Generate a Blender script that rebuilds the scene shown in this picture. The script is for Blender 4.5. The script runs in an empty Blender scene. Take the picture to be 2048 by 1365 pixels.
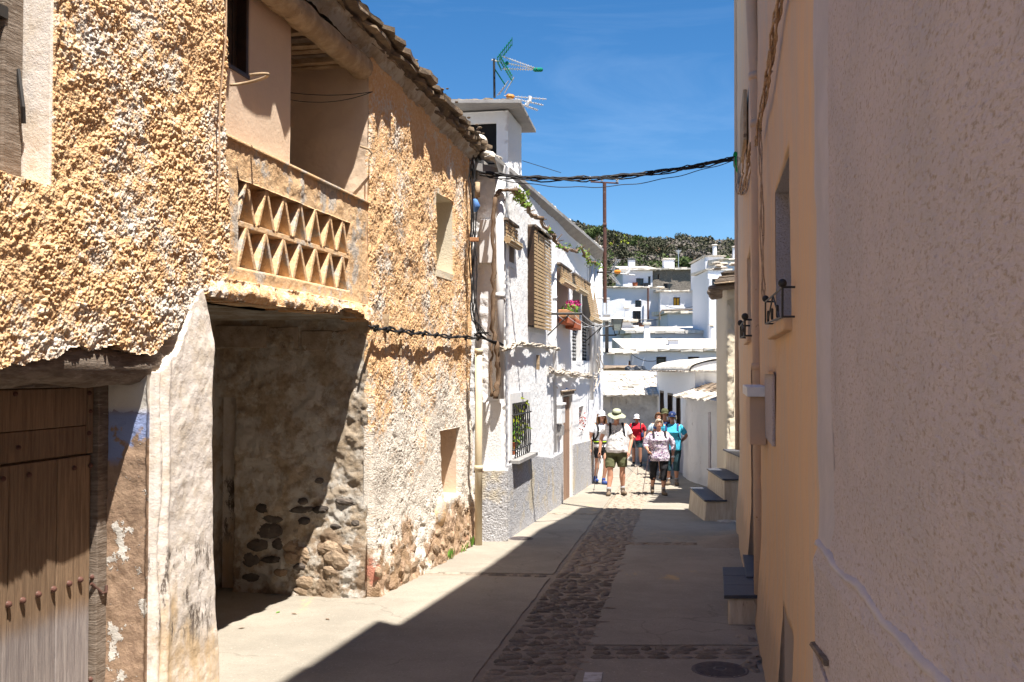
import bpy, math, random
import numpy as np
from mathutils import Vector, Matrix
random.seed(7)
R = math.radians
SC = bpy.context.scene
COL = SC.collection
# ------------------------------------------------------------------ camera, world, sun, exposure
CZ = 1.9            # eye height over the ground at the camera
SL = 0.033          # the street falls gently away from the camera
F = 2000.0
PIT = math.atan(57.5 / F)
cam_d = bpy.data.cameras.new('camera'); cam = bpy.data.objects.new('camera', cam_d); COL.objects.link(cam)
cam_d.sensor_width = 36; cam_d.lens = 36 * F / 2048; cam_d.clip_start = 0.05; cam_d.clip_end = 5000
cam.location = (0, 0, CZ); cam.rotation_euler = (math.pi / 2 + PIT, 0, 0)
SC.camera = cam
SUN = Vector((0.225, -0.34, 1.0)).normalized()
SUN_EL = math.asin(SUN.z); SUN_AZ = math.atan2(SUN.x, SUN.y)
sun_d = bpy.data.lights.new('sun', 'SUN'); sun_d.energy = 5.0; sun_d.angle = R(0.5); sun_d.color = (1.0, 0.94, 0.85)
sun = bpy.data.objects.new('sun', sun_d); COL.objects.link(sun)
sun.rotation_euler = SUN.to_track_quat('Z', 'Y').to_euler(); sun.location = (10, -10, 30)
W = bpy.data.worlds.new('World'); SC.world = W; W.use_nodes = True
wn = W.node_tree; wn.nodes.clear()
o_ = wn.nodes.new('ShaderNodeOutputWorld'); bg = wn.nodes.new('ShaderNodeBackground')
sky = wn.nodes.new('ShaderNodeTexSky'); sky.sky_type = 'NISHITA'; sky.sun_disc = False
sky.sun_elevation = SUN_EL; sky.sun_rotation = SUN_AZ; sky.air_density = 1.0; sky.dust_density = 0.0; sky.ozone_density = 3.0; sky.altitude = 1300
bg.inputs[1].default_value = 0.078
tc = wn.nodes.new('ShaderNodeTexCoord'); mp = wn.nodes.new('ShaderNodeMapping'); mp.inputs['Scale'].default_value = (1.2, 1.2, 5.0)
mp.inputs['Rotation'].default_value = (0.15, 0.35, 0)
nz = wn.nodes.new('ShaderNodeTexNoise'); nz.inputs['Scale'].default_value = 2.6; nz.inputs['Detail'].default_value = 9; nz.inputs['Roughness'].default_value = .62
nz.inputs['Distortion'].default_value = .6
rp = wn.nodes.new('ShaderNodeValToRGB'); rp.color_ramp.elements[0].position = .56; rp.color_ramp.elements[1].position = .95
rp.color_ramp.elements[0].color = (0, 0, 0, 1); rp.color_ramp.elements[1].color = (.09, .09, .09, 1)
mx = wn.nodes.new('ShaderNodeMix'); mx.data_type = 'RGBA'; mx.inputs[7].default_value = (9, 10.5, 12, 1)
wn.links.new(tc.outputs['Generated'], mp.inputs[0]); wn.links.new(mp.outputs[0], nz.inputs['Vector'])
wn.links.new(nz.outputs[0], rp.inputs[0]); wn.links.new(rp.outputs[0], mx.inputs[0]); hs_ = wn.nodes.new('ShaderNodeHueSaturation'); hs_.inputs['Saturation'].default_value = 1.3; hs_.inputs['Value'].default_value = .88; wn.links.new(sky.outputs[0], hs_.inputs['Color']); wn.links.new(hs_.outputs[0], mx.inputs[6])
wn.links.new(mx.outputs[2], bg.inputs[0]); wn.links.new(bg.outputs[0], o_.inputs[0])
SC.view_settings.view_transform = 'Standard'; SC.view_settings.look = 'None'
SC.view_settings.exposure = 1.2; SC.view_settings.gamma = 1.0; SC.view_settings.use_curve_mapping = False
SC.render.engine = 'CYCLES'
SC.cycles.max_bounces = 6; SC.cycles.diffuse_bounces = 4; SC.cycles.use_denoising = True
SC.cycles.sample_clamp_indirect = 8.0

# ------------------------------------------------------------------ pixel <-> place (photo pixels of the 2048 px wide frame)
cp, sp = math.cos(PIT), math.sin(PIT)
def ray(px, py):
    a = (px - 1024) / F; b = (682.5 - py) / F
    return Vector((a, cp - b * sp, b * cp + sp))
def at(px, py, D):
    r = ray(px, py); t = D / r.y
    return Vector((r.x * t, D, CZ + r.z * t))
def gz(y): return -SL * y
def gp(px, py):
    r = ray(px, py); t = CZ / (-r.z - SL * r.y)
    return Vector((r.x * t, r.y * t, CZ + r.z * t))
class Wall:
    """vertical plane through p0 along d; side=+1: its face looks to the right of d"""
    def __init__(s, p0, d, side=1):
        s.p = Vector((p0[0], p0[1], 0)); s.d = Vector((d[0], d[1], 0)).normalized()
        s.n = Vector((s.d.y, -s.d.x, 0)) * side
    def P(s, u, z, o=0.0): 
        v = s.p + s.d * u + s.n * o; return Vector((v.x, v.y, z))
    def uz(s, px, py, o=0.0):
        r = ray(px, py); c = Vector((0, 0, 0)) 
        p = s.p + s.n * o
        # t*r = p + d*u
        den = r.x * s.n.x + r.y * s.n.y
        t = (p.x * s.n.x + p.y * s.n.y) / den
        q = Vector((r.x * t, r.y * t, 0)) - p
        return q.dot(s.d), CZ + r.z * t
    def u_at(s, px, o=0.0): return s.uz(px, 740, o)[0]
    def uy(s, D): return (D - s.p.y) / s.d.y

# ------------------------------------------------------------------ noise in numpy
def _h(ix, iy, seed):
    h = (ix.astype(np.int64) * 374761393 + iy.astype(np.int64) * 668265263 + seed * 1442695041) & 0xffffffff
    h = ((h ^ (h >> 13)) * 1274126177) & 0xffffffff
    h = (h ^ (h >> 16)) & 0xffffffff
    return h / 4294967295.0
def vn(x, y, seed=0):
    x = np.asarray(x, float); y = np.asarray(y, float)
    ix = np.floor(x); iy = np.floor(y); fx = x - ix; fy = y - iy
    fx = fx * fx * (3 - 2 * fx); fy = fy * fy * (3 - 2 * fy)
    a = _h(ix, iy, seed); b = _h(ix + 1, iy, seed); c = _h(ix, iy + 1, seed); d = _h(ix + 1, iy + 1, seed)
    return (a + (b - a) * fx) * (1 - fy) + (c + (d - c) * fx) * fy
def fbm(x, y, s, seed=0, oct=4, g=.5):
    v = 0; a = 1.0; t = 0; k = 1.0 / s
    for i in range(oct):
        v = v + a * (vn(x * k + 17.3 * i, y * k - 9.1 * i, seed + i) - .5); t += a; a *= g; k *= 2.03
    return v / t * 2
def worley(x, y, s, seed=0):
    x = np.asarray(x, float) / s; y = np.asarray(y, float) / s
    ix = np.floor(x); iy = np.floor(y); m = np.full(x.shape, 9.0)
    for i in (-1, 0, 1):
        for j in (-1, 0, 1):
            cx = ix + i; cy = iy + j
            dx = cx + _h(cx, cy, seed) - x; dy = cy + _h(cx, cy, seed + 91) - y
            m = np.minimum(m, dx * dx + dy * dy)
    return np.sqrt(m)

# ------------------------------------------------------------------ mesh making
def org(par):
    v = Vector((0, 0, 0)); o = par
    while o is not None: v += Vector(o.location); o = o.parent
    return v
def link_mesh(name, me, mat, par=None, smooth=False):
    me.update()
    if mat:
        for m in (mat if isinstance(mat, (list, tuple)) else [mat]): me.materials.append(m)
    o = bpy.data.objects.new(name, me); COL.objects.link(o)
    if par is not None: o.parent = par
    if smooth: me.polygons.foreach_set('use_smooth', np.ones(len(me.polygons), bool))
    return o
def np_mesh(name, V, Q, mat, par=None, smooth=True, idx=None, loc=None):
    V = np.asarray(V, np.float64).reshape(-1, 3); Q = np.asarray(Q, np.int32); k = Q.shape[1]
    c = org(par) if loc is None else Vector(loc)
    V = V - np.array(c)
    me = bpy.data.meshes.new(name)
    me.vertices.add(len(V)); me.vertices.foreach_set('co', V.astype(np.float32).ravel())
    me.loops.add(Q.size); me.loops.foreach_set('vertex_index', Q.ravel())
    me.polygons.add(len(Q)); me.polygons.foreach_set('loop_start', np.arange(len(Q), dtype=np.int32) * k)
    if idx is not None: me.polygons.foreach_set('material_index', np.asarray(idx, np.int32))
    me.update(calc_edges=True); me.validate()
    o = link_mesh(name, me, mat, par, smooth)
    if loc is not None and par is None: o.location = c
    return o
def snap_lines(a, b, step, snaps):
    n = max(2, int(round((b - a) / step)) + 1); L = np.linspace(a, b, n)
    for s in snaps:
        if a < s < b: L[np.argmin(abs(L - s))] = s
    return np.unique(L)
def grid_wall(name, wall, u0, u1, z0, z1, step, mat, par, h=None, keep=None, holes=(), thick=.3, warp=None, zstep=None):
    us = snap_lines(u0, u1, step, [v for q in holes for v in q[:2]])
    zs = snap_lines(z0, z1, zstep or step, [v for q in holes for v in q[2:]])
    U, Z = np.meshgrid(us, zs, indexing='ij'); nu, nz_ = U.shape
    Uc = (U[1:, 1:] + U[:-1, :-1]) / 2; Zc = (Z[1:, 1:] + Z[:-1, :-1]) / 2
    K = np.ones(Uc.shape, bool)
    for (a, b, c, d) in holes: K &= ~((Uc > a) & (Uc < b) & (Zc > c) & (Zc < d))
    if keep is not None: K &= keep(Uc, Zc)
    H = h(U, Z) if h is not None else np.zeros(U.shape)
    Uw = warp(U, Z) if warp is not None else U
    p, d, n = np.array(wall.p), np.array(wall.d), np.array(wall.n)
    def pts(Uw, Z, O):
        X = p[0] + d[0] * Uw + n[0] * O; Y = p[1] + d[1] * Uw + n[1] * O
        return np.stack([X, Y, Z], -1).reshape(-1, 3)
    V = pts(Uw, Z, H); VB = pts(Uw, Z, np.full(U.shape, -thick))
    ID = np.arange(nu * nz_).reshape(nu, nz_)
    a, b, c, e = ID[:-1, :-1][K], ID[1:, :-1][K], ID[1:, 1:][K], ID[:-1, 1:][K]
    flip = np.cross(d, [0, 0, 1]).dot(n) > 0
    Q = np.stack([a, b, c, e] if flip else [a, e, c, b], -1)
    Kp = np.pad(K, 1); S = []
    for (di, dj, A, B) in ((-1, 0, ID[:-1, :-1], ID[:-1, 1:]), (1, 0, ID[1:, :-1], ID[1:, 1:]), (0, -1, ID[:-1, :-1], ID[1:, :-1]), (0, 1, ID[:-1, 1:], ID[1:, 1:])):
        e_ = K & ~Kp[1 + di:Kp.shape[0] - 1 + di, 1 + dj:Kp.shape[1] - 1 + dj]
        S.append(np.stack([A[e_], B[e_], B[e_] + nu * nz_, A[e_] + nu * nz_], -1))
    Q = np.concatenate([Q] + S); V = np.concatenate([V, VB])
    used = np.unique(Q); rm = np.full(len(V), -1); rm[used] = np.arange(len(used))
    return np_mesh(name, V[used], rm[Q], mat, par, True)

class MB:
    def __init__(s): s.v = []; s.f = []; s.m = []; s.mi = 0
    def add(s, vs, fs):
        b = len(s.v); s.v += [tuple(v) for v in vs]; s.f += [tuple(b + i for i in f) for f in fs]; s.m += [s.mi] * len(fs); return s
    def box8(s, P): return s.add(P, [(0, 3, 2, 1), (4, 5, 6, 7), (0, 1, 5, 4), (1, 2, 6, 5), (2, 3, 7, 6), (3, 0, 4, 7)])
    def box(s, x0, x1, y0, y1, z0, z1):
        return s.box8([(x0, y0, z0), (x1, y0, z0), (x1, y1, z0), (x0, y1, z0), (x0, y0, z1), (x1, y0, z1), (x1, y1, z1), (x0, y1, z1)])
    def wbox(s, w, u0, u1, z0, z1, o0, o1, dz=0.0):
        """box on a wall; dz raises the u1 end"""
        P = [w.P(u0, z0, o0), w.P(u1, z0 + dz, o0), w.P(u1, z0 + dz, o1), w.P(u0, z0, o1), w.P(u0, z1, o0), w.P(u1, z1 + dz, o0), w.P(u1, z1 + dz, o1), w.P(u0, z1, o1)]
        return s.box8(P)
    def tube(s, pts, r, n=8, cap=True):
        pts = [Vector(p) for p in pts]; k = len(pts)
        rs = r if isinstance(r, (list, tuple)) else [r] * k
        rings = []; ref = None
        for i in range(k):
            t = (pts[min(i + 1, k - 1)] - pts[max(i - 1, 0)])
            if t.length < 1e-9: t = Vector((0, 0, 1))
            t.normalize()
            if ref is None: ref = t.orthogonal().normalized()
            ref = (ref - t * ref.dot(t))
            if ref.length < 1e-6: ref = t.orthogonal()
            ref.normalize(); b = t.cross(ref)
            rings.append([pts[i] + (ref * math.cos(2 * math.pi * j / n) + b * math.sin(2 * math.pi * j / n)) * rs[i] for j in range(n)])
        vs = [p for g in rings for p in g]; fs = []
        for i in range(k - 1):
            for j in range(n):
                a = i * n + j; c = i * n + (j + 1) % n; fs.append((a, c, c + n, a + n))
        if cap: fs += [tuple(range(n - 1, -1, -1)), tuple((k - 1) * n + j for j in range(n))]
        return s.add(vs, fs)
    def caps(s, pts, r, n=10):
        """tube with rounded ends"""
        pts = [Vector(p) for p in pts]; rs = list(r) if isinstance(r, (list, tuple)) else [r] * len(pts)
        a = (pts[0] - pts[1]).normalized(); b = (pts[-1] - pts[-2]).normalized(); P = []; Rr = []
        for t in (90, 60, 30): P.append(pts[0] + a * rs[0] * math.sin(R(t))); Rr.append(max(.0008, rs[0] * math.cos(R(t))))
        P += pts; Rr += rs
        for t in (30, 60, 90): P.append(pts[-1] + b * rs[-1] * math.sin(R(t))); Rr.append(max(.0008, rs[-1] * math.cos(R(t))))
        return s.tube(P, Rr, n)
    def ell(s, c, r, n=12, m=8, rot=None, jit=0.0):
        c = Vector(c); vs = []; fs = []
        for i in range(m + 1):
            th = math.pi * i / m
            for j in range(n):
                ph = 2 * math.pi * j / n; k = 1 + random.uniform(-jit, jit)
                v = Vector((r[0] * math.sin(th) * math.cos(ph), r[1] * math.sin(th) * math.sin(ph), r[2] * math.cos(th))) * k
                if rot: v = rot @ v
                vs.append(c + v)
        for i in range(m):
            for j in range(n):
                a = i * n + j; b = i * n + (j + 1) % n; fs.append((a, a + n, b + n, b))
        return s.add(vs, fs)
    def lathe(s, c, prof, n=16, ax=None):
        c = Vector(c); vs = []; fs = []; q = ax.to_track_quat('Z', 'Y') if ax is not None else None
        for (r, z) in prof:
            for j in range(n):
                v = Vector((r * math.cos(2 * math.pi * j / n), r * math.sin(2 * math.pi * j / n), z))
                vs.append(c + (q @ v if q else v))
        for i in range(len(prof) - 1):
            for j in range(n):
                a = i * n + j; b = i * n + (j + 1) % n; fs.append((a, b, b + n, a + n))
        fs += [tuple(range(n - 1, -1, -1)), tuple((len(prof) - 1) * n + j for j in range(n))]
        return s.add(vs, fs)
    def prism(s, poly, ext):
        """polygon (3D points) swept by vector ext"""
        ext = Vector(ext); P = [Vector(p) for p in poly]; n = len(P)
        return s.add(P + [p + ext for p in P], [tuple(range(n - 1, -1, -1)), tuple(range(n, 2 * n))] + [(i, (i + 1) % n, (i + 1) % n + n, i + n) for i in range(n)])
    def loft(s, secs, n=18):
        """secs: (cx,cy,cz,rx,ry) ellipses"""
        vs = []; fs = []
        for (x, y, z, rx, ry) in secs:
            for j in range(n):
                a = 2 * math.pi * j / n; ca, sa = math.cos(a), math.sin(a)
                e = .82
                vs.append((x + rx * math.copysign(abs(ca) ** e, ca), y + ry * math.copysign(abs(sa) ** e, sa), z))
        for i in range(len(secs) - 1):
            for j in range(n):
                a = i * n + j; b = i * n + (j + 1) % n; fs.append((a, b, b + n, a + n))
        fs += [tuple(range(n - 1, -1, -1)), tuple((len(secs) - 1) * n + j for j in range(n))]
        return s.add(vs, fs)
    def build(s, name, mat, par=None, smooth=False, bevel=0.0, loc=None, jit=0.0, local=False):
        c = Vector((0, 0, 0)) if local else org(par) if loc is None else Vector(loc)
        me = bpy.data.meshes.new(name)
        vs = [Vector(v) - c for v in s.v]
        if jit: vs = [v + Vector((random.uniform(-jit, jit), random.uniform(-jit, jit), random.uniform(-jit, jit))) for v in vs]
        me.from_pydata(vs, [], s.f)
        if any(s.m): me.polygons.foreach_set('material_index', s.m)
        o = link_mesh(name, me, mat, par, smooth)
        if loc is not None and par is None: o.location = c
        if bevel:
            b = o.modifiers.new('bevel', 'BEVEL'); b.width = bevel; b.segments = 2; b.limit_method = 'ANGLE'
        return o
def thing(name, label, cat, loc, group=None):
    o = bpy.data.objects.new(name, None); COL.objects.link(o); o.location = loc; o.empty_display_size = .1
    return tag(o, label, cat, group)
def tag(o, label, cat, group=None):
    o['label'] = label; o['category'] = cat
    if group: o['group'] = group
    return o
def one(mb, name, mat, label, cat, loc, group=None, **k):
    return tag(mb.build(name, mat, loc=loc, **k), label, cat, group)
def struct(o, kind='structure'): o['kind'] = kind; return o

# ------------------------------------------------------------------ materials
class NT:
    def __init__(s, name):
        s.m = bpy.data.materials.new(name); s.m.use_nodes = True; s.t = s.m.node_tree; s.b = s.t.nodes['Principled BSDF']
        s.b.inputs['Roughness'].default_value = .9; s.b.inputs['Specular IOR Level'].default_value = .2
        s.co = s.t.nodes.new('ShaderNodeTexCoord').outputs['Object']
    def n(s, t, **k):
        x = s.t.nodes.new(t)
        for a, b in k.items(): setattr(x, a, b)
        return x
    def l(s, a, b): s.t.links.new(a, b)
    def map(s, sc, off=(0, 0, 0)):
        m = s.n('ShaderNodeMapping'); m.inputs['Scale'].default_value = sc; m.inputs['Location'].default_value = off; s.l(s.co, m.inputs[0]); return m.outputs[0]
    def noise(s, scale, det=5, rough=.6, vec=None, dist=0, off=0):
        x = s.n('ShaderNodeTexNoise'); x.inputs['Scale'].default_value = scale; x.inputs['Detail'].default_value = det; x.inputs['Roughness'].default_value = rough
        x.inputs['Distortion'].default_value = dist
        if vec is None and off: vec = s.map((1, 1, 1), (off, off * 1.7, -off))
        s.l(vec if vec is not None else s.co, x.inputs['Vector']); return x.outputs[0]
    def vor(s, scale, feat='F1', vec=None):
        x = s.n('ShaderNodeTexVoronoi', feature=feat); x.inputs['Scale'].default_value = scale; s.l(vec if vec is not None else s.co, x.inputs['Vector']); return x.outputs['Distance']
    def step(s, fac, a, b):
        x = s.n('ShaderNodeMapRange'); x.inputs[1].default_value = a; x.inputs[2].default_value = b; x.interpolation_type = 'SMOOTHSTEP'; s.l(fac, x.inputs[0]); return x.outputs[0]
    def mth(s, op, a, b=0.0):
        x = s.n('ShaderNodeMath', operation=op)
        for i, v in enumerate((a, b)):
            if isinstance(v, (int, float)): x.inputs[i].default_value = v
            else: s.l(v, x.inputs[i])
        return x.outputs[0]
    def mix(s, f, a, b, mode='MIX'):
        x = s.n('ShaderNodeMix', data_type='RGBA', blend_type=mode)
        for i, v in ((0, f), (6, a), (7, b)):
            if isinstance(v, (int, float)): x.inputs[i].default_value = v
            elif isinstance(v, tuple): x.inputs[i].default_value = (*v, 1)
            else: s.l(v, x.inputs[i])
        return x.outputs[2]
    def z(s):
        x = s.n('ShaderNodeSeparateXYZ'); s.l(s.co, x.inputs[0]); return x.outputs[2]
    def color(s, c): s.l(c, s.b.inputs['Base Color']); return s
    def bump(s, h, dist=.01, st=1.0):
        x = s.n('ShaderNodeBump'); x.inputs['Distance'].default_value = dist; x.inputs['Strength'].default_value = st; s.l(h, x.inputs['Height'])
        if s.b.inputs['Normal'].links: s.l(s.b.inputs['Normal'].links[0].from_socket, x.inputs['Normal'])
        s.l(x.outputs[0], s.b.inputs['Normal']); return s
def pm(name, c1, c2=None, sc=3.0, c3=None, s3=8.0, t3=.62, rough=.9, bump=0.0, bs=40, metal=0.0, stretch=None, rnd=0.0, spec=.2):
    """general weathered material: two tones in clouds, optional third in spots, relief"""
    t = NT(name); v = t.map(stretch) if stretch else None
    c = t.mix(t.step(t.noise(sc, 6, .65, v), .36, .64), c1, c2 or tuple(x * .8 for x in c1))
    if c3: c = t.mix(t.step(t.noise(s3, 6, .7, v, off=5.3 if not v else 0), t3, t3 + .06), c, c3)
    if rnd:
        oi = t.n('ShaderNodeObjectInfo'); r = t.n('ShaderNodeMapRange'); r.inputs[3].default_value = 1 - rnd; r.inputs[4].default_value = 1 + rnd
        t.l(oi.outputs['Random'], r.inputs[0]); cb = t.n('ShaderNodeCombineColor')
        for i in range(3): t.l(r.outputs[0], cb.inputs[i])
        c = t.mix(1.0, c, cb.outputs[0], 'MULTIPLY')
    t.color(c); t.b.inputs['Roughness'].default_value = rough; t.b.inputs['Metallic'].default_value = metal; t.b.inputs['Specular IOR Level'].default_value = spec
    if bump: t.bump(t.noise(bs, 6, .7, v), bump)
    return t.m
def m_roughcast():
    t = NT('ochre_roughcast')
    n1 = t.noise(1.6, 6, .72); n2 = t.noise(26, 4, .7); n3 = t.noise(.9, 6, .75, off=3.1)
    ora = t.mix(t.step(n2, .35, .68), (.75, .44, .215), (.82, .58, .345))
    pale = t.mix(t.step(n2, .3, .7), (.60, .53, .45), (.80, .74, .66))
    # paint gone in patches, more so lower down
    z = t.z(); lo = t.step(z, 2.6, .6)
    f = t.mth('ADD', t.mth('MULTIPLY', n2, .45), t.mth('ADD', t.mth('MULTIPLY', n1, .9), t.mth('MULTIPLY', lo, .24)))
    c = t.mix(t.step(f, .66, .82), ora, pale)
    # bare brown mortar and reddish stains near the ground
    lo2 = t.step(z, 1.1, .1); f2 = t.mth('ADD', t.mth('MULTIPLY', lo2, .34), n3)
    br = t.mix(t.step(t.noise(6, 5, .7, off=8), .42, .6), (.30, .20, .12), (.46, .32, .22))
    br = t.mix(t.step(t.noise(2.2, 4, .6, off=4.4), .6, .68), br, (.46, .20, .14))
    c = t.mix(t.step(f2, .74, .82), c, br)
    t.color(c); t.bump(t.vor(70), .006); t.bump(t.noise(160, 3, .6), .003)
    return t.m
def m_pillar():
    t = NT('worn_limewash')
    z = t.z(); n = t.noise(2.4, 7, .7, t.map((1, 1, .45))); lo = t.step(z, 1.3, .1)
    c = t.mix(t.step(t.noise(7, 6, .7), .4, .66), (.78, .71, .65), (.66, .57, .47))
    f = t.mth('ADD', n, t.mth('MULTIPLY', lo, .22))
    c = t.mix(t.step(f, .62, .80), c, (.62, .46, .29))
    g = t.noise(3.2, 8, .8, t.map((1.6, 1.6, .5), (2.2, 0, 1.0)))
    band = t.mth('MULTIPLY', t.step(z, .30, .55), t.step(z, 1.12, .98))
    c = t.mix(t.mth('MULTIPLY', t.step(g, .50, .57), band), c, (.15, .12, .10))
    t.color(c); t.bump(t.noise(9, 6, .65), .009); t.bump(t.noise(80, 4, .7), .003); return t.m
def m_door():
    t = NT('old_door_wood')
    v = t.map((9, 9, .55)); n = t.noise(5, 8, .72, v); oi = t.n('ShaderNodeObjectInfo')
    c = t.mix(t.step(n, .32, .66), (.34, .23, .145), (.19, .125, .08))
    z = t.z(); grey = t.mth('ADD', t.step(z, 1.0, .5), t.mth('MULTIPLY', t.noise(3, 5, .7), .5))
    c = t.mix(t.step(grey, .5, 1.0), c, t.mix(t.step(n, .3, .7), (.42, .37, .35), (.22, .19, .19)))
    c = t.mix(t.mth('MULTIPLY', oi.outputs['Random'], .25), c, (.05, .03, .02))
    t.color(c); t.b.inputs['Roughness'].default_value = .75; t.bump(t.noise(8, 6, .7, t.map((14, 14, .5))), .006); return t.m
def m_jamb():
    t = NT('peeling_blue_and_brown_plaster')
    z = t.z(); n = t.noise(3.2, 6, .7, off=1.3)
    c = t.mix(t.step(t.noise(20, 5, .7), .4, .6), (.42, .29, .20), (.34, .23, .16))
    fl = t.mth('ADD', n, t.mth('MULTIPLY', t.step(z, 1.85, 2.0), .4))
    c = t.mix(t.step(fl, .56, .58), c, (.72, .68, .62))
    bl = t.mth('MULTIPLY', t.mth('MULTIPLY', t.step(z, 1.56, 1.64), t.step(z, 1.95, 1.87)), t.step(t.noise(2.3, 5, .6, off=6.1), .48, .51))
    c = t.mix(bl, c, (.30, .37, .62))
    t.color(c); t.bump(t.noise(50, 5, .7), .006); t.bump(t.step(fl, .56, .58), .008); return t.m
def m_return():
    t = NT('stained_alcove_plaster')
    z = t.z(); n = t.noise(3.0, 7, .72); n2 = t.noise(9, 6, .7, off=2)
    c = t.mix(t.step(n2, .38, .64), (.64, .53, .41), (.46, .35, .24))
    c = t.mix(t.step(n, .44, .58), c, (.76, .71, .64))
    f = t.mth('ADD', t.noise(2.1, 6, .7, off=7), t.mth('MULTIPLY', t.step(z, .9, .2), .16))
    c = t.mix(t.step(f, .64, .72), c, (.40, .29, .20))
    t.color(c); t.bump(t.noise(30, 8, .8), .022); t.bump(t.noise(120, 4, .7), .005); return t.m
def m_white(name='whitewash', c=(.86, .86, .87), bs=34, bd=.010, dirt=(.74, .71, .66), t3=.68):
    t = NT(name); z = t.noise(1.2, 7, .75)
    k = t.mix(t.step(z, .55, .72), c, tuple(x * .93 for x in c)); k = t.mix(t.step(t.noise(5, 7, .75, t.map((1, 1, .35))), t3, t3 + .09), k, dirt)
    t.color(k); t.bump(t.noise(bs, 5, .65), bd); return t.m
def m_tan():
    t = NT('peach_render_weathered'); v = t.map((3, 3, .22)); n = t.noise(1.6, 6, .7, v)
    c = t.mix(t.step(n, .36, .66), (.72, .49, .30), (.62, .48, .37))
    s = t.mth('MULTIPLY', t.step(t.noise(5, 8, .8, t.map((5, 5, .5))), .63, .67), t.step(t.z(), 3.2, 1.2))
    c = t.mix(s, c, (.27, .19, .11))
    c = t.mix(t.step(t.noise(30, 6, .8, t.map((1, 1, .4))), .68, .72), c, (.38, .26, .16))
    dz = t.mth('ADD', t.step(t.z(), 1.0, .0), t.mth('MULTIPLY', t.noise(3, 7, .75, off=4), 1.1)); c = t.mix(t.mth('MULTIPLY', t.step(dz, .85, 1.35), .7), c, (.40, .31, .24))
    t.color(c); t.bump(t.noise(6, 5, .6), .012); t.bump(t.noise(60, 5, .7), .004); return t.m
def m_near_white():
    t = NT('stippled_white_render')
    c = t.mix(t.step(t.noise(2, 6, .7), .4, .65), (.54, .485, .51), (.475, .44, .47))
    c = t.mix(t.step(t.noise(105, 3, .6, t.map((1, .38, 1))), .50, .72), c, (.37, .31, .27))
    c = t.mix(t.step(t.noise(14, 8, .8), .74, .77), c, (.25, .21, .18))
    dz = t.mth('ADD', t.step(t.z(), 1.1, .0), t.mth('MULTIPLY', t.noise(2.5, 7, .75, t.map((1, .5, 1), (3, 1, 2))), 1.1)); c = t.mix(t.mth('MULTIPLY', t.step(dz, .80, 1.4), .55), c, (.34, .30, .29)); c = t.mix(t.mth('MULTIPLY', t.step(t.noise(1.3, 6, .7, t.map((1, .5, .6), (1, 7, 2))), .56, .66), .35), c, (.42, .42, .50))
    t.color(c); t.bump(t.noise(75, 4, .6, t.map((1, .38, 1))), .013); t.bump(t.noise(7, 4, .6), .01); return t.m
def m_plinth():
    t = NT('grey_tyrolean_plinth')
    n = t.noise(48, 3, .6); c = t.mix(t.step(n, .38, .62), (.34, .34, .36), (.56, .56, .58))
    c = t.mix(t.step(t.noise(2, 5, .6), .5, .66), c, (.52, .46, .36))
    t.color(c); t.bump(n, .02); return t.m
def m_concrete(name='street_concrete', c1=(.34, .305, .255), c2=(.27, .245, .205)):
    t = NT(name)
    c = t.mix(t.step(t.noise(1.1, 7, .7), .35, .65), c1, c2); c = t.mix(t.step(t.noise(55, 4, .8), .55, .70), c, (.21, .175, .14))
    c = t.mix(t.step(t.noise(48, 4, .8, off=3), .58, .72), c, (.52, .47, .40))
    c = t.mix(t.step(t.noise(.8, 6, .75, t.map((1, .35, 1))), .60, .70), c, (.50, .36, .20))
    c = t.mix(t.step(t.noise(2.6, 8, .8), .66, .72), c, (.22, .19, .16))
    w = t.n('ShaderNodeTexVoronoi', feature='DISTANCE_TO_EDGE'); w.inputs['Scale'].default_value = .55; nv = t.n('ShaderNodeTexNoise'); nv.inputs['Scale'].default_value = 1.7; nv.inputs['Detail'].default_value = 7; t.l(t.co, nv.inputs['Vector'])
    av = t.n('ShaderNodeVectorMath', operation='MULTIPLY_ADD'); av.inputs[1].default_value = (.9, .9, 0); t.l(nv.outputs[1], av.inputs[0]); t.l(t.co, av.inputs[2]); t.l(av.outputs[0], w.inputs['Vector'])
    ck = t.mth('MULTIPLY', t.step(w.outputs['Distance'], .006, .002), t.step(t.noise(.7, 3, .5, off=9), .52, .58)); c = t.mix(t.mth('MULTIPLY', ck, .35), c, (.14, .12, .10))
    t.color(c); t.bump(t.noise(90, 4, .7), .004); t.bump(t.noise(5, 4, .6), .006); return t.m
def m_hill():
    t = NT('scrub_hillside')
    c = t.mix(t.step(t.noise(.05, 7, .7), .4, .6), (.10, .085, .05), (.05, .075, .025)); c = t.mix(t.step(t.noise(.14, 6, .7, off=3), .60, .66), c, (.20, .13, .08))
    t.color(c); return t.m
def m_leaf(name, c1, c2, tr=.15):
    t = NT(name); c = t.mix(t.step(t.noise(1.1, 4, .7), .35, .65), c1, c2); t.color(c); t.b.inputs['Roughness'].default_value = .7
    return t.m
def m_blind():
    t = NT('reed_blind'); w = t.n('ShaderNodeTexWave', wave_type='BANDS', bands_direction='Z'); w.inputs['Scale'].default_value = 9; w.inputs['Distortion'].default_value = .3
    t.l(t.co, w.inputs[0]); c = t.mix(t.step(w.outputs[0], .1, .5), (.13, .09, .05), (.50, .38, .24)); t.color(c); t.bump(w.outputs[0], .01); return t.m
def m_print():
    t = NT('floral_print'); c = t.mix(t.step(t.noise(38, 3, .6), .50, .56), (.70, .64, .72), (.18, .12, .24)); c = t.mix(t.step(t.noise(30, 3, .6, off=4), .60, .66), c, (.45, .25, .38)); t.color(c); return t.m
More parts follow.
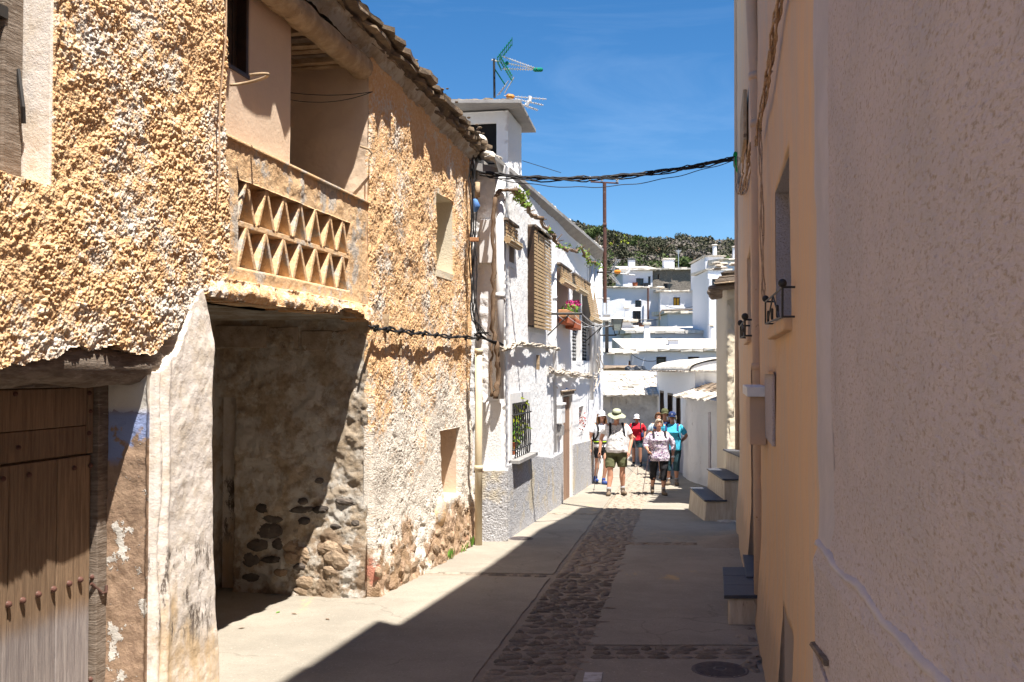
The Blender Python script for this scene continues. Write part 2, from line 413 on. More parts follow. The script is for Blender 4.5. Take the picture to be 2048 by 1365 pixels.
def m_tshirt():
    t = NT('white_tee_grey_print'); z = t.z(); f = t.mth('MULTIPLY', t.step(t.noise(42, 3, .7), .50, .56), t.mth('MULTIPLY', t.step(z, 1.08, 1.14), t.step(z, 1.42, 1.34)))
    sx = t.n('ShaderNodeSeparateXYZ'); t.l(t.co, sx.inputs[0]); ax = t.mth('ABSOLUTE', sx.outputs[0]); f = t.mth('MULTIPLY', f, t.step(ax, .18, .12))
    t.color(t.mix(f, (.72, .71, .72), (.16, .17, .17))); return t.m
M = dict(
    rc=m_roughcast(), pillar=m_pillar(), door=m_door(), jamb=m_jamb(), ret=m_return(), tan=m_tan(), nearw=m_near_white(), plinth=m_plinth(),
    white=m_white(), white2=m_white('old_whitewash', (.70, .69, .69), 22, .03, (.30, .26, .21), .62), cream=m_white('cream_limewash', (.70, .62, .48), 40, .008, (.45, .33, .2), .62),
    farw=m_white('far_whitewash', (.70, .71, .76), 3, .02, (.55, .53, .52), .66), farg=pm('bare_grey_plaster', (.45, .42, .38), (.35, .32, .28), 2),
    conc=m_concrete(), mortar=m_concrete('gutter_mortar', (.33, .28, .225), (.265, .225, .18)),
    cob=pm('cobble_stone', (.31, .265, .215), (.24, .205, .17), 9, (.31, .22, .14), 4, .60, rnd=.3, bump=.006, bs=50),
    slate=pm('roof_slate', (.24, .18, .12), (.13, .10, .08), 5, (.42, .32, .22), 9, .60, rnd=.3, bump=.012, bs=30),
    slatew=pm('whitewashed_slab', (.66, .62, .56), (.50, .45, .38), 3, (.30, .25, .20), 7, .62, rnd=.12, bump=.02, bs=12),
    dslate=pm('dark_slate_tread', (.055, .06, .08), (.075, .078, .09), 4, rough=.55, bump=.002, bs=60, spec=.4),
    grey=pm('fibre_cement', (.34, .33, .32), (.27, .26, .26), 3, bump=.004, bs=20),
    launa=pm('grey_clay_roof', (.36, .34, .31), (.28, .26, .23), 2, (.20, .20, .15), 3, .6, bump=.03, bs=12),
    oldw=pm('weathered_timber', (.27, .22, .18), (.16, .12, .09), 6, (.36, .31, .26), 10, .6, bump=.012, bs=14, stretch=(1, 1, 6)),
    beam=pm('limewashed_timber', (.50, .38, .25), (.34, .24, .15), 5, (.20, .14, .09), 7, .6, bump=.015, bs=12),
    brown=pm('dark_brown_joinery', (.060, .032, .018), (.035, .02, .012), 6, rough=.5, spec=.4),
    pink=pm('smooth_peach_plaster', (.72, .56, .42), (.66, .51, .39), 1.2, (.55, .43, .34), 3, .66, bump=.006, bs=18),
    iron=pm('black_iron', (.018, .018, .020), (.03, .027, .025), 8, rough=.55, spec=.5),
    rust=pm('rusty_steel', (.12, .052, .04), (.09, .05, .04), 10, (.17, .12, .10), 14, .6, rough=.7),
    galv=pm('galvanised_steel', (.62, .62, .63), (.5, .5, .5), 9, rough=.35, metal=.6, spec=.5),
    cable=pm('black_cable', (.02, .02, .023), (.035, .033, .033), 6, rough=.6),
    cable2=pm('paint_spattered_cable', (.52, .36, .24), (.38, .26, .17), 30, (.14, .10, .08), 25, .62),
    pipe=pm('cream_pvc', (.66, .58, .42), (.58, .48, .32), 3, (.30, .18, .1), 9, .68, rough=.6),
    pipep=pm('peach_painted_pipe', (.60, .42, .30), (.54, .40, .30), 5, (.25, .17, .1), 14, .66, rough=.7, bump=.003),
    white_p=pm('white_paint', (.78, .78, .79), (.72, .72, .73), 4, rough=.6),
    blackhole=pm('dark_interior', (.012, .012, .014), (.02, .02, .022), 2),
    glass=pm('dark_glass', (.02, .022, .025), (.03, .03, .035), 2, rough=.12, spec=.6),
    lampg=pm('frosted_lamp_glass', (.30, .33, .30), (.24, .27, .25), 6, rough=.4, spec=.5),
    stone=pm('dark_schist', (.075, .062, .055), (.12, .10, .085), 8, (.2, .17, .14), 10, .62, bump=.02, bs=18, rnd=.3),
    stone2=pm('brown_rubble', (.30, .21, .14), (.40, .30, .21), 5, (.2, .15, .11), 9, .6, bump=.03, bs=16, rnd=.2),
    terra=pm('terracotta', (.42, .13, .06), (.35, .10, .05), 8), terra2=pm('pale_terracotta', (.5, .28, .14), (.42, .2, .1), 8),
    brick=pm('red_brick', (.35, .13, .08), (.28, .10, .06), 9, (.4, .25, .18), 12, .6),
    yel=pm('yellow_shutter', (.55, .30, .04), (.5, .27, .04), 3), cover=pm('cast_iron_cover', (.10, .085, .09), (.14, .12, .115), 20, rough=.6, bump=.003, bs=60),
    green=pm('green_plastic', (.0, .22, .14), (.0, .18, .11), 5, rough=.4), gtape=pm('green_tape', (.02, .30, .05), (.02, .2, .03), 8), blue=pm('blue_cloth', (.12, .28, .62), (.09, .2, .5), 8),
    orange=pm('orange_plastic', (.7, .28, .03), (.6, .22, .03), 8, rough=.4), tarp=pm('black_tarpaulin', (.02, .023, .03), (.03, .035, .045), 6, rough=.4, bump=.03, bs=10, spec=.5),
    vine=pm('vine_bark', (.22, .15, .10), (.13, .085, .055), 12, (.35, .28, .2), 20, .6, bump=.012, bs=30, stretch=(1, 1, .3)),
    leaf=m_leaf('fresh_leaf', (.22, .30, .05), (.12, .22, .03)), grass=m_leaf('weed_leaf', (.10, .24, .03), (.16, .30, .05)), dark_leaf=m_leaf('dark_holm_oak_leaf', (.046, .050, .028), (.078, .078, .046)),
    olive_leaf=m_leaf('olive_scrub_leaf', (.11, .105, .065), (.08, .078, .048)), bare_leaf=m_leaf('bare_twig_scrub', (.19, .165, .14), (.14, .12, .10)), light_leaf=m_leaf('spring_leaf', (.085, .12, .035), (.065, .09, .03)),
    yl=m_leaf('yellow_strap_leaf', (.45, .48, .04), (.25, .35, .04)), flower=m_leaf('magenta_petal', (.45, .02, .16), (.55, .04, .22)), red_leaf=m_leaf('red_leaf', (.35, .03, .03), (.2, .05, .03)),
    blind=m_blind(), print=m_print(), tee=m_tshirt(), hill=m_hill(),
    skin=pm('skin', (.56, .30, .20), (.50, .25, .17), 6, rough=.55, spec=.35), skin2=pm('tanned_skin', (.44, .22, .14), (.38, .18, .12), 6, rough=.55, spec=.35),
    lip=pm('lips', (.35, .10, .09)), eye=pm('eye_dark', (.03, .02, .02), rough=.3), brow=pm('brown_hair', (.16, .075, .035), (.10, .05, .025), 30, stretch=(1, 1, .2)), blond=pm('greying_blond_hair', (.55, .47, .36), (.40, .32, .24), 30, stretch=(1, 1, .2)),
    cwhite=pm('white_cotton', (.78, .78, .80), (.70, .70, .74), 5), cblack=pm('black_fabric', (.018, .018, .022), (.03, .03, .034), 8), khaki=pm('olive_cotton', (.12, .125, .065), (.09, .095, .05), 7), khaki2=pm('pale_olive_cotton', (.40, .42, .30), (.34, .36, .26), 9), kband=pm('hat_band', (.09, .10, .06)),
    cred=pm('red_cotton', (.60, .02, .035), (.48, .015, .03), 5), cyan=pm('turquoise_cotton', (.06, .42, .58), (.05, .34, .50), 5), teal=pm('dark_teal_fabric', (.02, .055, .07), (.03, .065, .08), 5), navy=pm('navy_fabric', (.02, .035, .11), (.03, .05, .14), 5), pblue=pm('pale_blue_cotton', (.45, .58, .66), (.4, .52, .6), 5),
    boot=pm('brown_suede', (.22, .16, .11), (.13, .10, .075), 25), sole=pm('rubber_sole', (.05, .045, .04)), sock=pm('grey_sock', (.34, .34, .36), (.28, .28, .3), 30), bluep=pm('blue_shoe', (.03, .07, .28), (.05, .10, .32), 15), lime=pm('lime_strip', (.5, .75, .05)), pole=pm('dark_pole', (.05, .04, .05), (.08, .05, .05), 5, rough=.4), marking=pm('worn_white_marking', (.60, .60, .60), (.42, .40, .38), 14),
)
def m_parapet():
    t = NT('parapet_ochre_over_grey'); n = t.noise(3.5, 7, .72); z = t.z()
    c = t.mix(t.step(t.noise(14, 6, .7), .38, .64), (.78, .54, .32), (.72, .46, .25))
    g = t.mth('MULTIPLY', t.step(n, .50, .58), 1.0); c = t.mix(g, c, t.mix(t.step(t.noise(30, 5, .7), .4, .6), (.62, .54, .45), (.48, .43, .38)))
    t.color(c); t.bump(t.noise(40, 6, .7), .008); t.bump(t.noise(10, 6, .7), .014); return t.m
M['par'] = m_parapet()
M['cable3'] = pm('whitewashed_cable', (.58, .52, .44), (.42, .36, .30), 20)
def m_stain():
    t = NT('streaked_whitewash'); v = t.map((5, 5, .6)); c = t.mix(t.step(t.noise(2, 6, .7), .4, .6), (.66, .65, .63), (.54, .52, .49))
    c = t.mix(t.step(t.noise(3.2, 8, .8, v), .60, .66), c, (.22, .17, .12)); t.color(c); t.bump(t.noise(20, 5, .7), .02); return t.m
M['stainw'] = m_stain()
M['rubblew'] = pm('dark_rubble_masonry', (.16, .14, .12), (.24, .21, .18), 5, (.10, .09, .08), 6, .55, bump=.05, bs=5, stretch=(1, 1, 3))
M['lint'] = pm('plastered_old_timber', (.42, .34, .27), (.30, .24, .18), 7, (.20, .15, .11), 9, .58, bump=.012, bs=20)
M['smoothw'] = pm('smooth_trowelled_render', (.52, .49, .53), (.46, .44, .48), 3, (.40, .36, .34), 9, .66, bump=.006, bs=25)
M['doorb'] = pm('brown_door_board', (.32, .21, .15), (.25, .16, .12), 5, stretch=(1, 1, .2))
M['stepm'] = pm('worn_step_render', (.66, .57, .45), (.54, .43, .31), 3, (.24, .16, .10), 2.2, .62, bump=.012, bs=9, stretch=(5, 5, .7))
# ================================================================== ground, street
def tz(x, y):
    x = np.asarray(x, float); y = np.asarray(y, float)
    prof = np.interp(y, [-300, 45, 62, 85, 110, 170, 232, 262, 420, 900, 3200], [10, -1.7, 0.5, 5.0, 12.0, 23.0, 35.2, 34.5, 12, 0, -20])
    side = np.interp(y, [45, 110, 232, 500], [0, .0, -.14, -.04]) * (x - 13)
    far = np.clip((y - 60) / 60, 0, 1)
    bumps = fbm(x, y, 38, 5, 4) * 3.2 * far + fbm(x, y, 9, 8, 3) * .7 * far
    z = prof + np.clip(side, -16, 12) * np.clip((y - 45) / 80, 0, 1) + bumps
    return np.where(y < 45, -SL * y - .15 + np.where(y < -45, 0, 0), z)
def terrain():
    xs = np.unique(np.concatenate([np.linspace(-3000, -200, 9), np.linspace(-200, 260, 116), np.linspace(260, 3000, 9)]))
    ys = np.unique(np.concatenate([np.linspace(-300, 40, 12), np.linspace(40, 300, 105), np.linspace(300, 3200, 16)]))
    X, Y = np.meshgrid(xs, ys, indexing='ij'); Z = tz(X, Y); n = len(ys)
    ID = np.arange(X.size).reshape(X.shape)
    Q = np.stack([ID[:-1, :-1], ID[1:, :-1], ID[1:, 1:], ID[:-1, 1:]], -1).reshape(-1, 4)
    struct(np_mesh('ground', np.stack([X, Y, Z], -1).reshape(-1, 3), Q, M['hill'], None, True))
terrain()
gxl = lambda y: -.28 + .170 * (y - 6.8)
gxr = lambda y: .394 + .172 * (y - 6.8)
def street():
    xs = np.linspace(-7, 13, 201); ys = np.linspace(-6, 44, 501)
    X, Y = np.meshgrid(xs, ys, indexing='ij'); Z = -SL * Y - .012 + fbm(X, Y, .5, 3, 3) * .004
    ID = np.arange(X.size).reshape(X.shape)
    Q = np.stack([ID[:-1, :-1], ID[1:, :-1], ID[1:, 1:], ID[:-1, 1:]], -1).reshape(-1, 4)
    return struct(np_mesh('street', np.stack([X, Y, Z], -1).reshape(-1, 3), Q, M['mortar'], None, True))
ST = street()
def slab(poly):
    mb = MB(); P = []
    n = len(poly)
    for i in range(n):
        a, b = Vector(poly[i]), Vector(poly[(i + 1) % n]); k = max(1, int((b - a).length / .22))
        nn = Vector((-(b - a).y, (b - a).x)).normalized()
        for j in range(k):
            q = a.lerp(b, j / k) + nn * random.uniform(-.010, .010) * (1 if j else 0); P.append((q.x, q.y, gz(q.y)))
    mb.prism([(x, y, z - .03) for x, y, z in P], (0, 0, .03))
    mb.build('slab', M['conc'], ST, bevel=.006)
def lp(a, b, y): return None
L = lambda y: gxl(y) - .012; Rr = lambda y: gxr(y) + .012
for (y0, y1, s0, s1) in ((-5.5, 10.95, 0, .5), (11.22, 17.1, .5, .5), (17.28, 25.5, .5, .4), (25.62, 43.0, .4, 0)):
    slab([(L(y0), y0), (L(y1), y1), (-6.5 if y1 > 20 else -6.0, y1 + s1 * 1.2), (-6.5, y0 + s0 * 1.2)])
for (y0, y1) in ((-5.5, 7.50), (7.95, 13.45), (13.72, 22.0), (22.08, 43.0)):
    slab([(Rr(y0), y0), (12.0, y0 - .1), (12.0, y1 - .1), (Rr(y1), y1)])
def cobbles():
    protos = []
    for k in range(10):
        mb = MB(); mb.ell((0, 0, 0), (.5, .5, .5), 8, 4, jit=.16); me = bpy.data.meshes.new('cobble')
        me.from_pydata([Vector(v) for v in mb.v], [], mb.f); me.materials.append(M['cob']); me.update(); me.polygons.foreach_set('use_smooth', [True] * len(me.polygons)); protos.append(me)
    S = []
    y = 6.2
    while y < 31:
        h = random.uniform(.055, .12); x = gxl(y) + .03
        while x < gxr(y) - .05:
            w = random.uniform(.07, .21); 
            if random.random() < .9: S.append((x + w / 2, y + random.uniform(-.02, .02), w * .94, h * random.uniform(.75, 1.0), random.uniform(-.25, .25)))
            x += w
        y += h * .98
    n_g = len(S)
    for (ya, yb, x0f, x1f, hh) in ((7.58, 7.9, lambda y: gxr(y) + .05, lambda y: 2.2, .13), (13.48, 13.7, lambda y: gxr(y) + .05, lambda y: 3.2, .09)):
        y = ya
        while y < yb:
            x = x0f(y)
            while x < x1f(y):
                w = random.uniform(.1, .30); S.append((x + w / 2, y - .008 * 0, w * .9, hh * random.uniform(.7, 1.0), random.uniform(-.15, .15))); x += w
            y += hh
    for (yc, xe) in ((11.09, -1.6), (17.19, .2)):
        x = gxl(yc) - .06
        while x > xe:
            w = random.uniform(.1, .26); S.append((x - w / 2, yc + (gxl(yc) - x) * .17 , w * .9, .10, random.uniform(-.1, .1))); x -= w
    S.sort(key=lambda s: s[1]); near = S[:300]; far = S[300:]
    for s in near:
        o = bpy.data.objects.new('cobble', random.choice(protos)); COL.objects.link(o); o.parent = ST
        o.location = (s[0], s[1], gz(s[1]) - .012); o.scale = (s[2], s[3], random.uniform(.030, .048)); o.rotation_euler = (0, 0, s[4])
    mb = MB()
    for s in far: mb.ell((s[0], s[1], gz(s[1]) - .012), (s[2] * .5, s[3] * .5, .022), 7, 4, jit=.1)
    o = mb.build('cobbles', M['cob'], ST, smooth=True); o['kind'] = 'stuff'
cobbles()
# manhole covers
def cover(px, py, r, label, ribs=True, sq=False):
    c = gp(px, py); rot = math.atan(.17)
    t = thing('manhole_cover', label, 'manhole cover', (c.x, c.y, c.z))
    MB().lathe((c.x, c.y, c.z - .02), [(r, 0), (r, .026), (r - .012, .029), (r - .02, .024), (0.001, .024)], 40).build('rim', M['cover'], t)
    mb = MB(); k = int(r / .018)
    for i in range(-k, k + 1):
        y = i * .018
        if abs(y) < r - .03:
            w = math.sqrt((r - .028) ** 2 - y * y); mb.box(c.x - w, c.x + w, c.y + y - .004, c.y + y + .004, c.z + .003, c.z + .0085)
    o = mb.build('ribs', M['cover'], t)
    MB().lathe((c.x, c.y, c.z + .003), [(.05, 0), (.05, .008), (.036, .009), (.036, .004), (.001, .004)], 20).build('boss', M['cover'], t)
    return t
cover(1440, 1341, .20, 'round ribbed iron manhole cover in the shaded street near the bottom edge')
cover(1042, 1078, .17, 'small round iron cover half in sunlight before the grey plinth corner')
cover(1468, 1042, .20, 'round iron cover beside the foot of the stone steps in shade')
c = gp(1186, 1354)
mb = MB(); q = [(-.062, -.10), (.062, -.10), (.062, .075), (-.062, .08)]
mb.prism([(c.x + a + b * .17, c.y + b * 1.3, gz(c.y + b * 1.3) + .001) for a, b in q], (0, 0, .004))
struct(mb.build('painted_mark', M['marking'], ST))
# low wedge ramps of concrete before the orange house
def ramp(px0, py0, px1, py1, hx, hy, h, label):
    c = gp((px0 + px1) / 2, (py0 + py1) / 2); V = []; n = 18
    mb = MB(); vs = []; fs = []
    for i in range(n + 1):
        for j in range(n + 1):
            a = i / n; b = j / n; x = c.x - hx + 2 * hx * a; y = c.y - hy + 2 * hy * b
            prof = min(1, a * 1.6) ** 1.5 * min(1, (1 - b) * 2.2, b * 3.0)
            vs.append((x, y, gz(y) + .003 + h * max(0, prof) - (.02 if prof <= 0 else 0) + random.uniform(-.003, .003)))
    for i in range(n):
        for j in range(n):
            k = i * (n + 1) + j; fs.append((k, k + n + 1, k + n + 2, k + 1))
    mb.add(vs, fs); one(mb, 'ramp', M['mortar'], label, 'ramp', (c.x, c.y, c.z), smooth=True)
ramp(1400, 1060, 1500, 1108, .42, .62, .10, 'low humped concrete ramp against the foot of the shaded orange wall')
# rubble threshold stones along right wall foot
# weeds
def tuft(px, py, r, h, label, n=60, mat='grass', cat='weed'):
    c = gp(px, py); mb = MB()
    for i in range(n):
        a = random.uniform(0, 6.28); d = r * random.random(); b = c + Vector((math.cos(a) * d, math.sin(a) * d * 1.2, 0)); tip = b + Vector((random.uniform(-.05, .05), random.uniform(-.05, .05), h * random.uniform(.4, 1)))
        s = Vector((random.uniform(-1, 1), random.uniform(-1, 1), 0)).normalized() * random.uniform(.008, .018); m_ = b.lerp(tip, .55)
        mb.add([b, m_ + s, tip, m_ - s], [(0, 1, 2, 3)])
    one(mb, 'weed', M[mat], label, cat, tuple(c))
tuft(893, 1118, .10, .16, 'leafy green weed at the wall foot, farthest from the downpipe')
tuft(915, 1104, .12, .13, 'low spreading green weed in the middle of the wall foot row')
tuft(932, 1094, .10, .17, 'green weed at the wall foot closest to the cream downpipe')
tuft(1063, 1024, .06, .10, 'tiny weed at the foot of the grey plinth of the white house', 25)

for (px, py, m_, lab) in ((556, 1226, 'grass', 'fresh green leaf fallen on the sunlit concrete'), (588, 1229, 'vine', 'small brown dry leaf just right of the green leaf'), (483, 1258, 'vine', 'curled brown leaf near the pillar on the sunlit concrete'), (655, 1240, 'vine', 'dry leaf fragment in the middle of the sunlit concrete'), (700, 1128, 'yl', 'yellow leaf lying by the weeds')):
    c = gp(px, py); mb = MB(); a = random.uniform(0, 3); k = .022
    d = Vector((math.cos(a), math.sin(a), 0)); e = Vector((-d.y, d.x, .25)); z_ = Vector((0, 0, .004))
    mb.add([c - d * k * 1.5 + z_, c + e * k * .7 + z_, c + d * k * 1.5 + z_ * 2, c - e * k * .7 + z_ * 3, c + z_ * .5], [(0, 4, 1), (1, 4, 2), (2, 4, 3), (3, 4, 0)]); one(mb, 'fallen_leaf', M[m_], lab, 'leaf', tuple(c))
# ================================================================== old ochre house on the left
A = Wall((-3.478, 0), (.207, 1), 1)
oc = A.P(A.uy(8), gz(8))
OH = thing('old_village_house', 'old ochre roughcast house with lattice balcony and stone slab eaves filling the left side', 'house', tuple(oc))
def uD(D): return A.uy(D)
Z = lambda dz: CZ + dz
def lumps(U, V, amp=1.0, seed=1):
    mm = np.clip(fbm(U, V, .13, seed + 31, 3) * 5 + .5, 0, 1); w1 = worley(U, V, .031, seed) * mm + worley(U, V, .018, seed + 7) * (1 - mm); w2 = worley(U + .013, V + .02, .014, seed + 5)
    big = np.clip(fbm(U, V, .20, seed + 9, 5) * 2.6 + .55, -.25, 1.3)
    return amp * (.0145 * np.clip(1 - (w1 * 1.25) ** 2, 0, 1) * (.5 + big * .8) + .010 * fbm(U, V, .045, seed + 21, 3) + .004 * np.clip(1 - w2 * 1.2, 0, 1) + .006 * fbm(U, V, .018, seed + 17, 2) + .014 * fbm(U, V, .09, seed + 3, 3) + .025 * fbm(U, V, .6, seed + 4, 3))
# -- near roughcast wall over the door
edge = [(-400, 740), (0, 735), (60, 728), (130, 702), (215, 690), (290, 712), (310, 692), (345, 655), (385, 605), (412, 578), (440, 560)]
ez = [A.uz(x, y) for x, y in edge]; eu = np.array([e[0] for e in ez]); eZ = np.array([e[1] for e in ez])
uN = A.u_at(88); wz0 = A.uz(88, 372)[1]
u435 = A.u_at(437)
def keep_near(U, V):
    return (V > np.interp(U, eu, eZ) + fbm(U, V, .08, 2, 3) * .03) & (U < u435 + fbm(U, V, .25, 12, 4) * .05 - np.clip((V - Z(1.9)) * .05, -.05, .08))
grid_wall('roughcast_wall', A, uD(4.3), u435 + .08, Z(-.06), Z(3.15), .0058, M['rc'], OH,
          h=lambda U, V: .035 + lumps(U, V, .74), keep=keep_near, holes=[(uD(4.2), uN, wz0, Z(2.75))], thick=.16)
# behind-camera continuation of the same wall
MB().wbox(A, uD(-3), uD(4.3), -.2, Z(3.1), -.3, .02).build('side_wall', M['rc'], OH)
# window at upper left: limewashed reveal, timber post, dark shutter
mb = MB(); mb.wbox(A, uN - .012, uN + .05, wz0 - .02, Z(2.75), -.30, .026)
mb.build('window_reveal', M['pillar'], OH, jit=.004, bevel=.01)
MB().wbox(A, uD(4.2), uN, wz0 - .09, wz0 + .0, -.30, .03).build('window_sill', M['pillar'], OH, bevel=.02, jit=.006)
wf = MB().wbox(A, uN - .165, uN - .02, wz0 - .01, Z(2.75), -.26, -.13).build('window_frame', M['oldw'], OH, bevel=.01)
MB().wbox(A, uD(4.2), uN - .165, wz0, Z(2.75), -.24, -.18).build('shutter', M['door'], OH)
MB().tube([A.P(uN - .06, Z(1.55), -.13), A.P(uN - .07, Z(1.35), -.09), A.P(uN - .05, Z(1.27), -.1)], .012, 6).build('hook', M['iron'], wf)
MB().wbox(A, uD(4.25), uN - .15, Z(1.78), Z(1.84), -.17, -.12).build('hinge', M['iron'], wf)
# -- timber lintel log over the door
mb = MB(); uj = A.u_at(302)
pts = [A.P(u, Z(.045 + .012 * math.sin(u * 5)) - (uj - u) * .012, -.11) for u in np.linspace(uD(3.2), uj + .12, 16)]
mb.tube(pts, [.125 + random.uniform(-.012, .012) for _ in pts], 14).build('lintel', M['oldw'], OH, smooth=True, jit=.006)
MB().wbox(A, uD(3.2), uj + .05, Z(-.08), Z(.10), -.42, -.16).build('lintel', M['oldw'], OH, jit=.004)
MB().wbox(A, uD(3.2), u435 + .02, Z(.08), Z(3.1), -.40, -.17).build('wall_core', M['ret'], OH)
# -- door recess: jamb, post, leaf
dz0 = gz(5) - .1
grid_wall('door_jamb', Wall(A.P(uj - .035, 0, .0)[:2], (-A.n.x, -A.n.y), -1), 0, .42, dz0, Z(.03), .012, M['jamb'], OH,
          h=lambda U, V: .004 + fbm(U, V, .12, 4, 4) * .012, thick=.08)
post0 = A.u_at(196, -.27); post1 = A.u_at(224, -.27)
dp = MB().wbox(A, post0, post1 + .05, dz0, Z(-.045), -.36, -.262).build('door_frame', M['oldw'], OH, bevel=.008, jit=.003)
MB().wbox(A, uD(3.0), post0, Z(-.10), Z(-.045), -.36, -.268).build('door_frame', M['oldw'], OH, bevel=.006)
DL = bpy.data.objects.new('door', None)
bx = [A.u_at(p, -.30) for p in (-330, -240, -150, -60, 23, 119)] + [post0 - .006]
zsplit = Z(-.50)
door_back = MB().wbox(A, uD(3.0), post0, dz0, Z(-.10), -.42, -.345).build('door', M['door'], OH)
for i in range(len(bx) - 1):
    MB().wbox(A, bx[i] + .004, bx[i + 1] - .004, dz0, zsplit - .012, -.345, -.30 + random.uniform(-.004, .004)).build('board', M['door'], door_back, bevel=.005)
for k, (za, zb) in enumerate(((Z(-.50), Z(-.335)), (Z(-.33), Z(-.107)))):
    MB().wbox(A, uD(3.0), post0 - .05, za, zb, -.345, -.308 + .004 * k).build('board', M['door'], door_back, bevel=.005)
MB().wbox(A, post0 - .05, post0 - .003, zsplit, Z(-.107), -.345, -.295).build('board', M['door'], door_back, bevel=.004)
sm = MB(); sm.lathe((0, 0, 0), [(.019, 0), (.019, .003), (.016, .014), (.009, .021), (.001, .023)], 12)
sme = bpy.data.meshes.new('stud'); sme.from_pydata([Vector(v) for v in sm.v], [], sm.f); sme.materials.append(M['rust']); sme.update()
sq = A.n.to_track_quat('Z', 'Y')
def stud(u, z, s=1.0):
    o = bpy.data.objects.new('stud', sme); COL.objects.link(o); o.parent = door_back; o.location = A.P(u, z, -.299) - org(door_back); o.rotation_mode = 'QUATERNION'; o.rotation_quaternion = sq; o.scale = (s, s, s)
for px in (-90, -50, -12, 22, 50, 81, 111, 142, 164, 188):
    stud(A.u_at(px, -.30), Z(-1.245) + random.uniform(-.006, .006)); stud(A.u_at(px, -.30), Z(-1.86) + random.uniform(-.006, .006))
for px in (-90, 8, 60, 150, 182): stud(A.u_at(px, -.30), Z(-.575), .8)
for px, z in ((30, -.13), (38, -.42), (178, -.14), (180, -.25), (178, -.38)): stud(A.u_at(px, -.30), Z(z), .75)
MB().tube([A.P(post0 - .02, Z(-1.28), -.285), A.P(post0 + .04, Z(-1.35), -.25), A.P(post0 + .07, Z(-1.35), -.245), A.P(post0 + .08, Z(-1.31), -.25)], .010, 8).build('latch', M['rust'], dp)
# -- pillar between door and alcove
pr = [(560, 398), (590, 404), (650, 416), (690, 420), (760, 413), (800, 410), (1000, 413), (1200, 419), (1365, 427), (1500, 430)]
prz = np.array([A.uz(x, y)[1] for y, x in pr][::-1]); pru = np.array([A.uz(x, y)[0] for y, x in pr][::-1])
pu0 = uj - .01
def pwarp(U, V):
    s = (U - pu0) / .9; ur = np.interp(V, prz, pru) + fbm(U * 0, V, .3, 5, 3) * .01
    return pu0 + s * (ur - pu0)
def ph(U, V):
    s = (U - pu0) / .9
    r = -np.clip(s - .90, 0, 1) ** 2 * 14 - np.clip(.05 - s, 0, 1) ** 2 * 10
    rid = -.022 * np.exp(-((s - .10 - .02 * np.sin(V * 6)) / .03) ** 2) + .012 * np.exp(-((s - .16) / .03) ** 2)
    return .05 + r + rid + fbm(U, V, .4, 21, 4) * .018 + fbm(U, V, .05, 3, 3) * .003 + .03 * np.clip(s, 0, 1) - np.clip(V - Z(.15), 0, 1) * .06
def pkeep(U, V):
    s = (U - pu0) / .9
    top = np.interp(s, [0, .12, .3, .6, .8, 1], [Z(.0), Z(.02), Z(.12), Z(.40), Z(.52), Z(.56)])
    return V < top + fbm(U, V, .1, 2, 3) * .04
grid_wall('pillar', A, pu0, pu0 + .9, dz0 - .1, Z(.56), .010, M['pillar'], OH, h=ph, keep=pkeep, warp=pwarp, thick=.34)
# -- inner blocks (rooms behind the walls)
mb = MB(); mb.wbox(A, uD(-3), uD(6.5), -.5, Z(3.1), -5.5, -.43); mb.wbox(A, uD(6.5), uD(6.84), -.5, Z(3.1), -5.5, -.16 - .25)
mb.wbox(A, uD(10.32), uD(13.9), -.9, Z(2.95), -5.5, -.42); mb.wbox(A, uD(6.84), uD(10.32), -.6, Z(3.02), -5.5, -1.62)
mb.build('inner_wall', M['ret'], OH)
MB().wbox(A, uD(6.78), uD(6.84), -.5, Z(.5), -1.7, -.36).build('side_wall', M['ret'], OH)
# -- smooth peach wall behind the balcony, with a dark shutter
ue = A.u_at(575, -.16); su0 = A.u_at(425, -.16); su1 = A.u_at(491, -.16); sz = A.uz(491, 152, -.16)[1]
grid_wall('smooth_wall', A, uD(6.78), ue, Z(.5), Z(3.1), .02, M['pink'], OH, h=lambda U, V: -.15 + fbm(U, V, .5, 3, 3) * .008, holes=[(su0, su1, sz, Z(3.0))], thick=.42)
sh = MB().wbox(A, su0 - .02, su1 + .0, sz - .02, Z(3.0), -.36, -.26).build('shutter', M['brown'], OH)
for i in range(4): MB().wbox(A, su0 + .02 + i * .2, su0 + .20 + i * .2, sz + .05, Z(2.98), -.262, -.235).build('panel', M['brown'], sh, bevel=.01)
MB().wbox(A, su1 - .035, su1 + .003, sz - .01, Z(3.0), -.27, -.155).build('frame', M['brown'], sh, bevel=.004)
MB().wbox(A, su0, su1 + .003, sz - .025, sz + .01, -.3, -.14).build('frame', M['brown'], sh, bevel=.004)
mb = MB(); c = A.P(A.u_at(462, -.0), Z(2.08), .1)
hp = [c + (A.d * math.cos(a) * .13 + A.n * math.sin(a) * .16) + Vector((0, 0, .04 * math.sin(a + .7))) for a in np.linspace(-1.2, 2.6, 14)]
mb.tube(hp, .011, 7).build('bent_cane_hook', M['beam'], OH, smooth=True)
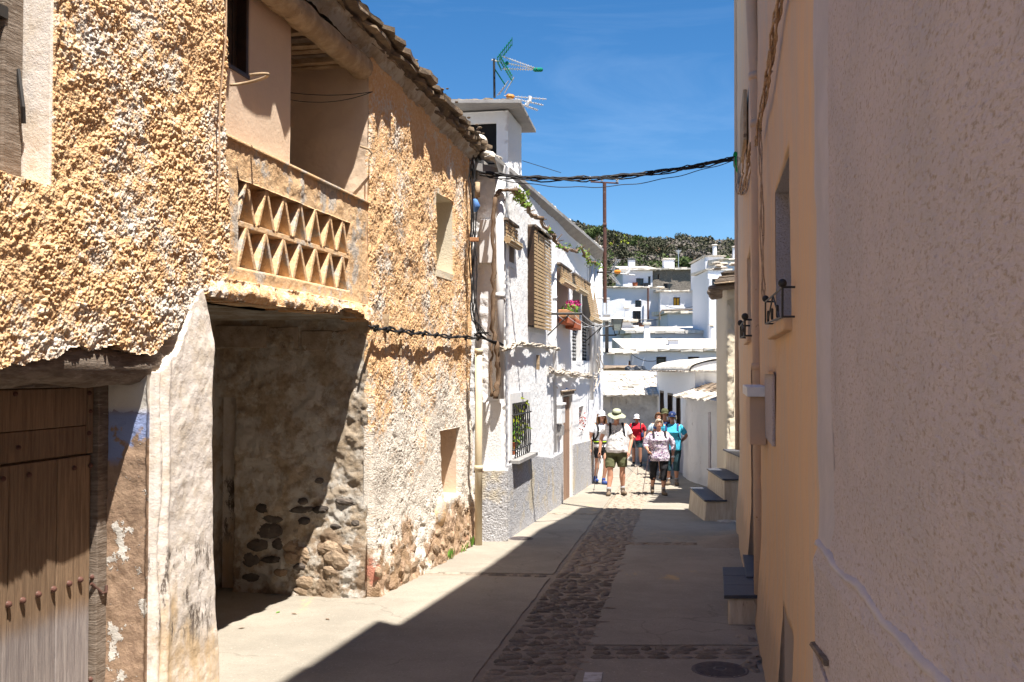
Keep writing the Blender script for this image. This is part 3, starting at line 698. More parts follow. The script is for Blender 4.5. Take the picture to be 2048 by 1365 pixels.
# -- return wall closing the alcove and loggia
RW = Wall(A.P(uD(9.9), 0, 0)[:2], (-A.n.x, -A.n.y), -1)   # its d runs away from the street, its face looks back at the camera
if RW.n.y > 0: RW = Wall(A.P(uD(9.9), 0, 0)[:2], (-A.n.x, -A.n.y), 1)
nz0 = RW.uz(472, 795); n_u = RW.u_at(473); n_z = RW.uz(450, 795)[1]
def rh(U, V):
    low = np.clip((Z(-1.0) - V) / 1.2, 0, 1)
    base = .05 * low + np.clip((Z(-1.7) - V) / .6, 0, 1) * .10 * np.clip(1 - U, 0, 1)
    corner = .02 - np.clip(.06 - U, 0, 1) ** 2 * 3
    return base + corner + fbm(U, V, .35, 31, 5) * (.035 + .05 * low) + .010 * np.clip(fbm(U, V, .09, 43, 4) * 2, -1, 1) + lumps(U, V, .35, 40) * (.6 + low) + np.where(low > .2, (worley(U, V * 1.6, .22, 50) < .32) * .0, 0)
grid_wall('alcove_wall', RW, -.012, 2.3, -.8, Z(.52), .012, M['ret'], OH, h=rh, holes=[(n_u, 2.25, -.9, n_z)], thick=.25)
MB().wbox(RW, n_u - .02, 2.3, -.8, n_z, -.22, -.14).build('niche_panel', M['pillar'], OH, jit=.005)
grid_wall('loggia_wall', RW, -.005, 1.7, Z(.60), Z(3.05), .016, M['pink'], OH, h=lambda U, V: -np.clip(.05 - U, 0, 1) ** 2 * 3 + .02 + fbm(U, V, .25, 61, 5) * .02 + lumps(U, V, .12, 12) + .006, thick=.25)
ra, rb = RW.uz(722, 690), RW.uz(430, 690)
for (px0, px1, y0, y1, o) in ((430, 536, 652, 696, .045), (540, 600, 655, 699, .03), (604, 722, 662, 704, .035)):
    a = RW.uz(px1, y1); b = RW.uz(px0, y0); mb = MB(); mb.wbox(RW, a[0], b[0], a[1], b[1], -.05, o)
    mb.build('lintel', M['lint'], OH, bevel=.012, jit=.008)
# stones showing through the alcove plaster
STN = [(523,1018,28,18),(540,1039,42,15),(531,1065,68,28),(515,1092,44,22),(555,1089,24,20),(500,1121,36,26),(544,1120,48,13),(590,1118,36,13),(601,1020,50,13),(604,1004,20,13),(606,1044,24,15),(500,1155,36,17),(667,1054,28,11),(686,1005,40,13),(708,1048,20,14),(603,1133,26,15),(635,963,20,11),(640,1020,30,14)]
for i, (x, y, w, h_) in enumerate(STN):
    u, z = RW.uz(x, y, .06); s = 9.9 / 2000
    mb = MB(); rot = Matrix.Rotation(math.atan2(RW.d.y, RW.d.x), 3, 'Z') @ Matrix.Rotation(random.uniform(-.15, .15), 3, 'Y')
    mb.ell(RW.P(u, z, float(rh(np.array([u]), np.array([z]))[0]) - .008), (w * s * .55, .030, h_ * s * .56), 12, 7, rot=rot, jit=.14)
    mb.build('stone', M['stone'], OH, smooth=False)
for i in range(15):
    u = random.uniform(.05, .9); z = random.uniform(gz(9.9) + .02, Z(-1.75)); w = random.uniform(.10, .24)
    mb = MB(); rot = Matrix.Rotation(math.atan2(RW.d.y, RW.d.x), 3, 'Z') @ Matrix.Rotation(random.uniform(-.3, .3), 3, 'Y')
    mb.ell(RW.P(u, z, float(rh(np.array([u]), np.array([z]))[0]) - .012), (w * .55, .034, w * random.uniform(.25, .45)), 11, 7, rot=rot, jit=.13); mb.build('stone', M['stone2'], OH)
# -- balcony: slab, parapet with triangle lattice
BA = bpy.data.objects.new('balcony', None)
b0, b1 = uD(6.95), uD(9.92)
def slab_edge(U, V):
    t = (V - Z(.46)) / .16
    return .045 + .03 * np.sin(np.clip(t, 0, 1) * math.pi) + fbm(U, V, .25, 71, 4) * .07 + fbm(U, V, .05, 3, 3) * .012
bal = grid_wall('balcony_slab', A, A.u_at(408), b1, Z(.40), Z(.64), .012, M['rc'], OH, h=slab_edge,
          keep=lambda U, V: V > Z(.50) + fbm(U, V * 0, .5, 9, 4) * .07 + .04 * np.sin(U * 2.2), thick=.0 + .2)
MB().wbox(A, uD(6.84), b1, Z(.56), Z(.68), -1.62, -.12).build('floor', M['ret'], bal)
grid_wall('soffit', A, uD(6.84), b1, Z(.50), Z(.56), .03, M['ret'], bal, h=lambda U, V: -.02 + 0 * U, thick=1.6)
lx0, lx1 = A.uz(476, 440)[0], A.uz(700, 520)[0]; lz0, lz1 = Z(.745), Z(1.385)
def par_h(U, V): return .0 + fbm(U, V, .4, 81, 5) * .018 + fbm(U, V, .04, 83, 3) * .006 + (np.clip(fbm(U, V, .18, 85, 3) - .1, 0, 1) * .02)
PM = M['rc']
PM = M['par']
pt = Z(1.645)
par = grid_wall('parapet', A, b0, b1, Z(.60), pt, .014, PM, OH, h=par_h, holes=[(lx0, lx1, lz0, lz1)], thick=.13,
                warp=None)
MB().wbox(A, b0, b1, pt - .002, pt + .02, -.14, .022).build('coping', PM, par, jit=.004, bevel=.008)
mid = (lz0 + lz1) / 2
mb = MB(); mb.wbox(A, lx0, lx1, mid - .022, mid + .022, -.11, -.012); mb.build('rail', PM, par, bevel=.006, jit=.003)
nT = 7; pw = (lx1 - lx0) / nT
for row, (za, zb) in enumerate(((lz0, mid - .022), (mid + .022, lz1))):
    for k in range(nT):
        ua = lx0 + k * pw + random.uniform(-.006, .006); ub = ua + pw; um = (ua + ub) / 2; th = .032; o0, o1 = -.125, -.006
        mb = MB()
        for (p, q) in ((ua, um), (ub, um)):
            sgn = 1 if q > p else -1
            mb.box8([A.P(p, za, o0), A.P(p + sgn * th * 1.5, za, o0), A.P(p + sgn * th * 1.5, za, o1), A.P(p, za, o1),
                     A.P(q - sgn * th * .75, zb + .002, o0), A.P(q + sgn * th * .5, zb + .002, o0), A.P(q + sgn * th * .5, zb + .002, o1), A.P(q - sgn * th * .75, zb + .002, o1)])
        mb.build('lattice_tile', PM, par, bevel=.008, jit=.003)
# -- second roughcast facade past the balcony
w1 = [A.uz(870, 382), A.uz(903, 545)]; w2 = [A.uz(873, 862), A.uz(911, 990)]
H1 = (w1[0][0], w1[1][0], Z(1.23), Z(2.19)); H2 = (w2[0][0], w2[1][0], Z(-1.62), Z(-.75))
f0, f1 = uD(9.9) - .02, uD(13.92)
def fh(U, V):
    low = np.clip((Z(-1.3) - V) / 1.0, 0, 1); mid_ = np.clip((Z(-.2) - V) / 1.2, 0, 1)
    near = np.exp(-np.minimum(abs(U - (H1[0] + H1[1]) / 2) / .5, 9) ** 4) * 0
    flare = .10 * low ** 1.5 + .03 * mid_
    corner = .012 - np.clip(.07 - (U - f0), 0, 1) ** 2 * 3
    rough = lumps(U, V, .62, 101) * (1 - .55 * np.clip(fbm(U, V, .7, 7, 3) + mid_ * .6, 0, 1))
    stones = low * (.05 * np.clip(.55 - worley(U, V * 1.5, .26, 140), 0, 1)) * 1.4
    cracks = -low * .03 * (fbm(U, V, .12, 150, 3) > .35)
    return .01 + flare + corner + rough + stones + cracks + fbm(U, V, .9, 160, 4) * .04
grid_wall('roughcast_wall', A, f0, f1, -.85, Z(3.12), .0095, M['rc'], OH, h=fh, holes=[H1, H2], thick=.03)
for nm, Hh, mt in (('upper', H1, 'cream'), ('lower', H2, 'pink')):
    mb = MB(); a, b, c0, c1 = Hh
    mb.wbox(A, b - .003, b + .10, c0 - .06, c1 + .08, -.40, .012); mb.wbox(A, a - .10, a + .003, c0 - .06, c1 + .08, -.40, .012)
    mb.wbox(A, a, b, c1 - .003, c1 + .08, -.40, .010); mb.wbox(A, a, b, c0 - .08, c0 + .003, -.40, .03)
    wv = mb.build('window', M[mt], OH, jit=.004)
    MB().wbox(A, a, b, c0, c1, -.42, -.36).build('shutter', M['oldw'], wv)
# plaster apron under the lower window and bits of pale patching
for (px, py, w, h_) in ((884, 1026, .17, .20),):
    u, z = A.uz(px, py, .12); mb = MB(); rot = Matrix.Rotation(math.atan2(A.d.y, A.d.x), 3, 'Z')
    mb.ell(A.P(u, z, .07), (w * 1.2, .09, h_), 16, 10, rot=rot, jit=.05); mb.build('plaster_patch', M['par'], OH, smooth=True)
for i in range(34):   # rubble showing at the foot
    u = f0 + random.uniform(0.02, 3.7); z = gz(u) + random.uniform(-.02, .5) * (1 if random.random() < .7 else .4); w = random.uniform(.08, .22)
    mb = MB(); rot = Matrix.Rotation(math.atan2(A.d.y, A.d.x), 3, 'Z') @ Matrix.Rotation(random.uniform(-.4, .4), 3, 'Y')
    mb.ell(A.P(u, z, float(fh(np.array([u]), np.array([z]))[0]) - .012), (w * .55, .032, w * random.uniform(.22, .4)), 11, 7, rot=rot, jit=.13); mb.build('stone', M['stone2'], OH)
for k in range(4):
    MB()
for (px, py) in ((800, 690), (773, 640)):
    u, z = A.uz(px, py, .05); MB().wbox(A, u, u + .04, z - .11, z + .06, .0, .06).build('stake', M['beam'], OH, jit=.004)
# -- front timber of the loggia, ceiling boards
tb0 = A.uz(590, 0)[0]
pts = [A.P(u, Z(2.99), -.04) + Vector((0, 0, random.uniform(-.006, .006))) for u in np.linspace(uD(7.6), uD(9.78), 12)]
MB().caps(pts, [.115 + random.uniform(-.01, .012) for _ in pts], 14).build('beam', M['beam'], OH, smooth=True, jit=.004)
for i in range(9):
    u = uD(8.35) + i * .17; MB().wbox(A, u, u + .10, Z(2.98) + random.uniform(-.015, .015), Z(3.03), -1.6, -.12).build('ceiling_board', M['beam' if i % 3 else 'oldw'], OH, jit=.006)
MB().wbox(A, uD(8.3), uD(9.9), Z(3.03), Z(3.08), -1.6, -.1).build('ceiling', M['oldw'], OH)
for z_, sag in ((2.19, .03), (2.12, .06)):
    p0, p1 = at(575, 185 + (2.19 - z_) * 200, 8.9), at(745, 184, 9.86)
    MB().tube([p0.lerp(p1, t) - Vector((0, 0, sag * 4 * t * (1 - t))) for t in np.linspace(0, 1, 14)], .004, 5).build('washing_line', M['cable'], OH)
p = at(738, 300, 9.8); MB().tube([p + Vector((-.08, -.06, .02)), p + Vector((0, -.03, .0)), p + Vector((.03, 0, -.04)), p + Vector((0, .0, -.09)), p + Vector((0, 0, -.45))], [.012, .012, .01, .006, .005], 6).build('bent_cane_hook', M['beam'], OH, smooth=True)
MB().tube([A.uz and A.P(A.uz(430 - i * 2.2, i * 45)[0], A.uz(430 - i * 2.2, i * 45)[1], .085 + .01 * math.sin(i)) for i in range(0, 10)], .006, 6).build('cord', M['cable2'], OH)
# -- eaves: mortar cove and projecting stone slabs
def cove(name, o0, o1, z0, z1, D0, D1, mat, rag=.02, seed=3):
    n = int((D1 - D0) / .03); us = np.linspace(uD(D0), uD(D1), n); k = 7
    U, T = np.meshgrid(us, np.linspace(0, 1, k), indexing='ij')
    dzl = -(U - uD(9.9)) * .045
    O = o0 + (o1 - o0) * T + fbm(U, T, .18, seed, 4) * rag; Zz = z0 + (z1 - z0) * T + dzl + fbm(U, T * .3, .14, seed + 4, 4) * rag
    X = A.p.x + A.d.x * U + A.n.x * O; Y = A.p.y + A.d.y * U + A.n.y * O
    ID = np.arange(U.size).reshape(U.shape); Q = np.stack([ID[:-1, :-1], ID[1:, :-1], ID[1:, 1:], ID[:-1, 1:]], -1).reshape(-1, 4)
    return np_mesh(name, np.stack([X, Y, Zz], -1).reshape(-1, 3), Q, mat, OH, True)
cove('eave_cove', .0, .12, Z(3.07), Z(3.22), -3, 14.0, M['ret'], .03)
cove('eave_cove', .0, .17, Z(3.12), Z(3.30), -3, 14.05, M['slate'], .04, 9)
D = -2.5
for layer, (ob, zb, wl, th) in enumerate(((.15, 3.20, .50, .03), (.21, 3.26, .75, .04), (.25, 3.32, .65, .045))):
    D = -3.0 + layer * .2
    while D < 14.05:
        w = random.uniform(.7, 1.25) * wl; u0 = uD(D); dzl = -(u0 - uD(9.9)) * .045; o1 = ob + random.uniform(-.04, .03); mb = MB()
        pl = [(0, -.5), (w, -.5), (w * 1.03, o1 - .08 + random.uniform(-.03, .03)), (w * .82, o1 + random.uniform(-.02, .02)), (w * .5, o1 + random.uniform(-.05, .03)), (w * .2, o1 + random.uniform(-.03, .03)), (-.02, o1 - .07)]
        t0 = random.uniform(-.02, .02); sl = random.uniform(-.05, .05)
        P = [A.P(u0 + a, Z(zb + t0) + dzl + a * sl - max(0, b) * .25 * 0, b) for a, b in pl]
        mb.prism(P, (0, 0, th * random.uniform(.7, 1.3))); mb.build('slate', M['slate'], OH, jit=.006); D += w * .96
# roof
mb = MB()
mb.box8([A.P(uD(-3), Z(3.33 + .55), -.35), A.P(uD(14), Z(3.33) - .2, -.35), A.P(uD(14), Z(3.33) - .2 + .7, -5.6), A.P(uD(-3), Z(3.9) + .7, -5.6)] + [A.P(uD(-3), Z(3.45 + .55), -.35), A.P(uD(14), Z(3.45) - .2, -.35), A.P(uD(14), Z(3.45) - .2 + .7, -5.6), A.P(uD(-3), Z(4.05) + .7, -5.6)])
mb.build('roof', M['launa'], OH)
cove('roof_edge', .20, -.6, Z(3.38), Z(3.50), -3, 14.05, M['launa'], .03, 15)
for i in range(90):
    u = random.uniform(uD(6), uD(14)); dzl = -(u - uD(9.9)) * .045; r = random.uniform(.012, .035)
    if i < 24:
        mb = MB(); mb.ell(A.P(u, Z(3.40) + dzl, random.uniform(.12, .30)), (r * 1.6, r * 1.6, r * .7), 7, 4, jit=.2); mb.build('roof_stone', M['slate'], OH)
# ================================================================== white house further down the left
WA = Wall((-2.92, 0), (.2014, 1), 1)
def wD(D): return WA.uy(D)
WH = thing('whitewashed_house', 'long whitewashed house with grey plinth and reed blinds beyond the ochre house', 'house', tuple(WA.P(wD(20), gz(20))))
wu0, wu1 = wD(14.05), wD(26.35)
def hole(px0, px1, y0, y1, o=0):
    a = WA.uz(px0, y0); b = WA.uz(px1, y0); c = WA.uz(px0, y1); return (a[0], b[0], c[1], a[1])
hb1 = hole(1009, 1029, 450, 520); hb2 = hole(1056, 1090, 462, 655); hf1 = hole(1114, 1136, 535, 640); hf2 = hole(1144, 1161, 560, 722); hf3 = hole(1164, 1181, 585, 722)
hw = hole(1020, 1053, 808, 918); hd = hole(1123, 1140, 805, 990); hs = hole(1158, 1167, 808, 856)
hd = (hd[0], hd[1], -1.4, Z(-.52)); hw = (hw[0], hw[1], Z(-1.27), Z(-.49)); hs = (hs[0], hs[1], Z(-1.35), Z(-.80))
hb1 = (hb1[0], hb1[1], Z(1.55), Z(2.05)); hb2 = (hb2[0], hb2[1], Z(.68), Z(2.22)); 
hf1 = (hf1[0], hf1[1], Z(.95), Z(1.93)); hf2 = (hf2[0], hf2[1], Z(.18), Z(1.93)); hf3 = (hf3[0], hf3[1], Z(.20), Z(1.93))
holes = [hb1, hb2, hf1, hf2, hf3, hw, hd, hs]
def whh(U, V):
    r = .009 * np.clip(1 - worley(U, V, .055, 201) * 1.3, 0, 1) + .006 * fbm(U, V, .12, 203, 3) + .02 * fbm(U, V, 1.6, 207, 2)
    return r
grid_wall('wall', WA, wu0, wu1, -1.3, Z(2.78), .030, M['white'], WH, h=whh, holes=holes, thick=.05)
for hh in holes:   # reveals and dark rooms
    a, b, c0, c1 = hh; mb = MB()
    mb.wbox(WA, b - .004, b + .08, c0 - .05, c1 + .05, -.34, -.004); mb.wbox(WA, a - .08, a + .004, c0 - .05, c1 + .05, -.34, -.004); mb.wbox(WA, a, b, c1 - .004, c1 + .07, -.34, -.006); mb.wbox(WA, a, b, c0 - .07, c0 + .004, -.34, .004)
    wv = mb.build('door_surround' if hh is hd else 'window', M['white_p'], WH)
    if hh not in (hd,):
        MB().wbox(WA, a, b, c0, c1, -.36, -.33).build('pane', M['glass'], wv)
        f = MB(); w = .05
        f.wbox(WA, a, a + w, c0, c1, -.33, -.28); f.wbox(WA, b - w, b, c0, c1, -.33, -.28); f.wbox(WA, a + w, b - w, c1 - w, c1, -.33, -.28); f.wbox(WA, a + w, b - w, c0, c0 + w, -.33, -.28); f.wbox(WA, (a + b) / 2 - .03, (a + b) / 2 + .03, c0 + w, c1 - w, -.33, -.275)
        f.build('frame', M['brown'], wv)
# smooth bands round openings
for hh, e in ((hw, .16), (hd, .13)):
    a, b, c0, c1 = hh; mb = MB(); mb.wbox(WA, a - e, a - .002, max(c0, -1.3) - .02, c1 + e, .0, .035); mb.wbox(WA, b + .002, b + e, c0 - .02, c1 + e, .0, .035); mb.wbox(WA, a, b, c1 + .002, c1 + e, .0, .034)
    mb.build('trim', M['white_p'], WH, bevel=.006)
# inner block
mb = MB(); mb.wbox(WA, wD(14.15), wD(26.3), -1.4, Z(2.72), -5, -.37); mb.build('inner_wall', M['white2'], WH)
# end wall that faces up the street and the batter at its foot
EW = Wall(WA.P(wu0, 0, 0)[:2], (-WA.n.x, -WA.n.y), 1)
if EW.n.y > 0: EW = Wall(EW.p[:2], (-WA.n.x, -WA.n.y), -1)
grid_wall('end_wall', EW, -.012, 1.2, -1.2, Z(2.9), .022, M['white'], WH, h=lambda U, V: .03 + .02 * fbm(U, V, .1, 211, 4) + .012 * np.clip(1 - worley(U, V, .05, 3) * 1.3, 0, 1), thick=.2)
b_ = gp(987, 1073)
mb = MB(); x0, x1, yb = at(961, 740, 13.9).x, at(1012, 740, 13.9).x, 13.86
zt = at(985, 805, 13.9).z; zp = at(985, 940, 13.9).z
mb.box8([(x0 - .3, yb + .3, -1), (x1 + .012, yb + .0, -1), (x1 + .012, 14.3, -1), (x0 - .3, 14.3, -1), (x0 - .3, yb + .2, zt), (x1 - .05, yb + .14, zt), (x1 - .05, 14.3, zt), (x0 - .3, 14.3, zt)])
mb.build('batter', M['white'], WH, bevel=.03, jit=.004)
PB = Wall((x0 - .02, 13.80), (1, 0), 1); PB = PB if PB.n.y < 0 else Wall((x0 - .02, 13.80), (1, 0), -1)
grid_wall('plinth', PB, 0, x1 - x0 + .05, -1.0, zp, .010, M['plinth'], WH, h=lambda U, V: .009 * np.clip(1 - worley(U, V, .022, 7) * 1.1, 0, 1) + .006 * fbm(U, V, .05, 8, 3), thick=.45)
pz = lambda D, py, px: 0
a = WA.uz(1016, 928)[1]; b = WA.uz(1120, 903)[1]; c = WA.uz(1185, 886)[1]
def pk(U, V): return V < np.interp(U, [wu0, WA.u_at(1060), WA.u_at(1100), WA.u_at(1122), WA.u_at(1141), wu1], [a, a - .02, b - .02, b, b + .03, c])
grid_wall('plinth', WA, wu0 + .02, wu1 - 1.6, -1.3, a + .35, .016, M['plinth'], WH, h=lambda U, V: .045 + .009 * np.clip(1 - worley(U, V, .035, 71) * 1.1, 0, 1) + .004 * fbm(U, V, .1, 8, 3), keep=lambda U, V: pk(U, V) & ~((U > hd[0] - .13) & (U < hd[1] + .13)), holes=[(hd[0] - .13, hd[1] + .13, -1.4, Z(-.3)), (hw[0] - .02, hw[1] + .1, hw[2] - .06, Z(0))], thick=.02)
# window with grille and slate sill
a, b, c0, c1 = hw
wg = MB().wbox(WA, a - .10, b + .14, c0 - .07, c0 - .015, -.1, .16).build('window_sill', M['grey'], WH, bevel=.006)
g = MB(); n = 8
for i in range(n):
    u = a + (b - a) * (i + .5) / n; o = .07
    g = MB(); g.tube([WA.P(u, c0 - .0, .06), WA.P(u, c0 + .25, .075), WA.P(u, c1 - .03, .05)], .011, 6); g.build('grille_bar', M['iron'], wg)
for z in (c0 + .12, c0 + .62):
    g = MB(); g.tube([WA.P(a - .02, z, .03), WA.P(a, z, .075), WA.P(b, z, .075), WA.P(b + .02, z, .03)], .011, 6); g.build('grille_bar', M['iron'], wg)
def leaves(mb, c, n, r, s, flat=.3, up=0.0):
    for i in range(n):
        d = Vector((random.gauss(0, 1), random.gauss(0, 1), random.gauss(0, 1) * .8)).normalized() * random.random() ** .4
        p = c + Vector((d.x * r[0], d.y * r[1], d.z * r[2])); a = Vector((random.uniform(-1, 1), random.uniform(-1, 1), random.uniform(-flat, 1))).normalized(); b = a.orthogonal().normalized(); b = Matrix.Rotation(random.uniform(0, 6.28), 3, a) @ b; q = a.cross(b); k = s * random.uniform(.6, 1.3)
        mb.add([p - b * k, p + q * k * .5, p + b * k, p - q * k * .5], [(0, 1, 2, 3)])
pl = thing('window_plant', 'green and yellow strap leaved pot plant behind the grille of the lower window', 'plant', tuple(WA.P((a + b) / 2, c0, .0)))
for i in range(15):
    mb = MB()
    u = random.uniform(a + .1, b - .05); p0 = WA.P((a + b) / 2, c0 + .2, -.1); p1 = WA.P(u, c0 + random.uniform(.3, .9), .02); p2 = p1 + WA.n * random.uniform(.05, .12) + WA.d * random.uniform(-.2, .2) + Vector((0, 0, random.uniform(-.12, .08)))
    s = Vector((0, 0, .022)); mb.add([p0, p1 - s, p2, p1 + s], [(0, 1, 2, 3)]); mb.build('leaf', M['yl'], pl)
mb = MB(); leaves(mb, WA.P((a + b) / 2, c0 + .32, -.06), 170, (.13, .3, .32), .035); mb.build('foliage', M['grass'], pl)
MB().lathe(WA.P((a + b) / 2, c0, -.12), [(.07, 0), (.10, .16), (.105, .18), (.09, .18)], 16).build('pot', M['terra'], pl)
# door with striped curtain look planks and small awning
a, b, c0, c1 = hd
dr = MB().wbox(WA, a, b, c0, c1 - .02, -.10, -.03).build('door', M['brown'], WH)
nb = 7
for i in range(nb): MB().wbox(WA, a + (b - a) * i / nb + .006, a + (b - a) * (i + 1) / nb - .006, c0, c1 - .03, -.03, -.012 + (i % 2) * .010).build('board', M['doorb'], dr, bevel=.004)
MB().wbox(WA, a - .14, b + .16, c1 + .03, c1 + .09, .0, .07).build('door_lintel', M['oldw'], WH, bevel=.01)
MB().wbox(WA, a - .16, b + .18, c1 + .092, c1 + .12, .0, .10).build('door_lintel', M['slate'], WH, bevel=.006)
u, z = WA.uz(1132, 784); MB().lathe(WA.P(u, z, .0), [(.075, 0), (.075, .03), (.001, .032)], 18, WA.n).build('wall_tile', M['blue'], WH)
a, b, c0, c1 = hs
leaves_mb = MB(); leaves(leaves_mb, WA.P((a + b) / 2, (c0 + c1) / 2 - .05, .02), 60, (.1, .2, .25), .03)
one(leaves_mb, 'window_plant', M['red_leaf'], 'small red leaved plant in the tiny window right of the brown door', 'plant', tuple(WA.P((a + b) / 2, c0)))
# reed blinds
def blind(hh, z1, name, label, roll=True, slat=.05, o=.05, ext=.06, group='rolled reed blinds on the upper windows', lean=0.0):
    a, b, c0, c1 = hh; a -= ext; b += ext
    t = thing(name, label, 'blind', tuple(WA.P((a + b) / 2, c1)), group); n = int((c1 + .04 - z1) / slat)
    for i in range(n):
        z = z1 + i * slat + slat * .5; k = 1 - i / max(1, n)
        MB().wbox(WA, a, b, z - slat * .34, z + slat * .34, o + lean * k, o + .012 + lean * k).build('slat', M['blindw'], t)
    for f in (.12, .5, .88):
        u = a + (b - a) * f; MB().tube([WA.P(u, c1 + .06, o + .016), WA.P(u, z1, o + .016 + lean)], .005, 5).build('cord', M['cable2'], t)
    MB().wbox(WA, a - .02, b + .02, c1 + .04, c1 + .075, .0, o + .03).build('head_rail', M['oldw'], t)
    if roll:
        mb = MB(); pts = []
        rr = [(.085 - .0022 * k, k * .55) for k in range(26)]
        mb.tube([WA.P(a - .01, z1 - .04, o + .03 + lean), WA.P(b + .01, z1 - .04, o + .03 + lean)], .052, 14); mb.build('roll', M['blindw'], t, smooth=False)
        for k in range(7):
            an = k * .9; MB().tube([WA.P(a - .015, z1 - .04 + .055 * math.cos(an), o + .03 + lean + .055 * math.sin(an)), WA.P(b + .015, z1 - .04 + .055 * math.cos(an), o + .03 + lean + .055 * math.sin(an))], .008, 5).build('slat', M['cream'], t)
    return t
M['blindw'] = pm('reed_slat', (.52, .38, .22), (.40, .28, .16), 8)
blind(hb1, Z(1.86), 'reed_blind', 'short rolled reed blind on the small upper window nearest the orange house', o=.03)
blind((hb2[0], hb2[1], hb2[2], hb2[3]), Z(.66), 'reed_blind', 'long reed blind hanging fully down over the tall upper window', False, .058, .10, .0, group=None)
MB().wbox(WA, hb2[0] - .03, hb2[0] - .005, Z(.70), Z(2.26), .0, .10).build('shutter', M['brown'], WH)
blind(hf1, Z(1.70), 'reed_blind', 'rolled reed blind over the window with the magenta flowers', o=.05, lean=.03)
blind(hf2, Z(1.72), 'reed_blind', 'rolled reed blind on the middle of the three far upper windows', o=.05, lean=.04)
blind(hf3, Z(1.18), 'reed_blind', 'half lowered reed blind kicked outward on the upper window nearest the street lamp', o=.06, lean=.14)
# lace curtains low in the tall windows
for hh, lb in ((hf2, 'middle'), (hf3, 'farthest')):
    a, b, c0, c1 = hh; t = thing('lace_curtain', 'dark hanging bead curtain with white lace pattern in the %s tall window' % lb, 'curtain', tuple(WA.P(a, c0)))
    MB().wbox(WA, a, b, c0 + .02, c0 + .92, -.12, -.10).build('backing', M['cblack'], t)
    for k in range(5):
        u = a + (b - a) * (k + .5) / 5
        mb = MB()
        for j in range(11): mb.ell(WA.P(u, c0 + .10 + j * .075, -.09), (.02, .02, .026), 6, 4)
        mb.build('beads', M['galv'], t)
# flower box on iron brackets
fb = thing('flower_box', 'red plastic flower box with magenta daisies under the rolled blind', 'planter', tuple(WA.P(WA.u_at(1120), Z(.9), .15)))
ua, ub = WA.u_at(1112) , WA.u_at(1137)
MB().wbox(WA, ua, ub, Z(.98), Z(1.12), .04, .22).build('box', M['terra2'], fb, bevel=.015)
MB().wbox(WA, ua + .9, ub + .15, Z(.80), Z(.99), .04, .24).build('trough', M['terra'], fb, bevel=.015)
MB().wbox(WA, ua + .1, ub - .7, Z(.86), Z(.98), .04, .22).build('trough', M['terra'], fb, bevel=.015)
mb = MB(); leaves(mb, WA.P((ua + ub) / 2, Z(1.18), .15), 120, (.18, .5, .10), .035); mb.build('foliage', M['grass'], fb)
mb = MB(); leaves(mb, WA.P((ua + ub) / 2 , Z(1.26), .20), 190, (.16, .55, .10), .026); mb.build('flowers', M['flower'], fb)['kind'] = 'stuff'
wl = thing('clothes_line', 'black iron bracket arms with washing lines strung along the upper wall', 'clothes line', tuple(WA.P(WA.u_at(1100), Z(.9))))
def arm(px, zz, ln, label=None):
    u = WA.u_at(px); MB().tube([WA.P(u, zz, 0), WA.P(u + .1, zz, ln)], .022, 6).build('arm', M['iron'], wl)
    MB().tube([WA.P(u, zz - .38, .02), WA.P(u + .05, zz - .02, ln * .62)], .012, 6).build('brace', M['iron'], wl)
arm(1093, Z(.98), .62); arm(1166, Z(.98), .66)
for k in range(4):
    o = .15 + k * .15; p0, p1 = WA.P(WA.u_at(1094), Z(1.0), o), WA.P(WA.u_at(1168), Z(1.0), o)
    MB().tube([p0.lerp(p1, t) - Vector((0, 0, .12 * 4 * t * (1 - t))) for t in np.linspace(0, 1, 10)], .004, 4).build('line', M['white_p'], wl)
# meter box
u, z = WA.uz(1113, 805)
mx_ = thing('meter_box', 'white painted meter box on the wall left of the brown door', 'meter box', tuple(WA.P(u, z - .25)))
MB().wbox(WA, u, u + .42, z - .40, z - .06, .0, .10).build('box', M['white_p'], mx_, bevel=.008); MB().wbox(WA, u - .02, u + .44, z - .06, z - .02, .0, .12).build('lid', M['white_p'], mx_, bevel=.006)
MB().wbox(WA, u + .05, u + .30, z - .62, z - .44, .0, .10).build('box', M['grey'], mx_)
# rainwater downpipes
def dpipe(px, y0, y1, D, r, mat, label, o=.07, wall=WA, sock=()):
    p0 = at(px, y0, D); p1 = at(px, y1, D); t = thing('downpipe', label, 'downpipe', (p1.x, p1.y, p1.z))
    MB().tube([(p1.x, D, p0.z), (p1.x, D, p1.z)], r, 14).build('pipe', M[mat], t, smooth=True)
    for f in sock:
        z = p0.z + (p1.z - p0.z) * f; MB().tube([(p1.x, D, z), (p1.x, D, z + .07)], r * 1.16, 14).build('collar', M[mat], t, smooth=True)
        MB().box(p1.x - r * 1.3, p1.x + r * 1.3, D, D + .12, z - .03, z - .015).build('bracket', M['rust'], t)
    return t
dpipe(999, 352, 798, 13.93, .062, 'white_p', 'white downpipe on the near corner of the white house beside the vine', sock=(.1, .55))
dpipe(957, 700, 1090, 13.45, .050, 'pipe', 'cream plastic downpipe in the corner between the orange and white houses', sock=(.02, .62))
dpipe(1107, 470, 905, 18.3, .06, 'white_p', 'slim white downpipe on the facade right of the long reed blind', sock=(.3, .7))
for px, D_ in ((1183, 23.2), (1190, 24.0), (1197, 25.0)):
    dpipe(px, 520, 745 if px > 1183 else 800, D_, .05, 'white_p', 'white pipe at the far end of the white house, %s of three' % {1183: 'first', 1190: 'middle', 1197: 'last'}[px], sock=(.5,))
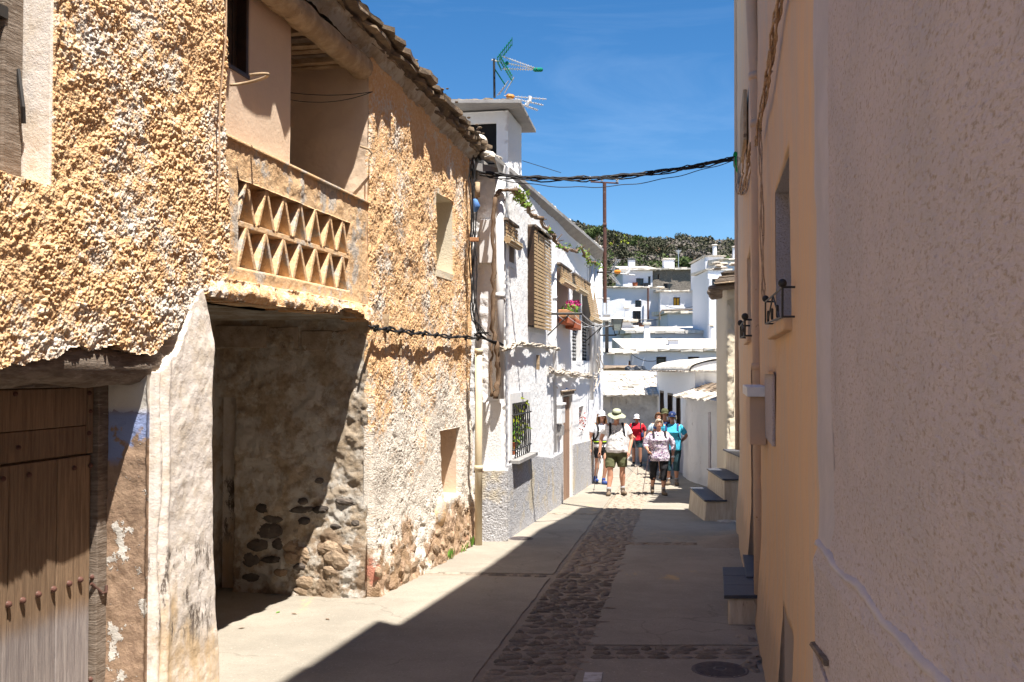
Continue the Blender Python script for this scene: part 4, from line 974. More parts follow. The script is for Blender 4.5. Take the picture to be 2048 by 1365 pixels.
# roof slab (thin corrugated fibre cement) with white stones along its rim
pn, pf = at(990, 318, 13.5), at(1207, 503, 23.9)
wn_, wf_ = WA.P(wD(13.9), Z(2.70), -.05), WA.P(wD(26.4), Z(2.72), -.05)
rf = MB(); n = 46
for i in range(n + 1):
    t = i / n; o_p = pn.lerp(pf, t); w_p = wn_.lerp(wf_, t); up = Vector((0, 0, .02 * math.sin(i * 2.1)))
    rf.v += [tuple(o_p), tuple(w_p), tuple(w_p + Vector((-1.2, 0, .35))), tuple(w_p + Vector((-1.2, 0, .45))), tuple(w_p + Vector((0, 0, .11))), tuple(o_p + Vector((0, 0, .06)))]
    if i:
        b = (i - 1) * 6
        for j in range(6): rf.f.append((b + j, b + (j + 1) % 6, b + 6 + (j + 1) % 6, b + 6 + j)); rf.m.append(0)
rf.f += [tuple(range(6)), tuple(n * 6 + j for j in range(5, -1, -1))]; rf.m += [0, 0]
ro = rf.build('roof', M['grey'], WH, jit=.003)
for i in range(46):
    t = (i + .5) / 46; p = pn.lerp(pf, t) + Vector((-.06, 0, .05)); mb = MB(); r = random.uniform(.035, .07); mb.ell(p, (r, r * 1.6, r * .8), 8, 5, jit=.15); mb.build('rim_stone', M['slatew'], ro)
MB().wbox(WA, wD(14), wD(26.4), Z(2.70), Z(3.05), -5.2, -.4).build('roof', M['launa'], WH)
MB().wbox(WA, WA.u_at(1066), WA.u_at(1086), Z(2.26), Z(2.29), 0, .16).build('ledge', M['slatew'], WH)
# roof tower with slab and dark opening
tw = thing('roof_tower', 'white rendered roof tower with a dark opening and wide flat slab, aerials on top', 'roof tower', (-.5, 15.5, Z(2.9)))
TF = Wall((-.06, 15.05), (-1, .2014), 1); TF = TF if TF.n.y < 0 else Wall((-.06, 15.05), (-1, .2014), -1)
o1_, o2_ = TF.uz(993, 245), TF.uz(930, 309)
grid_wall('wall', TF, 0, 1.05, Z(2.7), Z(3.93), .02, M['white'], tw, h=lambda U, V: .008 * fbm(U, V, .08, 3, 4) + .03 * np.clip(Z(3.12) + fbm(U, V, .3, 8, 3) * .04 - V, 0, .03) / .03, holes=[(o1_[0], .90, Z(3.02), o1_[1])], thick=.08)
MB().wbox(TF, o1_[0] - .02, 1.0, Z(3.0), o1_[1] + .02, -.6, -.12).build('opening', M['blackhole'], tw)
TS = Wall((-.055, 15.05), (.2014, 1), 1)
grid_wall('wall', TS, 0, 1.06, Z(2.7), Z(3.93), .02, M['white'], tw, h=lambda U, V: .008 * fbm(U, V, .08, 13, 4) + .03 * np.clip(Z(3.12) + fbm(U, V, .3, 18, 3) * .04 - V, 0, .03) / .03, thick=.08)
P = [at(891, 203, 14.75), at(1041, 197, 14.75), at(1072, 258, 16.6)]; z0 = Z(3.96)
q = [(P[0].x - .1, 14.75), (P[1].x, 14.75), (P[2].x, 16.6), (P[0].x - .1 + .3, 16.7)]
MB().prism([(x, y, z0) for x, y in q], (0, 0, .055)).build('slab', M['grey'], tw, bevel=.006)
for i in range(34): 
    r = random.uniform(.02, .05); mb = MB(); mb.ell((random.uniform(q[0][0] + .2, q[1][0] - .15), random.uniform(14.82, 14.98), z0 + .065), (r * 1.7, r * 1.5, r * .8), 7, 4, jit=.2); mb.build('roof_stone', M['slate'], tw)
# rounded ridge slabs between the roofs
for (px, py, D_, rx, rz_) in ((952, 283, 14.25, .17, .10), (975, 312, 14.1, .12, .06), (985, 318, 14.0, .14, .03)):
    mb = MB(); mb.ell(at(px, py, D_), (rx, .22, rz_), 12, 7, jit=.06); mb.build('ridge_stone', M['slatew'], WH, smooth=True)
# ---- aerials on the tower
def rod(t, a, b, r, mat, name='rod', n=6): MB().tube([a, b], r, n).build(name, M[mat], t); 
an = thing('tv_aerial', 'green and silver television aerial on a black mast above the roof tower', 'aerial', tuple(at(989, 192, 15.2)))
D_ = 15.2
MB().tube([at(989, 196, D_), at(988, 118, D_)], .018, 8).build('mast', M['iron'], an)
rod(an, at(983, 120, D_), at(998, 124, D_), .012, 'galv', 'clamp')
for (a, b, y1, y2) in ((1003, 1078, 113, 140),): pass
tip = at(1078, 140, 14.9)
for (px, py, dy) in ((1004, 113, .0), (1014, 127, .0), (1004, 138, .0)):
    rod(an, at(px, py, D_), tip, .007, 'galv', 'boom')
    s = at(px, py, D_)
    for k in range(1, 14):
        p = s.lerp(tip, k / 14); rod(an, p + Vector((-.00, -.06, 0)), p + Vector((.0, .06, 0)), .005, 'galv', 'director')
MB().caps([tip + Vector((-.06, 0, 0)), tip + Vector((.03, 0, 0))], .032, 10).build('tip', M['green'], an)
def plate(a, b, w, mat, name):
    a, b = Vector(a), Vector(b); y = Vector((0, w, 0)); th = (b - a).normalized().cross(Vector((0, 1, 0))) * .012
    MB().box8([a - y, b - y, b + y, a + y, a - y + th, b - y + th, b + y + th, a + y + th]).build(name, M[mat], an)
for k in (-.12, .12):
    v = Vector((0, k, 0)); rod(an, at(995, 121, D_) + v, at(1024, 84, D_) + v, .009, 'green', 'reflector'); rod(an, at(1001, 119, D_) + v, at(1024, 157, D_) + v, .009, 'green', 'reflector')
for k in range(9):
    t = k / 8; c = at(995, 121, D_).lerp(at(1024, 84, D_), t); rod(an, c - Vector((0, .2, 0)), c + Vector((0, .2, 0)), .006, 'green', 'reflector')
    c = at(1001, 119, D_).lerp(at(1024, 157, D_), t); rod(an, c - Vector((0, .2, 0)), c + Vector((0, .2, 0)), .006, 'green', 'reflector')
plate(at(993, 122, D_), at(1002, 141, D_), .05, 'green', 'bracket'); rod(an, at(989, 138, D_), at(1010, 170, D_), .010, 'green', 'brace')
MB().ell(at(1014, 127, D_), (.03, .05, .03), 8, 6).build('dipole', M['green'], an)
an2 = thing('tv_aerial', 'low silver yagi aerial with orange hub lying over the tower slab edge', 'aerial', tuple(at(1015, 196, 15.4)))
D_ = 15.6
for (x0, y0, x1, y1) in ((1008, 192, 1093, 199), (1030, 198, 1087, 211), (1045, 210, 1076, 221)):
    a, b = at(x0, y0, D_), at(x1, y1, D_); rod(an2, a, b, .008, 'galv', 'boom')
    for k in range(1, 12): p = a.lerp(b, k / 12); rod(an2, p - Vector((0, .07, 0)), p + Vector((0, .07, 0)), .005, 'galv', 'director')
for (x0, y0, x1, y1) in ((994, 192, 1017, 162), (1009, 187, 1028, 155), (998, 190, 1012, 170)): rod(an2, at(x0, y0, D_), at(x1, y1, D_), .010, 'galv', 'reflector')
MB().caps([at(1017, 193, D_), at(1024, 194, D_)], .04, 8).build('hub', M['orange'], an2)
MB().tube([at(1060, 193, D_), at(1059, 202, D_), at(1052, 212, D_)], .03, 8).build('dipole', M['white_p'], an2)
# ---- rusty roof pole with insulators
D_ = 24.3
up = thing('utility_pole', 'rusty metal pole with small crossarm and insulators rising at the end of the white house', 'utility pole', tuple(at(1210, 600, D_)))
def cyl(t, x0, y0, x1, y1, r, mat, name): MB().tube([at(x0, y0, D_), at(x1, y1, D_)], r, 10).build(name, M[mat], t)
cyl(up, 1210, 606, 1209, 365, .045, 'rust', 'pole'); cyl(up, 1181, 364, 1237, 367, .020, 'rust', 'crossarm'); cyl(up, 1206, 450, 1213, 450, .06, 'rust', 'band')
for (x, y) in ((1180, 362), (1204, 363), (1234, 365)): 
    p = at(x, y, D_); MB().lathe(p, [(.012, 0), (.04, .02), (.02, .04), (.05, .06), (.03, .10), (.001, .12)], 10).build('insulator', M['galv'], up)
cyl(up, 1190, 545, 1222, 545, .024, 'iron', 'crossarm'); cyl(up, 1189, 597, 1219, 598, .022, 'galv', 'crossarm'); cyl(up, 1213, 604, 1213, 628, .02, 'galv', 'stay')
MB().box(at(1207, 740, 24.3).x, at(1220, 740, 24.3).x, 24.2, 24.4, at(1210, 630, D_).z - .05, at(1210, 630, D_).z).build('foot', M['galv'], up)
an3 = thing('tv_aerial', 'wide white grid aerial with yellow hub on the arm of the rusty pole', 'aerial', tuple(at(1235, 545, D_)))
for (x0, y0, x1, y1) in ((1222, 545, 1260, 545), (1222, 540, 1239, 519), (1228, 541, 1232, 522), (1224, 548, 1240, 570), (1216, 548, 1236, 568), (1235, 543, 1275, 540), (1235, 547, 1270, 551)):
    rod(an3, at(x0, y0, D_), at(x1, y1, D_), .011, 'galv')
for k in range(8):
    t = k / 7; c = at(1224, 540, D_).lerp(at(1236, 520, D_), t); rod(an3, c - Vector((.07, .1, 0)), c + Vector((.07, .1, 0)), .005, 'galv'); c = at(1224, 549, D_).lerp(at(1238, 569, D_), t); rod(an3, c - Vector((.07, .1, 0)), c + Vector((.07, .1, 0)), .005, 'galv')
MB().ell(at(1235, 544, D_), (.09, .06, .05), 10, 6).build('hub', M['orange'], an3); MB().tube([at(1259, 538, D_), at(1257, 545, D_), at(1252, 549, D_)], .03, 8).build('dipole', M['white_p'], an3)
# ---- street lamp on wall bracket
D_ = 25.0
sl = thing('street_lamp', 'four sided lantern street lamp with frosted glass on an iron wall bracket', 'street lamp', tuple(at(1205, 655, D_)))
rod(sl, at(1168, 656, 23.4), at(1206, 652, D_), .024, 'iron', 'arm'); rod(sl, at(1177, 690, 23.6), at(1203, 655, D_), .016, 'iron', 'brace')
rod(sl, at(1196, 671, D_), at(1233, 671, D_), .018, 'iron', 'arm'); rod(sl, at(1196, 671, D_), at(1195, 684, D_), .014, 'iron', 'arm')
MB().box(at(1208.5, 0, D_).x, at(1215, 0, D_).x, D_ - .05, D_ + .08, at(0, 706, D_).z, at(0, 643, D_).z).build('post', M['iron'], sl)
lc = at(1234, 661, D_)
def ngon_lathe(c, prof, rot=math.pi / 4, n=4):
    vs = []; fs = []
    for (r, z) in prof: vs += [c + Vector((r * math.cos(rot + 2 * math.pi * j / n), r * math.sin(rot + 2 * math.pi * j / n), z)) for j in range(n)]
    for i in range(len(prof) - 1):
        for j in range(n): a = i * n + j; b = i * n + (j + 1) % n; fs.append((a, b, b + n, a + n))
    fs += [tuple(range(n - 1, -1, -1)), tuple((len(prof) - 1) * n + j for j in range(n))]; mb = MB(); mb.add(vs, fs); return mb
s = D_ / 2000
gl = ngon_lathe(lc, [(7 * s * 1.35, 0), (11 * s * 1.35, 22 * s)]).build('lamp_glass', M['lampg'], sl)
ngon_lathe(lc + Vector((0, 0, 22 * s)), [(12.5 * s * 1.38, 0), (12.5 * s * 1.38, 1.2 * s), (6.5 * s * 1.3, 8 * s), (2 * s, 11 * s), (1.5 * s, 14 * s), (.4 * s, 15 * s), (.3 * s, 25 * s)]).build('lamp_roof', M['galv'], sl)
for j in range(4):
    a = math.pi / 4 + j * math.pi / 2; v = Vector((math.cos(a), math.sin(a), 0)); rod(sl, lc + v * 7.2 * s * 1.35, lc + v * 11.2 * s * 1.35 + Vector((0, 0, 22 * s)), .011, 'iron', 'lamp_frame')
for sg in (-1, 1): rod(sl, lc + Vector((sg * 6 * s, 0, 0)), lc + Vector((sg * 4.5 * s, 0, -8 * s)), .010, 'iron', 'cradle')
rod(sl, lc + Vector((-4.5 * s, 0, -8 * s)), lc + Vector((4.5 * s, 0, -8 * s)), .010, 'iron', 'cradle')
# ---- old vine: trunk up the corner then along under the eaves
vn_t = thing('grape_vine', 'gnarled old vine climbing the corner of the white house and running under its eaves', 'vine', tuple(at(990, 798, 13.7)))
def vpath(P, r0, r1, sub=5, jit=.02):
    P = [Vector(p) for p in P]; Q = []
    for i in range(len(P) - 1):
        for k in range(sub): Q.append(P[i].lerp(P[i + 1], k / sub) + Vector([random.gauss(0, jit) for _ in range(3)]))
    Q.append(P[-1]); n = len(Q); return MB().tube(Q, [(r0 + (r1 - r0) * i / (n - 1)) * random.uniform(.8, 1.25) for i in range(n)], 8)
T1 = [at(*p) for p in ((991, 798, 13.72), (997, 760, 13.74), (995, 700, 13.72), (985, 660, 13.76), (988, 560, 13.74), (986, 470, 13.76), (989, 400, 13.78), (998, 382, 13.8), (1030, 380, 13.9))]
vpath(T1, .036, .022, 6, .010).build('trunk', M['vine'], vn_t, smooth=True)
T1 = [at(*p) for p in ((984, 795, 13.75), (981, 740, 13.76), (986, 690, 13.76), (990, 665, 13.77))]; vpath(T1, .018, .016, 5, .008).build('stem', M['vine'], vn_t, smooth=True)
ev = [(1030, 380), (1048, 408), (1062, 425), (1085, 440), (1098, 465), (1110, 480), (1122, 497), (1134, 502), (1150, 503), (1162, 497), (1172, 512), (1182, 524), (1196, 530)]
E = [WA.P(WA.uz(x, y, .16)[0], WA.uz(x, y, .16)[1], .16) for x, y in ev]
vpath(E, .030, .022, 5, .025).build('branch', M['vine'], vn_t, smooth=True)
mb = MB()
for i in range(60):
    k = random.randrange(len(E) - 1); p = E[k].lerp(E[k + 1], random.random()); d = Vector((random.uniform(-1, 1), random.uniform(-1, 1), random.uniform(-.3, 1.2))) * random.uniform(.05, .14); mb.tube([p, p + d], [.012, .006], 5)
mb.build('spurs', M['vine'], vn_t)['kind'] = 'stuff'
mb = MB()
for (x, y, n, r) in ((1040, 388, 70, .13), (1036, 395, 40, .10), (1050, 410, 25, .08), (1098, 462, 14, .06), (1118, 494, 18, .08), (1133, 492, 16, .08), (1158, 498, 22, .10), (1172, 508, 30, .12), (1178, 526, 34, .12), (1194, 530, 34, .13)):
    u, z = WA.uz(x, y, .2); leaves(mb, WA.P(u, z, .22), n, (r, r, r), .035)
mb.build('leaves', M['leaf'], vn_t)
# ---- black cable swags along the facade and across the street
def swag(name, label, pts, k=4, r=.010, mat='cable', jit=.02, n=8, tie=False, group=None, cat='cable'):
    P = [Vector(p) for p in pts]; t = thing(name, label, cat, tuple(P[0]), group)
    for j in range(k):
        off = Vector([random.gauss(0, jit * .6) for _ in range(3)]); Q = []
        for i in range(len(P) - 1):
            for q in range(n):
                f = q / n; w = P[i].lerp(P[i + 1], f) + off + Vector([random.gauss(0, jit * .12) for _ in range(3)]); a = (i * n + q) * .55 + j * 2.1; w += Vector((math.cos(a), math.cos(a), math.sin(a))) * r * 1.3; Q.append(w)
        Q.append(P[-1] + off); MB().tube(Q, r, 5).build('strand', M[mat], t, smooth=True)
    if tie:
        for i in range(len(P) - 1):
            c = P[i].lerp(P[i + 1], .5); MB().tube([c - Vector((.02, 0, .04)), c + Vector((.02, 0, .03))], r * 1.6, 5).build('tie', M[mat], t)
    return t
def onA(px, py, o=.09): u, z = A.uz(px, py, o); return A.P(u, z, o)
def onW(px, py, o=.06): u, z = WA.uz(px, py, o); return WA.P(u, z, o)
swag('wall_cable', 'twisted black cable strung with ties across the orange facade', [onA(740, 655), onA(765, 657), onA(790, 660), onA(812, 664), onA(836, 666), onA(860, 668), onA(885, 672), onA(915, 674), onA(950, 676), at(965, 676, 13.6)], 2, .012, tie=True, jit=.012)
swag('wall_cable', 'bundle of black cables dropping down the corner seam above the cream downpipe', [at(944, 318, 13.5), at(947, 400, 13.5), at(946, 500, 13.5), at(948, 600, 13.5), at(950, 640, 13.5), at(962, 662, 13.5), at(976, 668, 13.45)], 5, .009, jit=.03)
swag('wall_cable', 'grey cable looping from the corner bundle down beside the vine', [at(950, 668, 13.5), at(975, 680, 13.55), at(1005, 692, 13.85)], 4, .010, jit=.03)
swag('wall_cable', 'pale cable bundle sagging between the blind and the lower grilled window', [onW(1008, 700), onW(1024, 694), onW(1036, 688), onW(1060, 691), onW(1085, 693), onW(1108, 697), onW(1118, 700)], 6, .013, 'cable3', jit=.035)

swag('wall_cable', 'pale cable bundle sagging above the brown door', [onW(1100, 738), onW(1112, 745), onW(1130, 744), onW(1150, 748), onW(1170, 750), onW(1190, 752)], 6, .014, 'cable3', jit=.04)
swag('wall_cable', 'tangle of loose grey cables hanging at the far end of the white house', [onW(1192, 700, .1), onW(1196, 720, .15), onW(1200, 740, .1), onW(1194, 760, .1), onW(1190, 780, .08)], 4, .012, 'cable3', jit=.08)
for (px, py, lab) in ((1070, 725, 'left'), ):
    u, z = WA.uz(px, py); o = MB().wbox(WA, u, u + .05, z - .12, z + .12, .02, .07).build('stay', M['beam'], WH)
span = []
pa, pb = at(958, 347, 13.6), at(1476, 315, 15.0)
for i in range(13):
    t = i / 12; p = pa.lerp(pb, t); span.append(p - Vector((0, 0, .20 * 4 * t * (1 - t) * (1 - .25 * t))))
swag('cable_bundle', 'thick black bundle of cables slung across the street between the roofs', span, 7, .010, jit=.030, n=6)
swag('cable_bundle', 'thin slack wire hanging just under the black cable bundle over the street', [p - Vector((0, 0, .03 + .10 * math.sin(math.pi * i / 12))) for i, p in enumerate(span)], 1, .006, jit=.0, n=6)
MB().tube([at(1040, 318, 16), at(1120, 345, 20)], .005, 4)
one(MB().tube([at(1045, 322, 16), at(1122, 346, 19)], .006, 4), 'stay_wire', M['cable'], 'single thin wire running from the roof tower down over the eaves', 'wire', tuple(at(1045, 322, 16)))
mb = MB(); mb.caps([at(950, 402, 13.3), at(953, 412, 13.28), at(951, 420, 13.3)], [.03, .045, .03], 10)
one(mb, 'tied_cloth', M['blue'], 'blue cloth tied round the cables at the corner of the orange house', 'cloth', tuple(at(951, 412, 13.3)), smooth=True, jit=.006)
mb = MB(); mb.box(at(940, 0, 13.35).x, at(958, 0, 13.35).x, 13.3, 13.4, at(0, 483, 13.35).z, at(0, 476, 13.35).z); one(mb, 'cable_clip', M['terra2'], 'small ochre clip bar holding the cable bundle to the wall', 'clip', tuple(at(949, 480, 13.35)), bevel=.003)
mb = MB(); mb.tube([at(955, 365, 13.5), at(955, 395, 13.5)], .035, 8); one(mb, 'pipe_stub', M['beam'], 'stubby timber hanging in the corner under the eaves of the orange house', 'timber', tuple(at(955, 395, 13.5)), smooth=True)
# ================================================================== right side of the street
RA = Wall((.41, 0), (.2, 1), -1)
def rD(D): return RA.uy(D)
TH = thing('peach_house', 'tall peach rendered house in shade on the right with deep windows and iron rails', 'house', tuple(RA.P(rD(9), gz(9))))
def rhole(px0, px1, z0, z1): a, b = RA.u_at(px0), RA.u_at(px1); return (min(a, b), max(a, b), z0, z1)
q1 = rhole(1550, 1584, Z(.27), Z(1.16)); q2 = rhole(1494.5, 1503, Z(.36), Z(1.30)); qd = rhole(1502.5, 1512, -1.2, Z(.05)); qv = rhole(1561, 1579, -.8, Z(-1.40)); qh = rhole(1535, 1550, Z(-.50), Z(-.03))
RH = [q1, q2, qd, qv]
def th_(U, V):
    base = .06 * np.clip((.55 - V) / .8, 0, 1) ** 1.4
    return base + fbm(U, V * .5, 1.3, 301, 3) * .018 + fbm(U, V, .15, 303, 3) * .006 + .035 * np.exp(-((V - (1.02 - (U - rD(6)) * .18)) / .04) ** 2) * 0
def topz(U): return np.interp(U, [rD(0), rD(4.90), rD(5.0), rD(11.6), rD(15.0)], [11.15, 11.15, 10.05, 9.82, 8.75])
grid_wall('wall', RA, rD(3.3), rD(15.0), -1.1, 11.3, .035, M['tan'], TH, h=th_, keep=lambda U, V: V < topz(U), holes=RH, thick=.05)
for hh in (q1, q2, qd, qv):
    a, b, c0, c1 = hh; mb = MB()
    mb.wbox(RA, b - .003, b + .06, c0 - .02, c1 + .03, -.42, -.012); mb.wbox(RA, a - .06, a + .003, c0 - .02, c1 + .03, -.42, -.012); mb.wbox(RA, a, b, c1 - .003, c1 + .06, -.42, -.012); mb.wbox(RA, a, b, c0 - .06, c0 + .003, -.42, -.012)
    wv = mb.build('door' if hh is qd else 'window', M['pink' if hh is not q1 else 'nearw'], TH)
    MB().wbox(RA, a, b, c0, c1, -.44, -.40).build('leaf' if hh is qd else 'pane', M['brown' if hh is qd else 'glass'], wv)
    if hh in (q1, q2): MB().wbox(RA, a - .05, b + .08, c0 - .07, c0 + .005, -.3, .045).build('sill', M['tan'], wv, bevel=.012, jit=.004)
# masses behind (rooms)
def mass(name, D0, D1, z1a, z1b, mat, par, o=-.45, dep=-6.5):
    mb = MB(); P = [RA.P(rD(D0), -1.2, dep), RA.P(rD(D1), -1.2, dep), RA.P(rD(D1), -1.2, o), RA.P(rD(D0), -1.2, o), RA.P(rD(D0), z1a, dep), RA.P(rD(D1), z1b, dep), RA.P(rD(D1), z1b, o), RA.P(rD(D0), z1a, o)]
    return mb.box8(P).build(name, mat, par)
mass('inner_wall', 4.95, 14.98, 9.9, 8.65, M['tan'], TH); mass('inner_wall', 3.4, 4.95, 11.0, 11.0, M['tan'], TH)
MB().box8([RA.P(rD(4.97), 10.05, -6.6), RA.P(rD(15.05), 8.72, -6.6), RA.P(rD(15.05), 8.72, .06), RA.P(rD(4.97), 10.05, .06), RA.P(rD(4.97), 10.15, -6.6), RA.P(rD(15.05), 8.82, -6.6), RA.P(rD(15.05), 8.82, .06), RA.P(rD(4.97), 10.15, .06)]).build('roof', M['launa'], TH)
# hatch cover
hx = MB().wbox(RA, qh[0], qh[1], qh[2], qh[3], .0, .021).build('hatch', M['nearw'], TH, bevel=.006)
MB().wbox(RA, qh[0] - .02, qh[1] + .02, qh[3], qh[3] + .02, .01, .04).build('hatch_frame', M['tan'], hx)
# flower rails of black iron with ball finials
def rail(pxs, pys, o, r, lab, sc=1.0):
    def q(px, py): u, z = RA.uz(px, py, o); return RA.P(u, z, o)
    (xa, ya, yb), (xc, yc, yd) = pxs, pys
    t = thing('iron_flower_rail', lab, 'window rail', tuple(q(xa, yb)), 'iron flower rails under the windows of the peach house')
    A1, A2, C1, C2 = q(xa, ya), q(xa, yb), q(xc, yc), q(xc, yd)
    for a, b in ((A1, A2), (C1, C2), (A1, C1), (A2, C2)): MB().tube([a, b], r, 7).build('bar', M['iron'], t)
    m = A1.lerp(C1, .5)
    for a, b in ((m, A2.lerp(C2, .15)), (m, A2.lerp(C2, .85))): MB().tube([a, b], r * .9, 7).build('bar', M['iron'], t)
    for k in (.25, .55, .8):
        a = A1.lerp(C1, k) + Vector((0, 0, -.03)); b = A2.lerp(C2, k) + Vector((0, 0, .01)); MB().caps([a.lerp(b, .45), a.lerp(b, .95)], r * 1.5, 7).build('drop', M['iron'], t)
    for p in (A1, A2, C1, C2): MB().tube([p, p - RA.n * o], r, 7).build('stay', M['iron'], t)
    for p in (A1, C1): MB().ell(p + Vector((0, 0, .02 * sc)), (.022 * sc,) * 3, 12, 8).build('ball', M['iron'], t, smooth=True)
rail((1565, 575, 634), (1531, 604, 648), .06, .0055, 'larger black iron flower rail with two balls on the nearer window', 1.0)
rail((1490, 640, 672), (1481, 652, 676), .10, .009, 'smaller black iron flower rail on the far window of the peach house', 1.5)
# meter box, painted pipe, cables
t = thing('meter_box', 'grey beige meter box with a pale lid fixed beside the peach house door', 'meter box', tuple(RA.P(rD(9.6), Z(-.6))))
u0, u1 = RA.u_at(1497, .11), RA.u_at(1512, .11)
MB().wbox(RA, u0 - .75, u0, Z(-.56), Z(-.20), .01, .13).build('box', M['pipep'], t, bevel=.006)
MB().wbox(RA, u0 - .80, u0 + .28, Z(-.20), Z(-.125), .0, .15).build('lid', M['white_p'], t, bevel=.006)
def rpipe(pts, r, label, mat='pipep', cols=()):
    P = [at(*p) for p in pts]; t = thing('downpipe', label, 'downpipe', tuple(P[-1])); MB().tube(P, r, 14).build('pipe', M[mat], t, smooth=True)
    for (px, py, D_) in cols: c = at(px, py, D_); MB().tube([c, c + Vector((0, 0, .06))], r * 1.15, 14).build('collar', M[mat], t, smooth=True); 
    return t
rpipe([(1490, -400, 8.7), (1503, 0, 8.7), (1511, 160, 8.7), (1514, 260, 8.7), (1515, 500, 8.7), (1517, 760, 8.7), (1519, 1000, 8.7), (1521, 1262, 8.7)], .052, 'peach painted downpipe running the full height of the shaded house', cols=((1511, 160, 8.7), (1514, 255, 8.7), (1517, 740, 8.7), (1518, 880, 8.7)))
rpipe([(1470, -400, 15.2), (1476, 0, 15.2), (1477, 500, 15.2), (1478, 900, 15.2)], .06, 'pinkish downpipe at the far corner of the peach house')
def onR(px, py, o=.05): u, z = RA.uz(px, py, o); return RA.P(u, z, o)
swag('wall_cable', 'thick paint spattered cable bundle slanting down the top of the peach house wall', [onR(1578, -80), onR(1560, 0), onR(1550, 60), onR(1542, 120), onR(1532, 180), onR(1520, 245), onR(1514, 290)], 5, .0065, 'cable2', jit=.014, tie=True)
swag('wall_cable', 'paint spattered cables running down beside the long peach downpipe', [onR(1519, 260), onR(1522, 330), onR(1524, 450), onR(1526, 560), onR(1527, 600)], 3, .005, 'cable2', jit=.012)
swag('wall_cable', 'loops of cables tied at the far end of the peach house near the green tape', [onR(1500, 290), onR(1496, 330), onR(1489, 370), onR(1482, 390), onR(1478, 370), onR(1475, 315)], 5, .008, 'cable2', jit=.04)
mb = MB(); mb.caps([at(1471, 308, 15), at(1475, 330, 14.95), at(1477, 342, 14.95)], [.03, .06, .03], 10); one(mb, 'tape_wrap', M['gtape'], 'green tape wrapped round the cable bundle at the peach house corner', 'tape', tuple(at(1474, 330, 15)), smooth=True, jit=.008)
mb = MB(); mb.wbox(RA, rD(10.6), rD(11.8), Z(2.45), Z(3.0), .02, .06); one(mb, 'cable_board', M['beam'], 'ochre board fixed high on the peach house behind the downpipe', 'board', tuple(RA.P(rD(11.8), Z(2.9), .04)), bevel=.01)
for (px, py) in ((1543, 498), (1600, 655), (1548, 772)): pass
# near white rendered house
NH = thing('white_rendered_house', 'white stippled wall in shade closest to the camera along the right edge', 'house', tuple(RA.P(rD(2), gz(2))))
def nh(U, V):
    led = Z(-.60) + (rD(3.8) - U) * .06
    edge_ = -np.clip(U - rD(3.38) + .10, 0, 1) ** 2 * 4
    return .045 + edge_ + np.clip((led - V) / .06, 0, 1) * .030 + fbm(U, V, .5, 401, 4) * .010 + fbm(U, V, .035, 403, 2) * .0022 + .012 * np.exp(-((V - led) / .05) ** 2)
hv = (rD(2.15), rD(2.75), Z(-1.02), Z(-.86))
grid_wall('wall', RA, rD(.2), rD(3.41), -.8, 4.6, .011, M['nearw'], NH, h=nh, thick=.25)
MB().wbox(RA, rD(-6), rD(.2), -.6, 11.1, -.3, .05).build('side_wall', M['nearw'], NH)
MB().wbox(RA, rD(.2), rD(3.40), 4.6, 11.1, -.3, .045).build('side_wall', M['nearw'], NH)
mass('inner_wall', -6.0, 3.38, 11.1, 11.1, M['nearw'], NH, o=-.26)
grid_wall('corner_strip', RA, rD(3.0), rD(3.40), -.6, 4.58, .02, M['smoothw'], NH, h=lambda U, V: .058 + fbm(U, V, .3, 421, 4) * .012 - np.clip(rD(3.08) - U, 0, 1) * .18 - np.clip(U - rD(3.35), 0, 1) * .4, thick=.02)
U_, V_ = np.meshgrid(np.linspace(rD(.9), rD(3.34), 150), np.linspace(-1, 1, 9), indexing='ij'); zc = Z(-.585) + (rD(3.4) - U_) * .055 + fbm(U_, U_ * 0, .4, 431, 3) * .015
Zb = zc + V_ * .022; Ob = .072 - abs(V_) ** 2 * .04 + fbm(U_, V_, .1, 433, 3) * .005; Xb = RA.p.x + RA.d.x * U_ + RA.n.x * Ob; Yb = RA.p.y + RA.d.y * U_ + RA.n.y * Ob
ID_ = np.arange(U_.size).reshape(U_.shape); np_mesh('render_band', np.stack([Xb, Yb, Zb], -1).reshape(-1, 3), np.stack([ID_[:-1, :-1], ID_[:-1, 1:], ID_[1:, 1:], ID_[1:, :-1]], -1).reshape(-1, 4), M['smoothw'], NH, True)
MB().wbox(RA, RA.u_at(1712), RA.u_at(1672), Z(-1.5), Z(-.915), .06, .082).build('hatch', M['nearw'], NH, bevel=.004)
MB().wbox(RA, RA.u_at(1705), RA.u_at(1672), Z(-.86), Z(-.845), .06, .09, dz=-.05).build('rotten_lath', M['oldw'], NH, jit=.003)
# threshold tread and single step box
tr = thing('door_tread', 'dark slate tread inside the doorway of the peach house', 'step', tuple(RA.P(rD(9.8), gz(9.8))))
MB().wbox(RA, qd[0] + .01, qd[1] - .01, gz(9.8) + .26, gz(9.8) + .30, -.38, .10).build('tread', M['dslate'], tr, bevel=.004)
MB().wbox(RA, qd[0] + .01, qd[1] - .01, -1, gz(9.8) + .26, -.38, .06).build('riser', M['tan'], tr)
c = gp(1480, 1245); D0 = c.y
sb = thing('step_block', 'single low doorstep block with dark slate planks on top in front of the peach house', 'step', (c.x, c.y, c.z))
x0, x1 = at(1452, 740, 8.68).x, at(1516, 740, 8.68).x; ht = at(0, 1198, 8.66).z
D1 = (CZ - ht) / ((1138 - 740) / 2000)
mb = MB(); mb.box8([(x0 - .01, 8.62, -.5), (x1 + .2, 8.62, -.5), (x1 + .5, D1 + .03, -.5), (x0 + .27, D1 + .03, -.5), (x0 + .01, 8.68, ht), (x1 + .2, 8.68, ht), (x1 + .5, D1, ht), (x0 + .29, D1, ht)])
mb.build('block', M['stepm'], sb, bevel=.02, jit=.006)
n = 3
